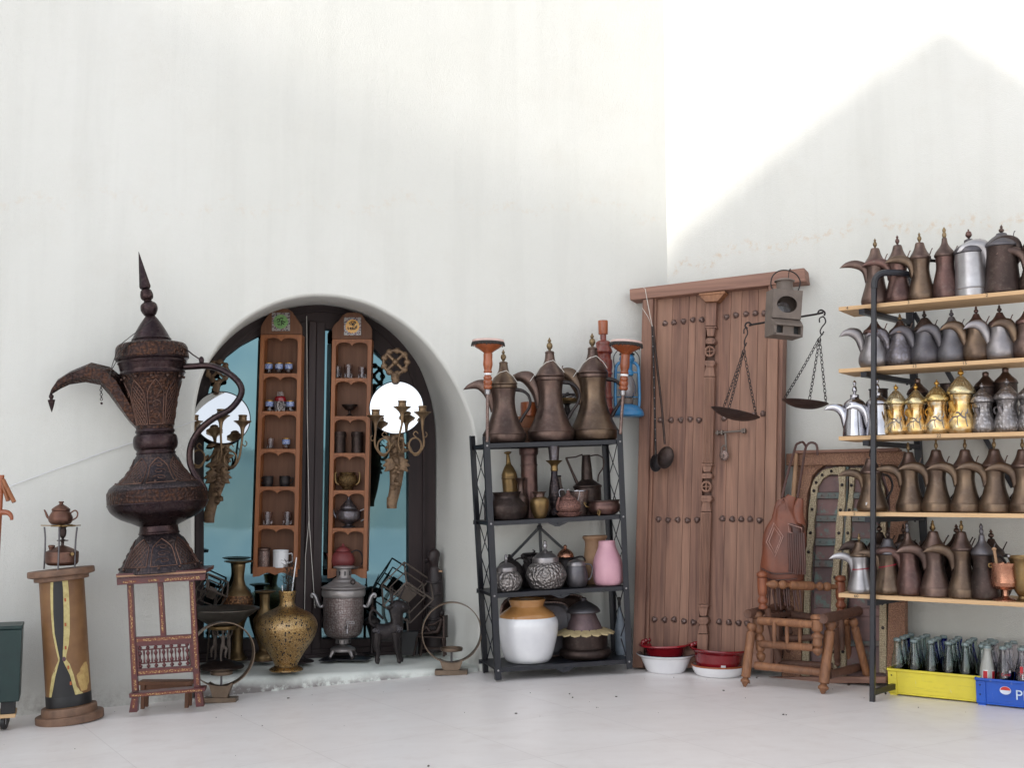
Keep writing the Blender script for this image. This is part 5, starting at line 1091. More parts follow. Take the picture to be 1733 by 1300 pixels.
# hookah base (red turned wood), blue lantern, tray and jar behind the pots
q, k = US(1024, 0, .24)
LT('hookah', 'tall red turned wood hookah stem standing behind the tallest coffee pot', 'hookah', q, k, [('base', [(16, 0), (18, 4), (16, 10), (12, 14), (12, 14), (14, 20), (13, 50), (13, 50), (15, 54), (13.5, 58), (13.5, 70), (13.5, 70), (15, 74), (13, 80), (13, 110), (15, 113), (15, 116), (13.5, 118), (14.6, 124), (15, 135), (14.5, 138), (14.5, 138), (13, 140), (13, 148), (15.8, 152), (13, 160), (12.5, 162), (12.5, 162), (12.5, 168), (9, 171), (6, 172)], X['redwood']), ('neck', [(5.6, 170), (5.2, 172), (5.2, 182), (5, 183)], X['redwood']), ('mouth', [(7.6, 182), (8, 183), (8.6, 204), (8, 206), (2, 206)], X['orange'], dict(sp=False))], tilt=-.01)
bl = P(1062, 706, 6.33); k = K(6.33); t = thing('storm_lantern', 'blue painted storm lantern hanging on the wall behind the shelf corner', 'lantern', bl, (0, 0, 0)); Bm = X['blue']
part(t, 'tank', Bm, MB(k).lathe([(24, 0), (27.5, 2), (28, 5), (26, 11), (19, 18), (12, 21), (6, 22)], 32))
part(t, 'burner', X['railm'], MB(k).lathe([(9, 21), (10, 24), (9, 31), (5, 33)], 20))
part(t, 'globe', X['gclear'], MB(k).lathe([(8.5, 32), (14, 40), (15, 50), (12, 62), (8, 70), (7.4, 70), (11.4, 62), (14.2, 50), (13.2, 40), (8, 32.6)], 28))
b = MB(k)
for s_ in (-1, 1): b.tube([(19 * s_, 0, 14), (20.5 * s_, 0, 30), (20 * s_, 0, 62), (19 * s_, 0, 84), (14 * s_, 0, 92), (8 * s_, 0, 93)], 2.6, 10, sp=3)
b.tube([(-20, 0, 76), (20, 0, 76)], 1.3, 8); b.tube([(-20, 0, 34), (20, 0, 34)], 1.0, 8); part(t, 'side_tube', Bm, b)
part(t, 'top_cap', Bm, MB(k).lathe([(9, 70), (11, 72), (11, 78), (9, 80), (10, 92), (12, 94), (13, 100), (10, 106), (6, 109)], 28))
part(t, 'chimney_hood', X['vdark'], MB(k).lathe([(12, 106), (13.5, 107), (10, 110), (3, 111.5)], 24))
b = MB(k); b.tube([(-21, 0, 84), (-22, 4, 104), (-10, 8, 118), (8, 8, 118), (21, 4, 104), (21, 0, 84)], 0.8, 6, sp=3); part(t, 'bail_handle', X['vdark'], b)
q, k = US(895, 0, .245)
t = thing('wooden_casket', 'brown wooden casket with carved front behind the coffee pots on top of the unit', 'box', q, (0, 0, AL)); b = MB(k); b.box(-26, 26, -9, 12, 0, 24); b.box(-28, 28, -11, 14, 22, 26); part(t, 'body', carv, b, bevel=.002)
part(t, 'lid', X['cab'], MB(k).prism([(-27, 26), (27, 26), (18, 46), (-18, 46)], -10, 13), bevel=.003); part(t, 'drum', X['orange'], MB(k).lathe([(13, 46), (14, 48), (14, 68), (12, 70)], 24))
q, k = US(960, 0, .245)
t = thing('footed_tray', 'dark footed tray with small bits on it between the middle and tallest coffee pots', 'tray', q)
part(t, 'stand', X['vdark'], MB(k).lathe([(12, 0), (13, 2), (5, 8), (2.5, 20), (3, 40), (6, 52), (4, 62), (8, 66)], 24)); part(t, 'dish', X['brass'], MB(k).lathe([(4, 65), (22, 68), (26, 72), (26.5, 73.5), (22, 71), (2, 68)], 32))
b = MB(k); rs = random.Random(8)
for i in range(9): b.tube([(rs.uniform(-16, 16), rs.uniform(-5, 5), 70), (rs.uniform(-16, 16), rs.uniform(-5, 5), 76 + rs.uniform(0, 8)), (rs.uniform(-20, 20), rs.uniform(-5, 5), 82)], 1.4, 6, sp=3)
part(t, 'trinkets', X['grey'], b)

# second shelf ------------------------------------------------
def on(px, sh, d, name, label, cat, parts, tilt=TL, rotz=0, group=None):
    q, k = US(px, sh, d); return LT(name, label, cat, q, k, parts, group, tilt, rotz), k
t, k = on(835, 1, .19, 'pewter_mug', 'straight pewter mug behind the left post of the black unit', 'mug', [('body', [(15, 0), (15.5, 1), (14.5, 36), (14.5, 36), (14.8, 42), (13.4, 42), (13.5, 8), (3, 4)], X['grey'], dict(sp=False))] * 1 + [('rim', [(14.6, 40), (15.2, 41), (14.8, 43), (13.4, 42)], X['tin'])])
part(t, 'handle', X['grey'], MB(k).tube([(14, 0, 36), (20, 0, 37), (22, 0, 28), (22, 0, 16), (19, 0, 9), (14, 0, 9)], 1.3, 8, sp=3))
on(859, 1, .06, 'copper_pot', 'wide mouthed dark copper pot at the left of the second shelf', 'pot', [('body', [(20, 0), (27, 3), (33, 12), (34, 20), (34, 20), (33, 24), (23, 35), (21.5, 38), (21.5, 41), (24, 46), (24.6, 47), (22, 46.5), (20, 41), (21, 35), (28, 24), (4, 4)], X['dark'], dict(seg=48))])
on(867, 1, .235, 'sprinkler_bottle', 'tarnished brass rosewater sprinkler leaning behind the copper pot', 'bottle', [('body', [(10, 0), (11, 2), (12, 20), (13.2, 66), (13.2, 66), (13.8, 68), (13, 71), (13, 71), (12.5, 76), (8, 86), (4.5, 92), (3, 104), (2.6, 108), (2.6, 108), (6, 110), (6.2, 112), (1, 113)], X['brass'])], tilt=-.07)
t, k = on(897, 1, .22, 'copper_cylinder', 'tall ribbed dark copper cylinder at the back of the second shelf', 'vase', [('body', [(14, 0), (14, 2), (14.2, 40), (14.4, 41), (14.2, 43), (14, 86), (14.8, 87), (14, 89), (14, 104), (15.8, 106), (16.5, 116), (15, 116)], X['red'])], tilt=-.02)
on(883, 1, .15, 'small_vase', 'small flared dark copper vase in front of the ribbed cylinder', 'vase', [('body', [(8, 0), (9, 2), (12.5, 16), (13.5, 26), (11, 36), (6, 44), (4.6, 54), (6, 62), (9.6, 68), (9, 68)], X['brown'])])
t, k = on(914, 1, .05, 'brass_vase', 'small round brass vase with a flared dark neck on the second shelf', 'vase', [('body', [(9, 0), (10, 1.5), (13.5, 10), (16.2, 22), (15.6, 30), (11.5, 35), (8.5, 36)], X['brass']), ('neck', [(9, 35), (9, 38), (10, 42), (13, 44.5), (12, 44.5)], X['brown'])])
on(940, 1, .17, 'hookah_vase', 'tall slender dark hookah vase with a flared collar in the middle of the second shelf', 'vase', [('body', [(9, 0), (12, 3), (10, 10), (7.5, 14), (9.5, 22), (10.5, 36), (9, 52), (6, 68), (5.4, 76)], X['giantlow']), ('collar', [(5.6, 76), (6.4, 78), (6, 83), (7, 87), (13.5, 93), (14, 94.5), (9, 94)], X['brass']), ('neck', [(7.6, 93), (8, 96), (9.4, 112), (10.3, 122), (9, 122)], X['greyorn'])], tilt=-.02)
on(945, 1, .26, 'clay_vase', 'grey green cone shaped hookah base behind the slender hookah vase', 'vase', [('body', [(24, 0), (26, 3), (27, 12), (22, 24), (14, 36), (9, 48), (7, 62), (7, 66)], X['railm']), ('rim', [(7, 65), (8, 66), (7, 68)], X['vdark'])])
t, k = on(963, 1, .05, 'ornate_teapot', 'pinkish copper teapot with relief work standing in a small dish', 'teapot', [('body', [(13, 4), (15, 6), (20.5, 14), (19.5, 22), (16, 27), (13, 29)], X['pinkmet']), ('dish', [(14, 0), (17, 1), (22, 6), (22.5, 7.5), (18, 5), (4, 3)], X['pinkmet']), ('lid', [(13.5, 29), (12, 32), (6, 36), (3.5, 39), (2.5, 42), (2.6, 43.6), (.5, 44)], X['pinkmet'])])
part(t, 'spout', X['pinkmet'], MB(k).tube([(-16, -4, 12), (-19, -6, 15), (-18, -6, 25), (-15, -5, 33)], [3.4, 3, 2.4, 1.8], 10, sp=3)); part(t, 'knob', X['alu'], MB(k).ball((0, 0, 45), 1.8))
b = MB(k); b.tube([(15, -2, 24), (18, -3, 34), (19, -3, 42), (14, 0, 44)], .7, 6, sp=3); b.tube([(-14, -4, 34), (-15, 0, 43), (-11, 0, 46), (-6, 0, 45)], .8, 6, sp=3); part(t, 'handle', X['alu'], b)
on(981, 1, .14, 'metal_bucket', 'reddish brown bucket with a shiny rim behind the ornate teapot', 'bucket', [('body', [(12, 0), (12.5, 1), (17, 40), (17, 40), (16, 40), (11.5, 4), (2, 3)], X['stud'], dict(sp=False)), ('rim', [(16.4, 39.5), (17.6, 40.5), (17.4, 42), (16, 42)], X['chrome'])])
t, k = on(996, 1, .225, 'watering_can', 'dark conical watering can with a long thin spout on the second shelf', 'watering can', [('body', [(22, 0), (23, 2), (23, 44), (23, 44), (24.5, 46), (24.5, 48), (24.5, 48), (12, 57), (9.8, 60), (9.2, 74), (7, 98), (7, 98), (7.4, 100), (6, 100)], X['dark'], dict(n=3))])[0:2] if True else None
q_, k = US(996, 1, .225); t.name = 'watering_can_body' if False else t.name
cx0 = Vector(t.location)
wc = thing('watering_can', t['label'], 'watering can', cx0, (0, TL, 0)); t.parent = wc; t.location = (0, 0, 0); t.rotation_euler = (0, 0, 0); t.name = 'body'
for kk in ('label', 'category'): del t[kk]
part(wc, 'spout', X['dark'], MB(k).tube([(-14, -2, 46), (-24, -3, 70), (-34, -3, 96)], [3.4, 2.4, 2], 8)); b = MB(k); b.tube([(-35, -3, 96), (-18, -2, 97), (-6, 0, 101)], 1.2, 6); b.tube([(7, 0, 98), (20, 0, 99), (29, 0, 92), (28, 0, 78), (20, 0, 66), (18, 0, 54)], 1.2, 6, sp=3); part(wc, 'handle', X['dark'], b)
t, k = on(1023, 1, .06, 'copper_pan', 'shallow dark red copper pan with brass handles at the right of the second shelf', 'pan', [('bowl', [(18, 0), (22, 2), (27, 8), (27.5, 14), (25.5, 20), (26.5, 23), (25, 23), (24, 19), (25, 12), (4, 4)], X['red'], dict(seg=44)), ('rim', [(25.2, 22), (27, 23), (26.6, 24.4), (24.6, 23.6)], X['dark'])], tilt=-.05)
part(t, 'handle', X['brass'], MB(k).tube([(-26, -8, 14), (-31, -10, 16), (-34, -9, 22), (-30, -8, 20)], 1.2, 6, sp=3)); part(t, 'handle', X['brass'], MB(k).tube([(-13, -24, 2), (-12, -27, 8), (-9, -27, 6), (-11, -26, 0)], 1.6, 6, sp=3))

# third shelf ------------------------------------------------
so2 = X['rep']
def sugar(px, r, h, d, label):
    s_ = r / 34.0
    t, k = on(px, 2, d, 'silver_sugar_bowl', label, 'bowl', [('body', [(22 * s_, 0), (27 * s_, 3 * s_), (34 * s_, 18 * s_), (34 * s_, 26 * s_), (28 * s_, 38 * s_), (22 * s_, 43 * s_)], so2, dict(seg=44)), ('lid', [(22 * s_, 43 * s_), (22.5 * s_, 44 * s_), (22 * s_, 51 * s_), (20 * s_, 53 * s_), (12 * s_, 59 * s_), (5 * s_, 62 * s_), (2.4 * s_, 65 * s_)], X['tin'])])
    part(t, 'finial', X['alu'], MB(k).lathe([(1.5 * s_, 64 * s_), (4.2 * s_, 70 * s_), (3.2 * s_, 74 * s_), (2.6 * s_, 75 * s_), (3.4 * s_, 78 * s_), (.5, 80 * s_)], 16))
sugar(858, 26, 63, .07, 'smaller embossed silver bowl with a lid behind the left post, third shelf')
sugar(925, 34, 78, .09, 'larger embossed silver bowl with a lid in the middle of the third shelf')
t, k = on(864, 2, .2, 'dark_kettle', 'dark round kettle behind the smaller silver bowl', 'kettle', [('body', [(16, 0), (22, 6), (25, 20), (22, 34), (14, 44), (6, 47)], X['vdark']), ('lid', [(9, 46), (6, 50), (2, 53), (2.4, 56), (.5, 57)], X['vdark'])])
part(t, 'handle', X['vdark'], MB(k).tube([(8, 0, 46), (18, 0, 50), (28, 0, 44), (30, 0, 30), (24, 0, 14)], 1.5, 8, sp=4))
t, k = on(899, 2, .21, 'dark_vase', 'blackened vase with leaf ornaments between the two silver bowls', 'vase', [('body', [(14, 0), (18, 6), (19, 20), (14, 36), (9, 44), (8, 52)], X['vdark']), ('rim', [(8, 51), (13, 55), (12, 57), (6, 56)], X['vdark'])])
b = MB(k)
for a, z in ((0, 46), (1.1, 50), (2.0, 47), (3.0, 52), (4, 44), (5, 49)): b.ball((11 * math.cos(a), 11 * math.sin(a), z), (5, 3.4, 4.4), 8, 6)
b.tube([(6, -4, 56), (8, -5, 60), (4, -5, 63)], [2.6, 1.6, .3], 6); part(t, 'leaf_ornament', X['vdark'], b)
t, k = on(977, 2, .08, 'silver_pitcher', 'dull silver milk pitcher right of the larger silver bowl', 'pitcher', [('body', [(13, 0), (15, 1.5), (18, 10), (18.5, 20), (16, 32), (14.5, 36)], X['grey'], dict(seg=40)), ('lid', [(14.5, 36), (15.5, 37), (13, 42), (6, 45), (2, 47)], X['tin'])])
part(t, 'handle', X['grey'], MB(k).tube([(13, -2, 38), (24, -3, 36), (26, -3, 26), (22, -3, 14), (17, -3, 12)], 1.4, 8, sp=3)); part(t, 'ribs', X['alu'], MB(k).ring((0, 0, 36), 15, .9, 'Z', 36))
t, k = on(959, 2, .22, 'copper_lid_teapot', 'dark teapot with a shiny domed copper lid behind the silver pitcher', 'teapot', [('body', [(16, 0), (20, 8), (21, 28), (17, 42), (13, 46)], X['vdark']), ('lid', [(13, 46), (14.5, 47), (12, 54), (6, 59), (2.5, 61), (3.4, 64), (1, 67)], X['copper'])])
part(t, 'spout', X['vdark'], MB(k).tube([(-18, 0, 30), (-26, 0, 42), (-32, 0, 54), (-22, 0, 56)], [3.4, 2.8, 1.8, 1.2], 8, sp=3)); part(t, 'handle', X['vdark'], MB(k).tube([(14, 0, 44), (28, 0, 46), (36, 0, 36), (48, 0, 34)], 1.6, 8, sp=3))
on(1030, 2, .08, 'pink_vase', 'matt pink ceramic bottle vase at the right of the third shelf', 'vase', [('body', [(18, 0), (22, 2), (25.2, 10), (25.6, 26), (23.5, 42), (18, 56), (14.8, 64), (14, 73), (14, 73), (12.8, 73), (13, 62), (3, 40)], X['pink'], dict(seg=44))])
on(1010, 2, .2, 'clay_jar', 'tan clay jar behind the pink vase', 'jar', [('body', [(16, 0), (19, 4), (20, 40), (17.5, 60), (17, 70), (20.5, 76), (20.5, 79), (18.5, 79), (15, 70), (3, 50)], X['clay'], dict(seg=36))])

# bottom shelf ------------------------------------------------
t, k = on(894, 3, .14, 'stoneware_crock', 'big white stoneware crock with a tan shoulder and neck on the bottom shelf', 'crock', [('body', [(33, 0), (36, 2), (41, 10), (48.5, 38), (51.5, 58), (50.5, 68), (47, 74)], X['white'], dict(seg=56)), ('shoulder', [(47.5, 73.5), (44, 79), (36, 85), (29, 90), (28, 92), (30.5, 99), (31.5, 102), (29, 102), (26, 91), (3, 84)], X['tan'], dict(seg=56))], tilt=-.02)
on(991, 3, .14, 'lidded_pot', 'grey purple lidded pot set inside a shell rimmed bowl on the bottom shelf', 'pot', [('body', [(24, 30), (30, 40), (28, 52), (22, 66), (20, 72), (23, 76)], X['pinkmet'] if False else metal('dull_purple_pot', (112, 92, 94), (84, 70, 74), .5, .5)), ('lid', [(27, 74), (28, 76), (24, 82), (14, 89), (6, 93), (5, 94), (6, 97), (2, 99)], X['grey'])])
t, k = on(991, 3, .14, 'shell_bowl', 'low round bowl with a scalloped cream shell rim holding the lidded pot', 'bowl', [('body', [(34, 0), (40, 2), (43.5, 8), (42, 14), (37, 17), (37, 17), (37.5, 20), (38, 42), (36, 42), (34, 20), (3, 12)], X['dark'], dict(seg=48)), ('foot', [(30, 0), (33, .3), (33, 1)], X['vdark'])])
b = MB(k)
for i in range(16):
    a = 2 * PI * i / 16; M_ = Matrix.Rotation(a, 4, 'Z') @ Matrix.Translation((40, 0, 43)) @ Matrix.Rotation(R(22), 4, 'Y'); b.lathe([(.6, -2), (7.5, -1), (9.4, .5), (8, 2), (1, 2.4)], 14, M_, rib=.06, ribn=2, sx=1.15)
part(t, 'shell_rim', plain('cream_shell', (184, 166, 126), (150, 132, 100), .6, 30, .3, 80), b)
def rtray(label, px, w, h, d, lean, roll, m1):
    q, k = US(px, 3, d); t = thing('metal_tray', label, 'tray', q, (-lean, 0, AL), 'rectangular trays leaning at the back of the bottom shelf'); n_ = 28; 
    def rr(s_): 
        out = []
        for i in range(n_):
            a = 2 * PI * i / n_; c, s2 = math.cos(a), math.sin(a); out.append((w * s_ * abs(c) ** .45 * (1 if c > 0 else -1), h / 2 + (h / 2) * s_ * abs(s2) ** .45 * (1 if s2 > 0 else -1)))
        return out
    b = MB(k); o_ = rr(1.0); vs = []
    for y, s_ in ((0, .84), (-1, .87), (-5, .93), (-5.5, .97), (-3, 1.0), (1.5, .86)): 
        q2 = rr(s_); vs += [(x, y, h / 2 + (z - h / 2)) for x, z in q2]
    fs = [(j * n_ + i, j * n_ + (i + 1) % n_, (j + 1) * n_ + (i + 1) % n_, (j + 1) * n_ + i) for j in range(5) for i in range(n_)] + [tuple(range(n_)), tuple(range(5 * n_, 6 * n_))]
    b.add(vs, fs); part(t, 'tray_body', m1, b, ang=60)
    part(t, 'rim', X['stud'], MB(k).tube([(x, -5.2, z) for x, z in rr(.965)], 1.5, 6, True))
rtray('large rusty rectangular tray leaning behind the crock', 925, 80, 103, .262, .10, 0, X['brown'])
rtray('smaller grey rectangular tray leaning behind the lidded pot', 914, 58, 92, .232, .10, 0, X['grey'])
on(1052, 3, .17, 'wrapped_bottle', 'narrow grey bottle wrapped in netting by the right post of the black unit', 'bottle', [('body', [(9, 0), (10, 2), (10.5, 34), (8, 48), (5, 60), (3, 74), (2.4, 84)], plain('net_wrapped_glass', (112, 122, 132), (84, 90, 100), .5, 20, .8, 90)), ('neck', [(2.6, 80), (2.6, 92), (1.6, 94)], X['darkstr'])])
# ================================================================ ARCH NICHE: cabinets, sconces, ornaments on the sill
def SY(py, z=0.022): return (HCAM - z) * FPX / (py - 830)
def SP(px, py): Y = SY(py); return P(px, py, Y), K(Y)
CABY = {0: 6.42, 1: 6.53}; CABN = [0]
def lerp(a, b, t): return a + (b - a) * t
def cabinet(label, xl, xr, ys, top, hb, bot, tile):
    """xl, xr: (x at top board, x at bottom); ys: top of each shelf board; top: header outline; hb: header base y"""
    cy = CABY[CABN[0]]; CABN[0] += 1; o = P(xl[1], ys[-1], cy); fr = Fr(Vector((o.x, cy, o.z)), 0.0); D = 0.085
    t = thing('wall_cabinet', label, 'cabinet', M=fr.M, group='narrow wooden cabinets hung on the arched window')
    X0 = lambda y: lerp(xl[0], xl[1], (y - hb) / (bot - hb)); X1 = lambda y: lerp(xr[0], xr[1], (y - hb) / (bot - hb)); e = 7.0
    b = MB(); slab(b, fr, [(X0(hb), hb), (X0(hb) + e, hb), (X0(ys[-1] + 4) + e, ys[-1] + 4), (X0(ys[-1] + 4), ys[-1] + 4)], 0.0, D); part(t, 'side_panel', X['cab'], b, bevel=.0015)
    b = MB(); slab(b, fr, [(X1(hb) - e, hb), (X1(hb), hb), (X1(ys[-1] + 4), ys[-1] + 4), (X1(ys[-1] + 4) - e, ys[-1] + 4)], 0.0, D); part(t, 'side_panel', X['cab'], b, bevel=.0015)
    b = MB(); slab(b, fr, [(X0(hb) + 1, hb), (X1(hb) - 1, hb), (X1(bot) - 1, ys[-1] + 4), (X0(bot) + 1, ys[-1] + 4)], D, D + .006); part(t, 'back_panel', X['cabback'], b)
    b = MB(); slab(b, fr, top, 0.004, 0.022); part(t, 'header', X['cabback'], b, bevel=.002)
    def valance(y, b):
        x0, x1 = X0(y) + e, X1(y) - e; m = (x0 + x1) / 2; w = x1 - x0; pts = [(x0, y), (x1, y)]
        def arc(a, c):   # from a (deep) to c (deep), arch up between
            out = []
            for i in range(9):
                s = i / 8; out.append((a + (c - a) * s, y + 10.5 - 5.2 * math.sin(PI * s) ** .55))
            return out
        right = [(x1, y + 12)] + arc(x1, m)[1:]; left = arc(m, x0)[1:]
        slab(b, fr, pts + right + [(m, y + 11.5)] + left[:-1] + [(x0, y + 12)], 0.003, 0.014)
    b = MB(); slab(b, fr, [(X0(hb) + e, hb), (X1(hb) - e, hb), (X1(hb) - e, hb + 4), (X0(hb) + e, hb + 4)], 0.0005, 0.0028); valance(hb, b); part(t, 'valance', X['cab'], b)
    for y in ys[:-1]:
        b = MB(); slab(b, fr, [(X0(y) + e, y), (X1(y) - e, y), (X1(y) - e, y + 5), (X0(y) + e, y + 5)], 0.0, D); valance(y + .5, b); part(t, 'shelf', X['cab'], b, bevel=.0008)
    y = ys[-1]; b = MB(); slab(b, fr, [(X0(y), y + 4.2), (X1(y), y + 4.2), (X1(y), y + 9), (X0(y), y + 9)], 0.0, D)
    x0, x1 = X0(bot), X1(bot); m = (x0 + x1) / 2; w = x1 - x0
    slab(b, fr, [(x0, y + 4), (x1, y + 4), (x1, bot), (x1 - w * .14, bot - 1), (x1 - w * .3, bot - 7), (m + w * .12, bot - 7), (m, bot - 3), (m - w * .12, bot - 7), (x0 + w * .3, bot - 7), (x0 + w * .14, bot - 1), (x0, bot)], -0.002, 0.012); part(t, 'base_board', X['cab'], b, bevel=.001)
    # glazed calligraphy tile
    (a0, a1), (c0, c1), face, ink, script = tile
    b = MB(); slab(b, fr, [(a0, a1), (c0, a1), (c0, c1), (a0, c1)], -0.003, 0.004); tl = part(t, 'tile', tileborder, b, bevel=.001)
    cu, cv = fr.uv((a0 + c0) / 2, (a1 + c1) / 2, -.003); rx = abs(fr.uv(c0, a1)[0] - fr.uv(a0, a1)[0]) / 2; b = MB()
    b.prism([(cu + rx * (.80 + .05 * math.cos(i * 3)) * math.cos(2 * PI * i / 32), cv + rx * (.80 + .05 * math.cos(i * 3)) * math.sin(2 * PI * i / 32)) for i in range(32)], -0.0042, -0.003); part(tl, 'field', face, b)
    for st in script:
        b = MB(); b.tube([(cu + x * rx, -0.0046, cv + z * rx) for x, z in st], rx * .055, 6, flat=.4, sp=3); part(tl, 'lettering', ink, b)
    def at(px, i, d=.035):
        y = ys[i] if i < len(ys) else ys[-1]; u = fr.uv(px, y, 0.0); q = fr.w(fr.uv(px, y, d)[0], d, u[1] + (-.012 if False else 0.0006)); 
        if i == len(ys) - 1: q.z = fr.w(0, 0, fr.uv(px, y + 4.2)[1])[2] + .0006
        return q, K(q.y)
    return t, at
def tb():
    m = N('tile_floral_border'); v = m.n('TexVoronoi', feature='F1', Scale=150.0); m.l(m.co, v.inputs['Vector']); c = m.mix(m.ramp(v.outputs[0], .3, .5), srgb((150, 58, 60)), srgb((62, 66, 82)))
    v2 = m.n('TexVoronoi', feature='F1', Scale=90.0); m.l(m.co, v2.inputs['Vector']); c = m.mix(m.ramp(v2.outputs[0], .42, .5), c, srgb((150, 146, 142))); m.col(c).set(Roughness=.3, Coat_Weight=.4); return m.m
tileborder = tb(); tgreen = plain('tile_green', (134, 176, 110), (96, 140, 84), .3, 60, .05, 60, .4); tgold = plain('tile_orange', (232, 160, 52), (214, 178, 96), .3, 60, .05, 60, .4); ink = plain('tile_ink', (28, 40, 22), None, .35, bump=0)
# stroke shapes follow the brush lines of the two tiles
SCR_A = [[(-.45, .1), (-.3, .32), (-.12, .2), (-.2, .02), (-.4, -.02)], [(-.12, .3), (.05, .42), (.25, .3)], [(.1, .12), (.3, .02), (.52, -.06)], [(.05, .1), (.12, -.2), (.02, -.42)], [(.05, -.1), (.25, -.2), (.36, -.34)], [(-.35, -.25), (-.2, -.35), (-.05, -.28)]]
SCR_B = [[(.5, .1), (.5, -.28)], [(.36, .0), (.34, -.3), (.2, -.34), (.17, -.1)], [(.17, -.34), (.02, -.36), (.0, -.08)], [(0, -.34), (-.16, -.38), (-.28, -.28), (-.2, -.14), (-.12, -.26)], [(-.5, -.1), (-.52, -.3), (-.4, -.36)], [(-.02, .06), (.06, .14), (.14, .06), (.22, .14)], [(.42, .34), (.2, .42), (.0, .32), (-.2, .44), (-.42, .34)], [(.3, .22), (.1, .26), (-.1, .2), (-.36, .24)], [(.4, .5), (.1, .56), (-.2, .54)]]
LT_, atL = cabinet('left narrow wooden cabinet of cup niches under a green calligraphy tile', (441, 427.5), (511, 503), [632, 696, 760, 824, 889.5, 956], [(441, 566), (441.5, 553), (445, 546), (452, 536), (459, 527), (467, 522.5), (487, 522.5), (494, 527), (500, 536), (507, 546), (511, 553), (511, 566)], 566.5, 977, ((460, 529), (490.5, 560), tgreen, ink, SCR_A))
RT_, atR = cabinet('right narrow wooden cabinet of niches under an orange calligraphy tile', (562, 554), (629.5, 620.5), [640, 704.5, 767, 830, 894, 959], [(562, 573.5), (562, 556), (566, 549), (573, 543), (580, 533), (588, 529), (605, 529), (613, 533), (620, 544), (626, 550), (629.5, 557), (629.5, 573.5)], 574, 979.5, ((582, 537), (611, 567.5), tgold, X['black'], SCR_B))
gc = X['gclear']; bluep = plain('blue_print', (44, 84, 160), (190, 196, 210), .3, 120, .05, 60); goldr = plain('gold_rim', (200, 150, 70), None, .3, bump=0, met=.6)
def cup(at, px, i, h, r, label, kind, grp):
    q, k = at(px, i)
    t = thing('small_glass', label, 'glass', q, group=grp)
    MB(k).lathe([(r * .72, 0), (r * .8, .6), (r, h), (r, h), (r * .9, h), (r * .68, 2.5), (.5, 2.2)], 24, sp=False).build('glass_body', gc, t)
    if kind == 'blue':
        MB(k).lathe([(r * .93, h * .45), (r * .985, h * .50), (r * 1.02, h * .86), (r * .97, h * .90)], 24, sp=False).build('printed_band', bluep, t); MB(k).lathe([(r * 1.0, h - 1.3), (r * 1.04, h - 1), (r * 1.04, h), (r * .94, h)], 24, sp=False).build('gold_rim', goldr, t)
    if kind == 'cut': 
        b = MB(k)
        for j in range(8): a = 2 * PI * j / 8; b.box(-.7, .7, -.5, .5, 1, h * .35, Matrix.Rotation(a, 4, 'Z') @ Matrix.Translation((0, r * .83, 0)))
        b.build('cut_facets', gc, t)
    return t
G1 = 'small glasses in the left wall cabinet'; G2 = 'small glasses in the right wall cabinet'
for px, lb in ((454.5, 'left of three gold rimmed blue cups in the top niche, left cabinet'), (472, 'middle of three gold rimmed blue cups in the top niche, left cabinet'), (488.5, 'right of three gold rimmed blue cups in the top niche, left cabinet')): cup(atL, px, 0, 18.5, 6.6, lb, 'blue', G1)
cup(atL, 456, 1, 18.5, 7, 'blue cup left of the red jar in the left cabinet', 'blue', G1); cup(atL, 491, 1, 18, 7, 'blue cup right of the red jar in the left cabinet', 'blue', G1)
q, k = atL(474, 1); t = thing('red_jar', 'small glass jar with red top and patterned base in the left cabinet', 'jar', q)
part(t, 'base', so2, MB(k).lathe([(9, 0), (10, 1), (10, 15), (9.5, 17)], 24)); part(t, 'red_shoulder', X['redpl'], MB(k).lathe([(9.6, 16.6), (10, 18), (9, 24), (5.5, 26)], 24)); part(t, 'neck', gc, MB(k).lathe([(4.6, 25.5), (5, 26), (5, 33), (4, 33.5)], 20))
cup(atL, 458, 2, 18, 6.4, 'frosted small glass with a faded print, left in the third niche of the left cabinet', 'cut', G1); cup(atL, 484, 2, 18, 6.6, 'small glass with a blue print, right in the third niche of the left cabinet', 'blue', G1)
def mug(at, px, i, prof, hd, label, mat, name='metal_mug', cat='mug', s=1):
    q, k = at(px, i); t = thing(name, label, cat, q); part(t, 'body', mat, MB(k).lathe(prof, 28)); part(t, 'handle', mat, MB(k).tube([(x * s, 0, z) for x, z in hd], 1.1, 7, sp=3)); return t, k
mp = [(7, 0), (8, .5), (7.4, 2), (8.6, 5), (8.8, 15), (9.4, 17), (8, 17), (7.6, 4), (2, 2)]
mug(atL, 453.5, 3, mp, [(8.5, 14), (13, 15), (13, 8), (8.5, 5)], 'dark metal mug with handle to the left, left cabinet', X['vdark'], s=-1); mug(atL, 481.5, 3, mp, [(8.5, 14), (14, 15), (13, 8), (8.5, 5)], 'dark metal mug with handle to the right, left cabinet', X['vdark'])
cup(atL, 453, 4, 22, 8, 'cut clear tumbler on the left, fifth niche of the left cabinet', 'cut', G1); cup(atL, 486, 4, 22, 8, 'cut clear tumbler on the right, fifth niche of the left cabinet', 'cut', G1)
q, k = atL(446.5, 5); LT('brown_jar', 'brown lidded jar beside the white mug in the left cabinet', 'jar', q, k, [('body', [(9, 0), (10, 1), (10, 24), (9, 26)], X['stud']), ('lid', [(9.4, 26), (10.6, 27), (10.6, 30), (8, 31.5)], X['brown'])])
mug(atL, 475, 5, [(12, 0), (13, .6), (13, 25), (13, 25), (13.6, 26), (12.4, 26), (12, 3), (2, 2)], [(13, 21), (19, 21), (19, 9), (13, 6)], 'white enamel mug in the bottom niche of the left cabinet', X['white'])
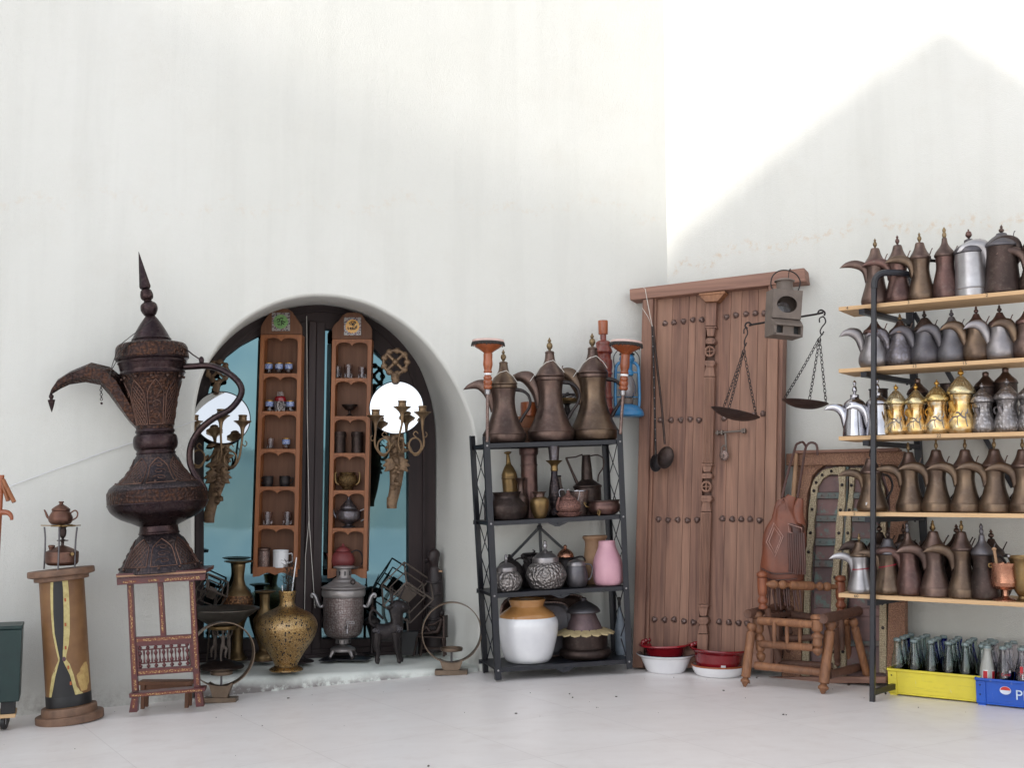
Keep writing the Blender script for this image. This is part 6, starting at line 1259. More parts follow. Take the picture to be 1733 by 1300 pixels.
for px, h, r, lb in ((571.5, 21, 6.5, 'left clear glass in the top niche, right cabinet'), (589.5, 24, 7.4, 'taller middle clear glass in the top niche, right cabinet'), (612.5, 20, 7, 'right clear glass in the top niche, right cabinet')): cup(atR, px, 0, h, r, lb, 'cut', G2)
q, k = atR(591.5, 1); LT('footed_bowl', 'small dark footed bowl in the right cabinet', 'bowl', q, k, [('bowl', [(6.5, 0), (6, 1.5), (2.6, 4), (2, 7), (2.4, 9), (3, 10), (8, 12.5), (13, 18), (13.5, 20), (12, 19.5), (7, 14), (1, 13)], X['dark'])])
for px, lb in ((575, 'left dark ribbed canister in the third niche, right cabinet'), (604.5, 'right dark ribbed canister in the third niche, right cabinet')):
    q, k = atR(px, 2); LT('dark_canister', lb, 'canister', q, k, [('body', [(9.5, 0), (10, 1), (9.6, 12), (10, 13), (9.6, 26), (9.6, 26), (10.4, 27), (10.4, 35), (9, 36)], X['dark']), ('lid', [(10.2, 30), (10.8, 30.5), (10.8, 31.5), (10.2, 32)], X['dark'])], 'pair of dark ribbed canisters in the right cabinet')
q, k = atR(588, 3); t = thing('brass_sugar_pot', 'small embossed brass pot with curled handles in the right cabinet', 'pot', q); part(t, 'body', ornate('embossed_brass', (150, 122, 80), (120, 96, 64), (64, 50, 36), 110, .85, .36), MB(k).lathe([(9, 0), (10.5, 1), (8, 3.5), (14, 9), (17, 17), (15, 24), (12.5, 26), (13.5, 29), (14.5, 30), (12, 29.5), (12, 26), (2, 10)], 36))
for s_ in (-1, 1): part(t, 'handle', X['brass'], MB(k).tube([(14 * s_, 0, 9), (19 * s_, 0, 13), (20.5 * s_, 0, 21), (20.5 * s_, 0, 28), (18 * s_, 0, 30)], [1.8, 2.2, 1.9, 1.4, .9], 8, sp=3))
def teapot(q, k, label, prof, lid, mat, sp, hd, hm=None, name='teapot', s_r=(3, 2.4, 1.8, 1.3), rz=0):
    t = thing(name, label, 'teapot', q, (0, 0, rz)); part(t, 'body', mat, MB(k).lathe(prof, 36)); part(t, 'lid', mat, MB(k).lathe(lid, 28)); part(t, 'spout', mat, MB(k).tube([(x, 0, z) for x, z in sp], list(s_r)[:len(sp)], 10, sp=4)); part(t, 'handle', hm or mat, MB(k).tube([(x, 0, z) for x, z in hd], 1.3, 8, sp=4)); return t
q, k = atR(589.5, 4); teapot(q, k, 'dark grey teapot with tiered lid and pale handle in the right cabinet', [(12, 0), (13, .6), (6.5, 4), (6, 6), (14, 10), (20, 15), (21, 24), (20, 28), (12, 32)], [(13.5, 31.5), (14.5, 32.5), (13, 36), (9, 40), (8.5, 41), (5, 45), (2.5, 49), (3.2, 51), (1, 54)], X['greyorn'], [(-18, 15), (-24, 22), (-26, 31), (-28, 40)], [(19, 28), (27, 31), (34, 27), (31, 18), (21, 11)], X['tin'])
q, k = atR(580, 5); teapot(q, k, 'dusty red teapot in the bottom niche of the right cabinet', [(12, 0), (14, 1), (19, 8), (20, 15), (16, 24), (11, 28)], [(11.5, 28), (12.5, 29), (10, 33), (5, 36), (2, 37), (2.6, 39), (.8, 41)], plain('dusty_red_glaze', (132, 62, 62), (108, 50, 52), .5, 14, .2, 60), [(-16, 6), (-22, 12), (-24, 20), (-27, 24)], [(14, 26), (22, 30), (30, 26), (34, 14), (31, 6)], X['vdark'])
q, k = atR(600, 5); LT('saucer', 'small pale saucer under the handle of the dusty red teapot', 'saucer', q + Vector((0, -.045, 0)), k, [('dish', [(7, 0), (11, 2.5), (11.4, 3.4), (7, 1.5), (1, 1)], X['tin'])])

# ---- mirrored candle sconces
br3 = metal('sconce_brass', (138, 114, 86), (104, 84, 66), .45, dents=.6); leafm = plain('carved_leaf_bronze', (128, 104, 80), (88, 70, 56), .5, 30, 1.0, 70, met=.55)
def sconce(label, mx, my, mr, cups, loops, cluster, stem, base, topo, Y=6.34, tl=-9, tz=0):
    o = P(mx, my, Y); k = K(Y); t = thing('mirror_sconce', label, 'candle sconce', o, group='mirrored candle sconces on the arched window')
    lo = lambda x, y, d=0: Vector(((x - mx), d, (my - y)))
    MM = Matrix.Rotation(R(tz), 4, 'Z') @ Matrix.Rotation(R(tl), 4, 'X') @ Matrix.Rotation(R(90), 4, 'X')
    b = MB(k); b.lathe([(.1, -3), (mr, -3), (mr + 1.5, -1.5), (mr + 1.5, 1.5), (mr + .2, 2.2), (mr + .2, 1.0), (mr - .5, .6)], 56, MM, sp=False); part(t, 'mirror_rim', X['vdark'], b)
    b = MB(k); b.lathe([(.01, .8), (mr, .8), (mr, 1.0), (.01, 1.0)], 56, MM, sp=False); part(t, 'mirror', X['mirror'], b, ang=20)
    rs = random.Random(int(mx)); cl = Vector
    # back plate: stem with carved leaves
    b = MB(k)
    b.tube([lo(mx, my + 40, 6), lo(*cluster, 6), lo(*stem, 6), lo(base[0], base[1] - 8, 6)], [12, 13, 10, 8.5], 10, flat=.5, sp=4)
    b.lathe([(7.5, 0), (8.5, 1), (8.6, 17), (7, 19)], 10, Matrix.Translation(lo(base[0], base[1], 6)) @ Matrix.Diagonal((1, .6, 1, 1)))
    for i in range(46):
        f = rs.random(); c = lo(lerp(mx, cluster[0], min(1, f * 1.6)), lerp(my + 42, stem[1], f), 2 - 6 * rs.random()); a = rs.uniform(-1, 1) * (1.5 if f < .62 else .7) + PI; sp_ = 17 if f < .62 else 9
        L = sp_ * rs.uniform(.7, 1.2); dx = math.sin(a); dz = math.cos(a) * (1 if rs.random() < .75 else -.5)
        c2 = c + Vector((rs.uniform(-8, 8) * (1 if f < .6 else .5), 0, 0)); b.tube([c2, c2 + Vector((dx * L * .5, -3, dz * L * .5)), c2 + Vector((dx * L, rs.uniform(-5, 1), dz * L))], [2.2, 4.6, .6], 6, flat=.45, sp=2)
    for s_ in (-1, 1):
        for j in range(3):
            a = R(60 + 30 * j) * s_; c = lo(cluster[0], cluster[1], 0); b.tube([c, c + Vector((math.sin(a) * 12, -4, math.cos(a) * 10)), c + Vector((math.sin(a) * 23, -2, math.cos(a) * 18 - 3))], [4, 6.5, 1], 7, flat=.4, sp=2)
    part(t, 'leaf_plate', leafm, b)
    # crest above the mirror
    b = MB(k); c = lo(topo[0], topo[1], 3); rr_ = topo[2]
    for i in range(9):
        a = 2 * PI * i / 9; q1 = c + Vector((math.cos(a) * rr_, 0, math.sin(a) * rr_)); b.ball(q1, (rr_ * .30, rr_ * .2, rr_ * .28), 8, 6)
    for i in range(4): a = R(45 + 90 * i) ; b.tube([c, c + Vector((math.cos(a) * rr_, 0, math.sin(a) * rr_))], rr_ * .15, 6)
    b.ring(c, rr_, rr_ * .15, 'Y', 24); b.ball(c, rr_ * .3, 10, 6); b.tube([c + Vector((0, 0, -rr_)), lo(topo[3], my - mr + 2, 4)], [rr_ * .35, rr_ * .3], 8)
    for i in range(5): b.ball((c + Vector((0, -2, -rr_ * 1.1))).lerp(lo(topo[3], my - mr, 2), i / 5) + Vector((rs.uniform(-3, 3), 0, 0)), (rr_ * .32, rr_ * .2, rr_ * .22), 8, 5)
    part(t, 'crest', leafm, b)
    for i, ((cx1, cy1), (lx, ly)) in enumerate(zip(cups, loops)):
        d = -34 - (10 if i == 1 else 0)
        b = MB(k); c = lo(cx1, cy1, d); b.lathe([(1.6, -26), (2.4, -20), (3.2, -12), (5, -7), (9.5, -2), (13.5, 1), (13.8, 2.4), (12, 2.6), (8, 3), (6.4, 4), (6.4, 8), (5.8, 9), (6.8, 10), (6.8, 12), (5, 12), (4.4, 6), (1, 5)], 24, Matrix.Translation(c), rib=.05, ribn=3); 
        arm = [lo(mx + (cx1 - mx) * .1, my + 52, 0), lo(lerp(mx, lx, .6), ly + 2, d * .5), lo(lx - 13 * (1 if lx > mx else -1) * (0 if i == 1 else 1), ly - 4, d * .75), lo(lx, ly + 16, d * .9), lo(lx + 14 * (1 if cx1 > lx else -1) * (.5 if i == 1 else 1), ly, d), lo(cx1, cy1 + 26, d)]
        b.tube(arm, [1.9] * 6, 8, sp=4)
        if i != 1: b.ring(lo(lx, ly, d), 13, 1.5, 'Y', 24, 7, sx=.8); b.tube([lo(lx + 2, ly - 14, d), lo(lx - 3, ly - 19, d), lo(lx + 1, ly - 24, d), lo(lx + 5, ly - 20, d)], .9, 6, sp=3); s2 = 1 if cx1 > mx else -1; b.tube([lo(cx1, cy1 + 36, d), lo(cx1 + 5 * s2, cy1 + 40, d), lo(cx1 + 8 * s2, cy1 + 35, d), lo(cx1 + 5 * s2, cy1 + 31, d)], .9, 6, sp=3)
        part(t, 'candle_arm', br3, b)
    return t
sconce('left round mirror sconce with three candle cups behind the giant pot handle', 376, 707, 46, [(338.5, 717), (385.5, 708), (419, 717)], [(347, 776), (380, 770), (400, 778)], (372, 806), (362, 845), (357, 884), (366, 628, 17, 364), tl=-16, tz=22)
sconce('right round mirror sconce with three candle cups and a ring shaped crest', 671, 690, 45, [(640, 708), (685, 694), (718, 702)], [(654, 757), (686, 752), (706, 756)], (672, 786), (670, 822), (664, 860), (668, 612, 20, 668))

# ---- brass and metal ornaments on the sill
gm = metal('etched_brass', (134, 112, 78), (104, 84, 58), .36, dents=.3); redpat = ornate('red_black_etched_band', (176, 120, 84), (120, 92, 62), (38, 26, 22), 60, .6, .4)
q, k = SP(401, 1117); LT('tall_brass_vase', 'tall brass vase with a wide flat rim behind the brass bowl on the sill', 'vase', q, k, [('body', [(16, 0), (17, 3), (10, 14), (9, 30), (9, 30), (12, 60), (24, 84), (26, 96), (24, 106), (14, 118), (9.5, 130), (9, 140), (10.5, 154), (11, 158), (23, 161), (24, 163), (12, 164), (4, 160)], gm, dict(seg=40)), ('painted_band', [(25.2, 86), (26.4, 92), (26.3, 99), (24.6, 106)], redpat, dict(seg=40))])
q, k = SP(446, 1119); LT('small_brass_vase', 'smaller brass vase with a flared rim between the bowl and the pierced vase', 'vase', q, k, [('body', [(17, 0), (18.5, 2), (18, 10), (9, 17), (8, 22), (14, 40), (18, 58), (18.5, 68), (14, 76), (9, 86), (8, 96), (9, 108), (10, 110), (17, 113), (17.5, 115), (9, 115), (3, 110)], gm, dict(seg=36)), ('foot', [(17.5, 0), (18.6, .6), (18.6, 2)], X['brown'])])
q, k = SP(375, 1131); t = thing('figure_bowl', 'wide dark metal bowl held up by three dancing figures', 'bowl', q)
part(t, 'bowl', metal('dull_brass_bowl', (112, 106, 100), (84, 76, 68), .4), MB(k).lathe([(4, 66), (12, 68), (28, 74), (46, 86), (55, 93), (60, 96), (60, 98), (54, 96.5), (40, 88), (20, 78), (1, 74)], 48)); part(t, 'base', X['dark'], MB(k).lathe([(36, 0), (37, 2), (34, 5), (26, 8), (14, 13), (8, 14)], 32)); part(t, 'collar', X['brass'], MB(k).lathe([(24, 64), (25, 66), (24, 70), (14, 72)], 32))
for i in range(3):
    a = R(-90 + 120 * i + 18); c = Vector((math.cos(a) * 13, math.sin(a) * 13, 12)); ox = Vector((-math.sin(a), math.cos(a), 0)); ou = Vector((math.cos(a), math.sin(a), 0)); b = MB(k); z = lambda x, h, o_=0: c + ox * x + ou * o_ + Vector((0, 0, h))
    b.tube([z(-2, 0), z(-2.5, 10), z(-1.5, 20), z(0, 26), z(.5, 34), z(0, 40), z(0, 44), z(0, 46)], [1.5, 1.8, 2.6, 3.6, 2.6, 4, 1.6, 1.4], 8, sp=2); b.tube([z(1, 25), z(6, 20, 2), z(4, 12, 4), z(5, 6, 3)], [2.6, 2.4, 1.6, 1.2], 8, sp=2); b.ball(z(0, 49), (2.6, 2.6, 3.2), 8, 6)
    for s_ in (-1, 1): b.tube([z(3.6 * s_, 40), z(8 * s_, 44), z(9 * s_, 52)], [1.4, 1.2, 1], 7, sp=2)
    part(t, 'figure', X['railm'], b)
q, k = SP(484, 1135); t = thing('pierced_vase', 'big pierced gilt brass vase with dry stems in it on the sill', 'vase', q)
part(t, 'body', X['pierced'], MB(k).lathe([(27, 0), (28, 1.5), (25, 4), (19, 7), (19, 7), (20, 12), (30, 30), (44, 50), (50.5, 68), (49, 80), (40, 92), (24, 100), (15, 105), (12.5, 110), (12, 114), (13.5, 124), (14.6, 129), (13, 129), (10, 112), (3, 95)], 64)); part(t, 'foot_ring', gm, MB(k).lathe([(19, 6), (20.4, 7), (19, 8.5)], 36))
stm = plain('dry_stem', (58, 46, 36), (40, 34, 28), .8, bump=0); rs = random.Random(12)
t2 = thing('dry_stems', 'bunch of dry feathery stems and pale sticks standing in the pierced vase', 'dried plant', q + Vector((0, 0, 100 * k)))
b = MB(k)
for i in range(16):
    x0, y0 = rs.uniform(-7, 7), rs.uniform(-7, 7); L = rs.uniform(55, 96); dx = rs.uniform(-6, 16); pts_ = [(x0, y0, 0), (x0 + dx * .4, y0, L * .5), (x0 + dx, y0 + rs.uniform(-4, 4), L)]; b.tube(pts_, .45, 4, sp=3)
    for j in range(22):
        f = rs.uniform(.35, 1); p_ = Vector(pts_[0]).lerp(Vector(pts_[2]), f); a = rs.uniform(0, 6.28); l = rs.uniform(3, 9); b.tube([p_, p_ + Vector((math.cos(a) * l, math.sin(a) * l * .6, rs.uniform(0, 6)))], .32, 3)
part(t2, 'stems', stm, b)
for x, dx, L in ((-6, -2, 40), (6, 9, 86)): part(t2, 'pale_stick', X['white'], MB(k).tube([(x, -4, 10), (x + dx, -5, L)], .9, 6))
q, k = SP(508, 1121); LT('dark_vase_stand', 'dark low metal stand partly hidden behind the pierced vase', 'stand', q, k, [('foot', [(22, 0), (23, 1), (20, 3), (10, 6), (5, 14), (7, 22), (3, 26)], X['vdark'])])
# nested square ornaments
def cubes(label, c, Y, r, base, rod, block, rot):
    o = P(base[0], base[1], Y); k = K(Y); t = thing('geometric_sculpture', label, 'sculpture', o); q0 = P(c[0], c[1], Y) - o; q0 = q0 / k
    def fr_(a, c_, w): 
        b.bar(a, c_, w, w, up=(0.3, 1, 0.2))
    EM = Matrix.Translation(q0) @ Matrix.Rotation(R(rot[2]), 4, 'Z') @ Matrix.Rotation(R(rot[0]), 4, 'X') @ Matrix.Rotation(R(rot[1]), 4, 'Y')
    for s_, w in ((1.0, 2.0), (.68, 1.7)):
        b = MB(k); V = [EM @ Vector((x * r * s_, y * r * s_, z * r * s_)) for x in (-1, 1) for y in (-1, 1) for z in (-1, 1)]
        for i in range(8):
            for j in (1, 2, 4):
                if not i & j: fr_(V[i], V[i | j], w)
        part(t, 'cube_frame', X['railm'], b)
    b = MB(k); V = r * .36; b.box(-V, V, -V, V, -V, V, EM); part(t, 'core', X['railm'], b, bevel=.001)
    b = MB(k); b.bar((0, 0, block), q0 + Vector((0, 0, -r * 1.5)), 2.2, 2.2); part(t, 'rod', X['railm'], b)
    if block: part(t, 'block', X['black'], MB(k).box(-14, 18, -10, 14, 0, block), bevel=.002)
cubes('left nested cube frame sculpture leaning above the bowl rim', (358, 1004), SY(1120) + .0, 19, (350, 1120), None, 0, (35, 30, 12))
cubes('nested cube frame sculpture on a black block at the right of the sill', (689, 1003), SY(1108), 29, (690, 1108), None, 38, (30, 38, 10))
# samovar
q, k = SP(580, 1113); t = thing('samovar', 'grey metal samovar with scroll handles and a tap on the sill', 'samovar', q); sm = metal('samovar_nickel', (168, 162, 160), (136, 130, 130), .36, .55, dents=.3); sme = ornate('samovar_engraved', (160, 152, 150), (132, 122, 120), (104, 84, 80), 80, .6, .38, .25)
part(t, 'body', sme, MB(k).lathe([(13, 30), (16, 31), (27, 35), (32, 44), (33.5, 60), (33.5, 98), (33.5, 98), (34.5, 99)], 56)); part(t, 'rim', sm, MB(k).lathe([(33, 98), (35.5, 100), (36.5, 104), (36, 110), (34, 111), (37, 113), (37, 115), (30, 118)], 56))
ld = part(t, 'lid', sm, MB(k).lathe([(33, 114), (27, 120), (20, 124), (18, 127), (13, 130), (12, 132), (12, 144), (13, 145), (17, 146), (17.5, 148.5), (15, 149), (4, 146)], 40)); b = MB(k)
for i in range(8): a = 2 * PI * i / 8 + .3; b.box(-1.2, 1.2, -12.6, -11.4, 134, 141, Matrix.Rotation(a, 4, 'Z')); b.box(-1, 1, -13.2, -12, 23, 28, Matrix.Rotation(a, 4, 'Z'))
part(ld, 'air_hole', X['black'], b); part(t, 'pedestal', sm, MB(k).lathe([(20, 9), (21, 11), (20, 14), (14, 17), (7, 19), (6, 22), (12, 22.5), (12.8, 23), (12.6, 29), (14, 30)], 36))
for i in range(4): a = R(45 + 90 * i); part(t, 'foot', sm, MB(k).tube([(math.cos(a) * 15, math.sin(a) * 15, 12), (math.cos(a) * 21, math.sin(a) * 21, 9), (math.cos(a) * 25, math.sin(a) * 25, 3), (math.cos(a) * 27, math.sin(a) * 27, 1)], [3, 3.2, 2.4, 3], 8, sp=3))
for s_ in (-1, 1): part(t, 'handle', X['alu'], MB(k).tube([(33 * s_, 0, 84), (38 * s_, 0, 82), (43 * s_, -1, 88), (46 * s_, -2, 98), (51 * s_, -2, 103), (54 * s_, -2, 100), (51 * s_, -2, 97)], [2.4, 2.8, 4, 3.4, 3, 2.4, 1.6], 10, sp=3))
b = MB(k); b.tube([(10, -33, 52), (12, -44, 52), (14, -50, 50), (14, -51, 44)], [3, 2.6, 2.4, 2], 8); b.tube([(14, -46, 52), (14, -46, 60)], 1.6, 8); part(t, 'tap', X['tin'], b)
b = MB(k); b.ring((14, -46, 61), 2.2, .8, 'Y', 14, 6).ring((18.6, -46, 61), 2.2, .8, 'Y', 14, 6).ring((23, -46, 61), 2.0, .8, 'Y', 14, 6); part(t, 'tap_key', X['tin'], b)
b = MB(k); b.ring((18, -20, 124), 3.4, 1.2, 'Y', 16, 6).tube([(16, -20, 116), (17, -20, 121)], 1.3, 6); part(t, 'lid_ring', X['vdark'], b)
q2, k2 = SP(585, 1113); tag(MB(k2).prism([(-40, -26), (-18, -34), (-12, -22), (38, -24), (44, 6), (20, 30), (-34, 22)], 0, 1.4, Matrix.Rotation(R(-90), 4, 'X')).build('tray_plate', X['iron']), 'flat dark irregular metal plate lying under the samovar', 'plate').location = q2 + Vector((0, -.01, -.001))
t.location = t.location + Vector((0, 0, 1.0 * k))
# spindle ornament, horned cow figurine
q, k = SP(629, 1107); LT('spindle_ornament', 'tall dark spike ornament with two balls beside the samovar', 'ornament', q, k, [('shaft', [(13, 0), (14, .6), (10, 2), (3, 4), (2.6, 40), (3.4, 44), (3.4, 44), (12, 48), (14, 53), (11, 58), (3.6, 62), (2.4, 68)], X['vdark']), ('ball', [(1.5, 67), (5, 69), (5.8, 73), (4.8, 77), (1.8, 79)], X['dark']), ('spike', [(2, 78), (2.4, 84), (2, 90), (1, 106), (.2, 108)], X['dark'])])
q, k = SP(658, 1120); cow = thing('cow_figurine', 'small dark metal horned cow figurine with pierced flanks', 'figurine', q, (0, 0, R(14)))
dkm = X['vdark']; b = MB(k)
b.blade([(-25, 56), (-21, 63), (-8, 62), (2, 65), (1, 76), (-2, 86), (2, 96), (12, 101), (25, 98), (33, 90)], [(-25, 46), (-20, 34), (-6, 33), (8, 33), (21, 40), (24, 56), (23, 70), (24, 78), (30, 79), (34, 85)], [3, 10, 12, 12, 11, 9, 9, 10, 8, 4], 16)
part(cow, 'body', dkm, b, ang=80)
b = MB(k)
for x, y, f in ((-20, -7, -1), (-17, 8, -1), (9, -8, 1), (15, 8, 1)):
    b.tube([(x, y, 48), (x + (-2 if f < 0 else 2), y, 30), (x + (1 if f < 0 else 4), y, 16), (x + (-1 if f < 0 else 6), y, 5), (x + (0 if f < 0 else 7), y, 1.5), (x + (3 if f < 0 else 10), y, .6)], [8.5, 6.5, 4, 3.2, 4, 3.8], 9, sp=3)
part(cow, 'legs', dkm, b)
part(cow, 'ear', dkm, MB(k).ball((-1, -9, 90), (5, 2, 3)).ball((30, 7, 94), (3, 4, 3))); part(cow, 'horn', dkm, MB(k).tube([(5, -4, 96), (4, -4, 108), (5, -4, 124)], [2, 1.6, .4], 7, sp=2)); part(cow, 'horn', dkm, MB(k).tube([(16, 5, 98), (20, 5, 108), (27, 5, 124)], [2, 1.6, .4], 7, sp=2))
part(cow, 'tail', dkm, MB(k).tube([(-24, 0, 58), (-31, 0, 64), (-32, 0, 78), (-26, 0, 85), (-16, 0, 76), (-10, 0, 70)], 2.1, 7, sp=3))
b = MB(k); rs = random.Random(3)
for cx2, cz2 in ((13, 54), (-20, 50)):
    for i in range(10): a = rs.uniform(0, 6.28); r_ = rs.uniform(0, 7); b.ring((cx2 + math.cos(a) * r_, -10.4, cz2 + math.sin(a) * r_), 2.2, .7, 'Y', 10, 5)
part(cow, 'pierced_ornament', X['grey'], b); part(cow, 'eye', X['grey'], MB(k).ball((22, -9.5, 90), 1.8).ball((10, -9.5, 91), 1.8))
# carved tall figure, seated figure
q, k = SP(733, 1104); t = thing('carved_figure', 'tall dark carved wooden figure of a person beside the window frame', 'statue', q); dkw = plain('black_carved_wood', (46, 34, 34), (32, 26, 28), .5, 20, .6, 50)
b = MB(k); b.blade([(-15, 0), (-14, 30), (-12, 60), (-13, 90), (-10, 120), (-8, 134), (-7, 140), (-8, 146), (-11, 152), (-10, 162), (-6, 168), (2, 170)], [(15, 0), (16, 30), (15, 60), (16, 90), (15, 120), (12, 134), (8, 139), (8, 146), (9, 152), (10, 160), (8, 166), (3, 170)], [10, 10, 9, 10, 9, 6, 4.5, 7, 9, 9, 7, 1], 18)
part(t, 'body', dkw, b, ang=80); b = MB(k); b.ball((-11.5, -3, 152), (2.2, 2.4, 2.6)); b.ball((-10.5, -3, 146), (2, 3, 1.4)); b.ball((-1, -8.5, 154), (1.6, 1.4, 2.6)); b.ball((-9, -6, 157), (1.4, 1, 1)); part(t, 'face_features', dkw, b)
part(t, 'hair', dkw, MB(k).ball((0, 1, 160), (10.6, 10, 10.4), 18, 12)); b = MB(k)
for i in range(5): b.tube([(-12, -7, 118 - i * 20), (0, -11.5, 114 - i * 20), (12, -8, 117 - i * 20)], 1.6, 6, sp=3)
part(t, 'robe_folds', dkw, b); part(t, 'collar_tag', X['clay'], MB(k).box(9, 15, -9, -5, 132, 135))
q, k = SP(732, 1110); bn = thing('metal_bench', 'tiny wrought metal bench carrying a seated figure at the right end of the sill', 'bench', q, (0, 0, R(-14)))
b = MB(k); b.box(-26, 24, -8, 10, 30, 32); b.box(20, 23, -8, 10, 32, 66); part(bn, 'seat', X['dark'], b, bevel=.001)
for x, y, e in ((-24, -7, -6), (-14, -8, -4), (20, -7, 2), (-22, 9, -4), (18, 9, 2)): part(bn, 'leg', X['dark'], MB(k).turned((x, y, 31), (x + e, y, 0), 2, [(0, .9), (.3, 1.1), (.5, .7), (.9, .9), (.95, 1.3), (1, .8)]))
b = MB(k); b.tube([(-18, -7, 12), (20, -7, 12)], 1, 6); b.tube([(-18, 8, 12), (18, 8, 12)], 1, 6); part(bn, 'stretcher', X['dark'], b)
fg = thing('seated_figure', 'tiny dark metal figure reclining on the small bench', 'figurine', q + Vector((0, 0, 32.2 * k)), (0, 0, R(-14))); b = MB(k)
b.tube([(-20, 0, 3), (-12, 0, 14), (-4, 0, 6), (8, 0, 7), (13, 0, 18), (15, 0, 27), (15, 0, 31)], [2.2, 3, 3.6, 5.4, 5, 5.6, 2], 9, sp=3); b.tube([(-24, -4, 2), (-14, -4, 4), (-4, -4, 5), (7, -3, 7)], [2, 2.6, 3.2, 4], 8, sp=2); b.tube([(14, -5, 26), (4, -6, 20), (-6, -6, 18)], [2.2, 1.8, 1.6], 7, sp=2); b.tube([(14, 5, 26), (6, 6, 18), (-2, 4, 17)], [2.2, 1.8, 1.6], 7, sp=2); b.ball((15, 0, 36), (4.4, 4.4, 5.4)); b.ball((10.8, 0, 35.5), (1.4, 1, 1))
part(fg, 'body', X['dark'], b, ang=80); part(fg, 'hair', X['vdark'], MB(k).ball((16, 0, 37.6), (4.8, 4.8, 4.8)))
cubeb, k = SP(735, 1106)

# ---- ring candle holders standing on the floor before the niche
def ringholder(label, bx, by, cx1, cy1, rx, rz, tilt=0, mat=None):
    q = F(bx, by) if bx > 500 else P(bx, by + 3, 5.70); q.z = floor_z(q.x); k = K(q.y); t = thing('ring_candle_holder', label, 'candle holder', q, (0, tilt, 0), 'bronze ring candle holders standing on the floor'); mat = mat or metal('bronze_ring', (124, 106, 90), (96, 82, 70), .4, .7)
    H = by - cy1; X0 = cx1 - bx
    b = MB(k); n_ = 64; vs = []
    for i in range(n_):
        a = 2 * PI * i / n_
        for (rr_, yy) in ((1.0, -9), (1.0, 9), (.972, 9), (.972, -9)): vs.append((X0 + rx * rr_ * math.cos(a) - yy * rz[1] * 0.0, yy, H + rx * rr_ * math.sin(a)))
    b.add(vs, [(4 * i + j, 4 * i + (j + 1) % 4, 4 * ((i + 1) % n_) + (j + 1) % 4, 4 * ((i + 1) % n_) + j) for i in range(n_) for j in range(4)], Matrix.Translation((X0, 0, 0)) @ Matrix.Rotation(R(rz[0]), 4, 'Z') @ Matrix.Translation((-X0, 0, 0)))
    part(t, 'ring', mat, b, ang=40)
    b = MB(k); zt = H - rx; b.prism([(X0 - 20, zt + 7), (X0 - 12, zt + 2.5), (X0, zt + 1), (X0 + 12, zt + 2.5), (X0 + 20, zt + 7), (X0 + 15, zt - 8), (X0 + 12, 7), (X0 - 12, 7), (X0 - 15, zt - 8)], -7, 7); part(t, 'neck', mat, b, bevel=.001)
    part(t, 'foot', mat, MB(k).box(X0 - 27, X0 + 27, -11, 11, 0, 8), bevel=.002)
    part(t, 'rod', X['grey'], MB(k).tube([(X0, 0, zt), (X0, 0, zt + 20)], 1.7, 8)); part(t, 'candle_dish', mat, MB(k).lathe([(14, 0), (18, 1), (18.5, 2.5), (18.5, 6), (17, 6), (17, 3), (1, 3)], 28, Matrix.Translation((X0, 0, zt + 19)), sp=False))
ringholder('left bronze ring candle holder standing beside the inlaid stand', 379, 1176, 374, 1098, 53, (24, 0))
ringholder('right bronze ring candle holder at the end of the sill', 766, 1142, 764, 1073, 50, (8, 0))

# ================================================================ GIANT COFFEE POT on the inlaid stand
SYD = 5.54; gb = P(272, 968, SYD); k = K(SYD)
gp = thing('giant_coffee_pot', 'giant dark embossed copper coffee pot standing on the inlaid stand', 'coffee pot', gb, (0, R(-4.0), 0))
tr0 = metal('rivet_bronze', (104, 82, 74), (76, 62, 58), .4); gi, gl, gpn = X['giant'], X['giantlow'], X['giantp']
part(gp, 'foot', gl, MB(k).lathe([(66, 0), (67, 2), (64, 9), (52, 32), (40, 52), (32, 62)], 64)); part(gp, 'foot_ring', gpn, MB(k).lathe([(31, 61), (33.5, 64), (32, 68), (31, 76), (32, 78)], 48))
part(gp, 'belly', gpn, MB(k).lathe([(30, 76), (42, 82), (62, 91), (76, 102), (81, 112), (81.5, 113), (81.5, 113), (82.5, 114.5), (81.5, 116)], 64)); part(gp, 'belly_band', gi, MB(k).lathe([(81.3, 115.5), (81.6, 118), (81.6, 134), (79, 138)], 64)); part(gp, 'shoulder', gl, MB(k).lathe([(80, 136.5), (76, 144), (62, 153), (50, 165), (41, 178), (34, 192), (31, 197)], 64))
part(gp, 'neck_bulb', gpn, MB(k).lathe([(31, 196), (32.5, 199), (31, 203), (35, 208), (36.5, 217), (35, 227), (30.5, 232), (32.5, 235), (31, 239)], 56)); part(gp, 'neck', gi, MB(k).lathe([(30, 238), (34, 262), (40, 295), (47, 322), (52, 332)], 64))
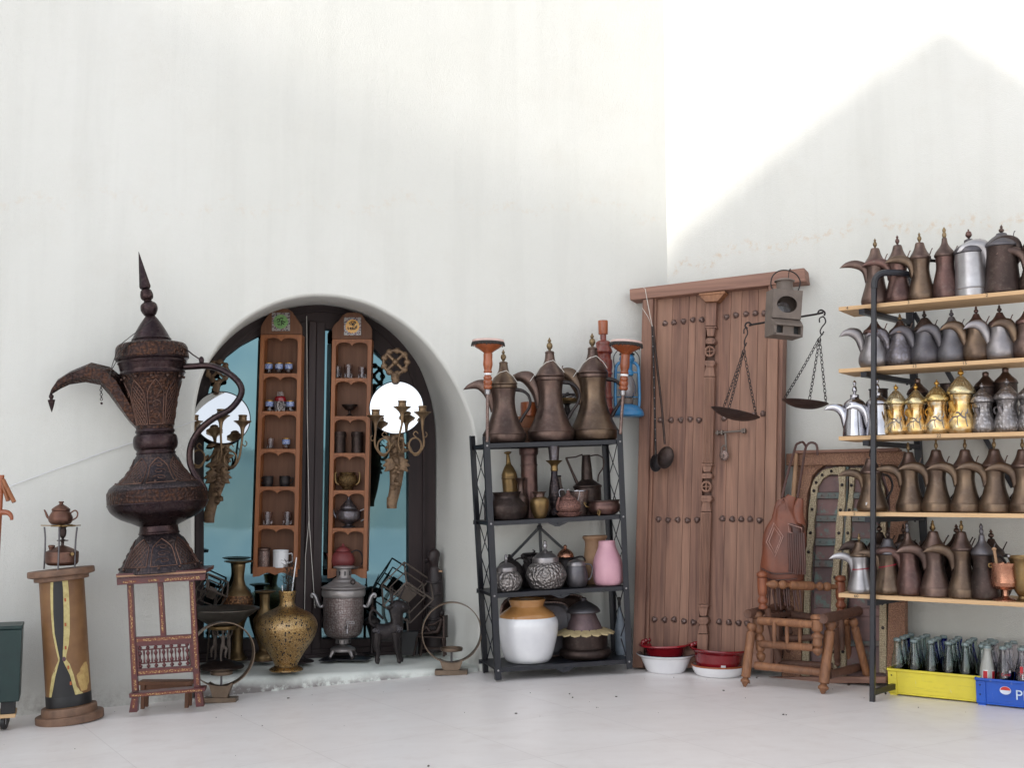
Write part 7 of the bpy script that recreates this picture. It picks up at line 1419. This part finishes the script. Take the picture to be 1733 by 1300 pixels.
part(gp, 'collar', gpn, MB(k).lathe([(51.5, 331), (54, 334), (52.5, 338), (54, 344), (55.5, 350), (57, 352), (56, 355), (59, 357), (60.5, 359)], 64)); FT = Matrix.Translation((0, 0, 434)) @ Matrix.Rotation(R(-8), 4, 'Y') @ Matrix.Translation((0, 0, -434)); ld = part(gp, 'lid', gi, MB(k).lathe([(60.5, 359), (60.8, 361), (60, 366), (59, 377), (54, 384), (40, 386.5), (34, 387)], 64)); part(ld, 'lid_cone', gpn, MB(k).lathe([(34.5, 386), (34.5, 389), (32, 391), (32.8, 393), (31, 395), (31, 395), (23, 411), (13, 427), (7.5, 434)], 48)); part(ld, 'finial', gpn, MB(k).lathe([(6, 433), (10, 436), (14.2, 445), (13, 454), (7, 459), (6.4, 461), (10, 465), (10.8, 471), (9, 478), (6, 481), (6, 481)], 32, FT)); part(ld, 'spire', gpn, MB(k).lathe([(5.5, 480), (9, 483), (9.6, 486), (9.6, 486), (.3, 548)], 7, FT, sp=False), ang=15)
for i in range(12):
    a = 2 * PI * (i + .5) / 12
    for r_, z_ in ((50.5, 326), (65, 9), (66, 150)): part(gp, 'rivet', tr0, MB(k).ball((math.cos(a) * r_, math.sin(a) * r_, z_), 2.5, 8, 6))
tr = metal('raised_trim', (112, 84, 72), (84, 64, 60), .34)
PF = {'neck': [(30, 238), (34, 262), (40, 295), (47, 322), (52, 332)], 'shoulder': [(80, 136.5), (76, 144), (62, 153), (50, 165), (41, 178), (34, 192), (31, 197)], 'foot': [(66, 0), (67, 2), (64, 9), (52, 32), (40, 52), (32, 62)]}
def rfun(nm):
    pr = sorted(spline(PF[nm], 8), key=lambda q: q[1])
    def f(z):
        for (r0, z0), (r1, z1) in zip(pr, pr[1:]):
            if z0 <= z <= z1: return r0 + (r1 - r0) * (z - z0) / max(1e-6, z1 - z0)
        return pr[-1][0] if z > pr[-1][1] else pr[0][0]
    return f
def panels(nm, z0, z1, n, w=.9):
    rf = rfun(nm); pt = lambda a, z, o_=.4: (math.cos(a) * (rf(z) + o_), math.sin(a) * (rf(z) + o_), z); b = MB(k); c = MB(k)
    for i in range(n):
        a0 = 2 * PI * (i + .5) / n - PI / 2; hw = PI / n * .86
        env = lambda f: hw * (1 if f < .62 else max(0, 1 - ((f - .62) / .38) ** 1.7))
        for side in (-1, 1): b.tube([pt(a0 + side * env(j / 10), z0 + (z1 - z0) * j / 10) for j in range(11)], w, 6, sp=2)
        b.tube([pt(a0 + hw * t_, z0) for t_ in (-1, -.5, 0, .5, 1)], w, 6)
        if i % 2:
            for side in (-1, 1):
                for q in range(-5, 9):
                    run = []
                    for j in range(25):
                        f = j / 24; x = side * (f * 3.2 * (z1 - z0) / 70 - q * .42)
                        if abs(x) < .92 * env(f) / hw and f < .9: run.append(pt(a0 + x * hw, z0 + (z1 - z0) * f, .2))
                        elif len(run) > 1: c.tube(run, w * .5, 4); run = []
                        else: run = []
                    if len(run) > 1: c.tube(run, w * .5, 4)
        else:
            for q in range(3):
                f0 = .1 + q * .25; s_ = 1 if q % 2 else -1
                c.tube([pt(a0 + s_ * hw * .62 * env(f0) / hw * math.cos(t_) * (1 - t_ / 9), z0 + (z1 - z0) * (f0 + .1 + .1 * math.sin(t_) * (1 - t_ / 9))) for t_ in [j * .6 for j in range(12)]], w * .75, 5, sp=1)
    part(gp, 'panel_border', tr, b); part(gp, 'panel_ornament', tr, c)
panels('neck', 246, 320, 8); panels('foot', 12, 56, 8); panels('shoulder', 148, 190, 8)
Mg = gp.matrix_basis if False else Matrix.Translation(gb) @ Matrix.Rotation(R(-4.0), 4, 'Y')
def gl_(px, py, Y=SYD): q = Mg.inverted() @ P(px, py, Y); return q / k
def g2(pts): return [(gl_(*p).x, gl_(*p).z) for p in pts]
b = MB(k); b.blade(g2([(83, 670), (87, 658), (98, 642), (120, 628), (155, 613.5), (186, 621), (207, 638), (224, 668), (240, 700), (252, 722)]), g2([(82.5, 672), (91, 665.5), (103, 658), (118, 651), (145, 647), (170, 652), (184, 668), (203, 694), (220, 716), (240, 736)]), [.5, 4, 8, 12, 15, 17, 18, 19, 19, 16], 6, 1); part(gp, 'spout', gi, b, ang=50)
b = MB(k); b.blade(g2([(92, 651), (110, 641), (132, 634)]), g2([(92, 654), (106, 650), (130, 640)]), [.6, 2, 1], 6); b.v = [Vector((v.x, v.y + 14, v.z)) for v in b.v]; part(gp, 'spout_flap', X['grey'], b)
hp = [(312, 621), (330, 620), (345, 619), (362, 621), (385, 631), (402, 645), (409, 660), (404, 676), (388, 694), (362, 708), (338, 728), (324, 752), (321, 778), (328, 800), (340, 818), (346, 832)]
part(gp, 'handle', gpn, MB(k).tube([tuple(gl_(*p)) for p in hp], 5.6, 10, flat=1.1, sp=3)); b = MB(k); b.ball(tuple(gl_(341, 610)), (4.4, 4, 7)); b.tube([tuple(gl_(*p)) for p in ((302, 585), (316, 592), (326, 600), (338, 608))], 1.2, 6, sp=3); part(gp, 'hinge', gpn, b)
b = MB(k); c = gl_(87, 676); b.lathe([(.3, -22), (3, -14), (6, -3), (6, -1), (2.5, 0), (3.8, 3), (4, 6), (2, 8.5), (1.5, 10)], 8, Matrix.Translation((c.x, c.y, c.z))); part(gp, 'pendant', gpn, b)
b = MB(k); c = gl_(171, 656); 
for i in range(6): b.ring((c.x, c.y, c.z - i * 4), 2.2, .6, 'Y' if i % 2 else 'X', 8, 5)
b.ball((c.x, c.y, c.z - 27), 2.2); part(gp, 'small_chain', gpn, b)
b = MB(k); b.tube([tuple(gl_(*p, SYD - .17)) for p in ((258, 540), (236, 558), (204, 583), (196, 600), (190, 618), (185, 640))], .7, 5); b.tube([tuple(gl_(*p, SYD - .16)) for p in ((232, 570), (206, 592), (197, 612), (189, 626))], .7, 5); part(gp, 'tie_cord', X['darkstr'], b)

# ================================================================ INLAID STAND, SMALL TABLE BEHIND IT
SF = Fr(Vector((P(228, 1203, 5.45).x, 5.45, floor_z(-1.8))), R(8)); inl = X['inlay']; mr_ = X['maroon']
st = thing('inlaid_stand', 'tall maroon lacquered stand with bone inlay strips and spindle panel', 'stand', M=SF.M)
def sb(name, mat, quads, y0, y1, bev=.0015, par=None):
    b = MB()
    for q_ in quads: slab(b, SF, q_, y0, y1)
    return part(par or st, name, mat, b, bevel=bev)
top_ = sb('top', X['maroon'], [[(196, 972), (349, 964), (348, 971), (197, 979)]], -0.09, 0.22); b = MB(); slab(b, SF, [(196.5, 975), (348.6, 966.5), (348.6, 969), (196.5, 977.5)], -0.093, -0.09); part(top_, 'pale_edge', X['clay'], b)
sb('apron', mr_, [[(197, 979.5), (348, 971.5), (347, 982), (198, 991)]], -0.075, -0.055)
sb('leg', mr_, [[(214.5, 988), (224.5, 987), (233.5, 1171), (223, 1172)]], -0.03, 0.0); sb('leg', mr_, [[(319.5, 983), (329, 982.5), (338.5, 1164), (328, 1165)]], -0.03, 0.0)
sb('centre_post', mr_, [[(266, 985), (275.5, 984), (281, 1078), (271.5, 1079)]], -0.025, -0.003)
sb('rail', mr_, [[(229, 1079), (324, 1074), (325, 1090), (230, 1095)]], -0.024, -0.004); sb('rail', mr_, [[(232, 1133), (327.5, 1127), (328, 1138), (232.5, 1145)]], -0.024, -0.004)
sb('panel_stile', mr_, [[(229, 1094), (233.6, 1094), (236, 1134), (231.5, 1134)], [(320.5, 1090), (325.5, 1089), (327.5, 1128), (323, 1128)]], -0.023, -0.005)
sb('foot_rail', mr_, [[(218, 1175), (347, 1164.5), (346.5, 1171), (219, 1182)]], -0.055, 0.02)
sb('foot', mr_, [[(222.5, 1181), (234, 1180), (232, 1206), (218, 1207)]], -0.045, 0.0); sb('foot', mr_, [[(329, 1172), (341, 1171), (345, 1196.5), (331.5, 1197.5)]], -0.045, 0.0)
strips = [[(217.2, 991), (221.4, 991), (230, 1142), (225.6, 1142)], [(225.5, 1150), (229.7, 1150), (231.5, 1169), (227.3, 1169)], [(322, 986), (326, 986), (334.5, 1132), (330.2, 1132)], [(331, 1141), (335.2, 1141), (336.6, 1160), (332.4, 1160)], [(268.6, 993), (272.4, 993), (277.6, 1072), (273.8, 1072)], [(231, 1082.5), (322.5, 1076.5), (322.8, 1081), (231.2, 1087)], [(234, 1137.5), (325.5, 1131), (325.8, 1135.4), (234.3, 1142)], [(222, 1176.8), (342, 1166.8), (342, 1170.2), (222, 1180.4)], [(224.6, 1184), (229.5, 1184), (227.5, 1200), (223.5, 1200)], [(333.2, 1175), (337.6, 1175), (340.5, 1190), (336, 1190)], [(208, 984), (231, 982.5), (231, 986.5), (208, 988)], [(251, 981), (269, 980), (269, 984), (251, 985)], [(278, 979.5), (338, 975.5), (338, 980), (278, 984)]]
for i, q_ in enumerate(strips):
    d = {7: -0.0555, 8: -.0455, 9: -.0455, 10: -.0755, 11: -.0755, 12: -.0755}.get(i, -0.0305 if i < 4 else (-0.0255 if i == 4 else -0.0245)); sb('inlay_strip', inl, [q_], d - .0012, d, 0)
def bal(px, y0, y1, r, beads):
    a = SF.uv(px, y0, -.014); c = SF.uv(px + (y1 - y0) * .045, y1, -.014); b = MB(); b.turned((c[0], -.014, c[1]), (a[0], -.014, a[1]), r, beads, 10); return b
for i in range(7): part(st, 'spindle', mr_, bal(236.5 + i * 13.3, 1094.5 - i * 1.0, 1132 - i * .9, .0095, [(0, .3), (.06, .95), (.12, .9), (.16, .4), (.24, .5), (.32, 1), (.42, .55), (.5, .4), (.58, .55), (.66, 1), (.76, .5), (.84, .4), (.88, .9), (.94, .95), (1, .3)]))
for i in range(6): part(st, 'small_spindle', mr_, bal(243.5 + i * 13.3, 1101 - i, 1124 - i * .9, .0055, [(0, .6), (.2, .9), (.5, .5), (.8, .9), (1, .6)]))
b = MB()
for y in (1101, 1124): a = SF.uv(236, y, -.014); c = SF.uv(318, y - 6, -.014); b.tube([(a[0], -.014, a[1]), (c[0], -.014, c[1])], .0035, 6)
part(st, 'cross_rod', mr_, b)
bq = P(285, 1188, 5.66); kt = K(5.66); lt = thing('low_table', 'low brown wooden table seen behind the feet of the inlaid stand', 'table', (bq.x, 5.62, floor_z(bq.x))); b = MB(kt); b.box(-44, 44, -12, 14, 38, 44); part(lt, 'table_top', X['cabback'], b, bevel=.002)
b = MB(kt); b.box(-40, 40, -9, -6, 30, 38); part(lt, 'apron', X['cabback'], b)
for x in (-38, 34):
    for y in (-9, 10): part(lt, 'leg', X['cabback'], MB(kt).box(x, x + 6, y - 3, y + 2, 0, 38), bevel=.001)

# ================================================================ PAINTED PEDESTAL, STOVE, TEAPOT
pq = P(119, 1207, 5.42); pq.z = floor_z(pq.x); k = K(pq.y) * .94
ped = thing('pedestal', 'painted wooden pedestal with a black hourglass shape on its worn gold shaft', 'pedestal', pq, (0, R(-5.6), 0)); wd = plain('worn_gold_brown_paint', (134, 98, 62), (108, 74, 48), .55, 9, .3, 50); wt = plain('worn_disc_wood', (128, 98, 78), (96, 72, 58), .6, 20, .4, 60)
part(ped, 'base', wt, MB(k).lathe([(62, 0), (63, 1), (63, 11), (63, 11), (61.5, 13), (52, 13.5), (52, 13.5), (51, 24), (49, 26), (43, 26)], 64, sp=True)); part(ped, 'shaft', wd, MB(k).lathe([(41.5, 26), (41.8, 28), (41.8, 240), (41.5, 241)], 72, sp=False)); part(ped, 'capital', wt, MB(k).lathe([(41.5, 240), (50, 241), (51, 243), (51, 247), (51, 247), (60, 249), (62, 250), (62.5, 252), (62, 259), (60, 260)], 64))
def patch(rows, r, mat, name):
    vs = []; n_ = 10
    for z, a, c in rows:
        for i in range(n_ + 1):
            x = a + (c - a) * i / n_; x = max(-.999 * r, min(.999 * r, x)); y_ = -math.sqrt(r * r - x * x); ca, sa = math.cos(R(21)), math.sin(R(21)); vs.append((x * ca - y_ * sa, x * sa + y_ * ca, z))
    b = MB(k); b.add(vs, [(j * (n_ + 1) + i, j * (n_ + 1) + i + 1, (j + 1) * (n_ + 1) + i + 1, (j + 1) * (n_ + 1) + i) for j in range(len(rows) - 1) for i in range(n_)]); part(ped, name, mat, b)
Z = lambda y: (1150 - y) / 2.768 + 27
crm = plain('cream_paint', (198, 184, 128), (170, 152, 96), .6, 40, .2, 60)
cen = lambda y: 280 + (y - 560) * .054
rowsc = [(Z(y), (a - cen(y)) / 2.768, (c - cen(y)) / 2.768) for y, a, c in ((1098, 213, 385), (1060, 218, 352), (1000, 228, 336), (950, 250, 318), (926, 262, 300), (905, 256, 302), (860, 246, 314), (800, 234, 320), (700, 226, 320), (600, 224, 316), (556, 226, 312))]
patch(rowsc, 42.2, crm, 'cream_border')
rowsb = [(Z(y), (a - cen(y)) / 2.768, (c - cen(y)) / 2.768) for y, a, c in ((1100, 224, 345), (1060, 234, 334), (1000, 246, 318), (960, 258, 298), (930, 267, 284), (918, 268, 283), (890, 262, 284), (850, 254, 287), (800, 244, 289), (700, 238, 290), (600, 238, 288), (556, 240, 284))]
patch(rowsb, 42.5, X['black'], 'black_hourglass'); part(ped, 'black_band', X['black'], MB(k).lathe([(42.1, 27), (42.3, 28), (42.3, 46), (42.1, 46.5)], 72, sp=False))
rs = random.Random(9); fl = plain('orange_flower_paint', (176, 92, 48), None, .6, bump=0)
for y in (650, 765, 872, 965, 1040): 
    x = (lerp(292, 322, (y - 870) / 200) if y > 900 else 294) - cen(y); patch([(Z(y + 8), x / 2.768, (x + 9) / 2.768), (Z(y - 8), x / 2.768, (x + 9) / 2.768)], 42.8, fl, 'painted_flower')
ped.scale = (.9, .9, 1.02); part(ped, 'knot', plain('faded_purple_paint', (92, 66, 72), None, .6, bump=0), MB(k).ball((-3.5, -42, Z(924)), (3.5, 1.4, 4), M=Matrix.Rotation(R(21), 4, 'Z')))
mb_ = plain('cream_flake', (196, 168, 108), (166, 130, 80), .6, 40, .2, 60); patch([(Z(1085), 24, 34), (Z(1050), 20, 39), (Z(1010), 17, 39), (Z(975), 26, 38), (Z(955), 32, 36)], 42.1, mb_, 'worn_flake')
Mp = Matrix.Translation(pq) @ Matrix.Rotation(R(-5.6), 4, 'Y') @ Matrix.Diagonal((.9, .9, 1.02, 1)); sq = Mp @ Vector((2 * k, -2 * k, 260.2 * k)); sc_ = metal('dull_copper_stove', (124, 92, 78), (98, 72, 64), .45)
stv = thing('kerosene_stove', 'copper kerosene stove with three legs and a brass trivet on the pedestal', 'stove', sq)
part(stv, 'tank', sc_, MB(k).lathe([(18, 6), (24, 7), (27.5, 11), (28, 14), (28, 14), (28, 28), (26, 31), (14, 37), (4, 41)], 44)); part(stv, 'burner', X['dark'], MB(k).lathe([(3, 40), (3, 48), (9, 49), (9.4, 50.5), (3, 51.5), (2.4, 54), (5, 58), (6, 66), (5, 72), (8, 74), (8, 75.5)], 24)); part(stv, 'filler_cap', sc_, MB(k).lathe([(4, 33), (4.4, 37), (5.6, 38), (5.6, 41), (4.6, 42)], 16, Matrix.Translation((-17, -6, 0)))); part(stv, 'pump', X['brass'], MB(k).tube([(20, -12, 26), (26, -20, 27)], [3.6, 3], 10))
for a, x in ((200, 0), (-20, 0), (-80, 0)): c, s_ = math.cos(R(a)), math.sin(R(a)); part(stv, 'leg', X['grey'], MB(k).tube([(29 * c, 29 * s_, 0), (28.5 * c, 28.5 * s_, 30), (29 * c, 29 * s_, 56), (31 * c, 31 * s_, 74)], 1.5, 8, sp=3))
b = MB(k); b.ring((0, 0, 76), 20, 1.5, 'Z', 32)
for a in (200, -20, -80, 90): c, s_ = math.cos(R(a)), math.sin(R(a)); b.bar((8 * c, 8 * s_, 76), (37 * c, 37 * s_, 77), 4.6, 1.6, up=(0, 0, 1))
part(stv, 'trivet', X['brass'], b)
teapot(sq + Vector((-5 * k, 0, 78.2 * k)), k, 'small dull copper teapot sitting on the stove trivet', [(13, 0), (16, 1), (20, 6), (20.5, 12), (17, 20), (15, 23), (15.5, 24.5), (14, 25)], [(15, 25), (16, 26), (15, 28), (10, 32), (5, 35), (3.6, 36), (3.2, 38), (4.4, 39), (4, 41), (.6, 41)], metal('teapot_copper', (122, 88, 74), (94, 68, 60), .42), [(-19, 10), (-24, 14), (-27, 21), (-30, 26)], [(17, 20), (25, 25), (30, 20), (28, 12), (19, 7)])

# ================================================================ LEFT EDGE: green case on a dolly, wooden stand
gx = P(35, 1180, 5.25); k = K(5.25); go = Vector((gx.x, 5.25, floor_z(gx.x)))
dol = thing('wooden_dolly', 'pale wooden dolly on black castors carrying the green case', 'dolly', go, (0, 0, R(21))); b = MB(k); b.box(-120, -7, 2, 60, 16, 22); part(dol, 'board', X['pine'], b, bevel=.001)
for x, y in ((-24, 14), (-24, 48), (-100, 14), (-100, 48)):
    w = MB(k).lathe([(10.5, -4), (12, -3), (12, 3), (10.5, 4)], 20, Matrix.Translation((x, y, 12)) @ Matrix.Rotation(R(75), 4, 'Z') @ Matrix.Rotation(R(90), 4, 'X'), sp=False); w.v = [Vector((v.x, v.y, v.z - 0)) for v in w.v]; part(dol, 'castor', X['black'], w)
    part(dol, 'castor_fork', X['alu'], MB(k).box(x - 5, x + 5, y - 7, y + 7, 20.5, 26).box(x - 3, x + 3, y - 7, y - 5.6, 9, 24))
dol.location.z = go.z
b = MB(k); b.box(-30, -8, 4, 30, 26.2, 46); part(dol, 'support_block', X['black'], b, bevel=.002)
for ch in [o for o in COL.objects if o.parent == dol and (o.name.startswith('board') or o.name.startswith('support'))]: ch.location.z = 4 * k if ch.name.startswith('board') else 0
gt = thing('green_case', 'dark green metal case at the left edge of the photo', 'case', go + Vector((0, 0, 46.3 * k)), (0, 0, R(21))); b = MB(k); b.box(-130, -2, -2, 62, 0, 118); part(gt, 'case_body', X['green'], b, bevel=.004); part(gt, 'lid_edge', X['green'], MB(k).box(-131, -1, -3, 63, 118.2, 124), bevel=.004)
ws = thing('wooden_rack_stand', 'orange wooden valet stand with curved hooks, cut by the left edge', 'stand', go + Vector((-0.045, .04, 170.5 * k))); zz = lambda y: (1054 - y); xx = lambda x: x - 38
b = MB(k); b.tube([(xx(-4), 0, 0), (xx(-3), 0, 120), (xx(0), 0, 250)], [7, 6, 5], 10, sp=3); part(ws, 'post', X['orange'], b)
part(ws, 'hook', X['orange'], MB(k).tube([(xx(-6), 0, zz(868)), (xx(4), -2, zz(867)), (xx(16), -4, zz(868)), (xx(22), -5, zz(874)), (xx(23), -5, zz(880))], [5, 5, 4.4, 3.4, 2.4], 10, sp=3)); part(ws, 'peg', X['cab'], MB(k).tube([(xx(-2), 0, zz(806)), (xx(15), -3, zz(848))], 3.6, 8)); part(ws, 'peg', X['cab'], MB(k).tube([(xx(4), -2, zz(812)), (xx(26), -5, zz(850))], 3.6, 8)); part(ws, 'brace', X['orange'], MB(k).tube([(xx(-8), 0, zz(1000)), (xx(2), 0, 0)], 4, 8))

# ================================================================ CORDS
cord('white_cord', 'thin white cord stretched along the wall behind the giant pot', [wp(WL, 14, 824, -.012), wp(WL, 90, 796, -.012), wp(WL, 180, 764, -.012), wp(WL, 228, 748, -.012), wp(WL, 332, 712, -.02)], .0024, 'white', cat='cord')
cord('hanging_cord', 'thin white cord hanging down the middle of the arched window', [wp(WIN, 519, 535, -.06), wp(WIN, 520, 700, -.062), wp(WIN, 523, 880, -.064), wp(WIN, 517, 940, -.066), wp(WIN, 515, 1050, -.066)], .002, cat='cord')
cord('split_cord', 'lower branch of the white cord hanging in the arched window', [wp(WIN, 523, 882, -.063), wp(WIN, 527, 940, -.066), wp(WIN, 531, 1000, -.066), wp(WIN, 533, 1030, -.066)], .002, cat='cord')

# scattered grit on the paving
b = MB(); rs = random.Random(21)
for i in range(46):
    x = rs.uniform(-2.6, 2.2); y = rs.uniform(5.0, 6.0) if i % 6 else rs.uniform(3.8, 5.2); r = rs.choice((.0012, .0016, .002, .003, .0045)); b.ball((x, y, floor_z(x) + r * .5), (r * rs.uniform(.8, 2), r, r * .6), 5, 4, Matrix.Translation((x, y, 0)) @ Matrix.Rotation(rs.uniform(0, 3), 4, 'Z') @ Matrix.Translation((-x, -y, 0)))
tag(b.build('grit', plain('dark_grit', (84, 74, 66), (60, 52, 48), .9, bump=0)), 'small specks of grit and leaf litter scattered on the paving', 'grit', kind='stuff')
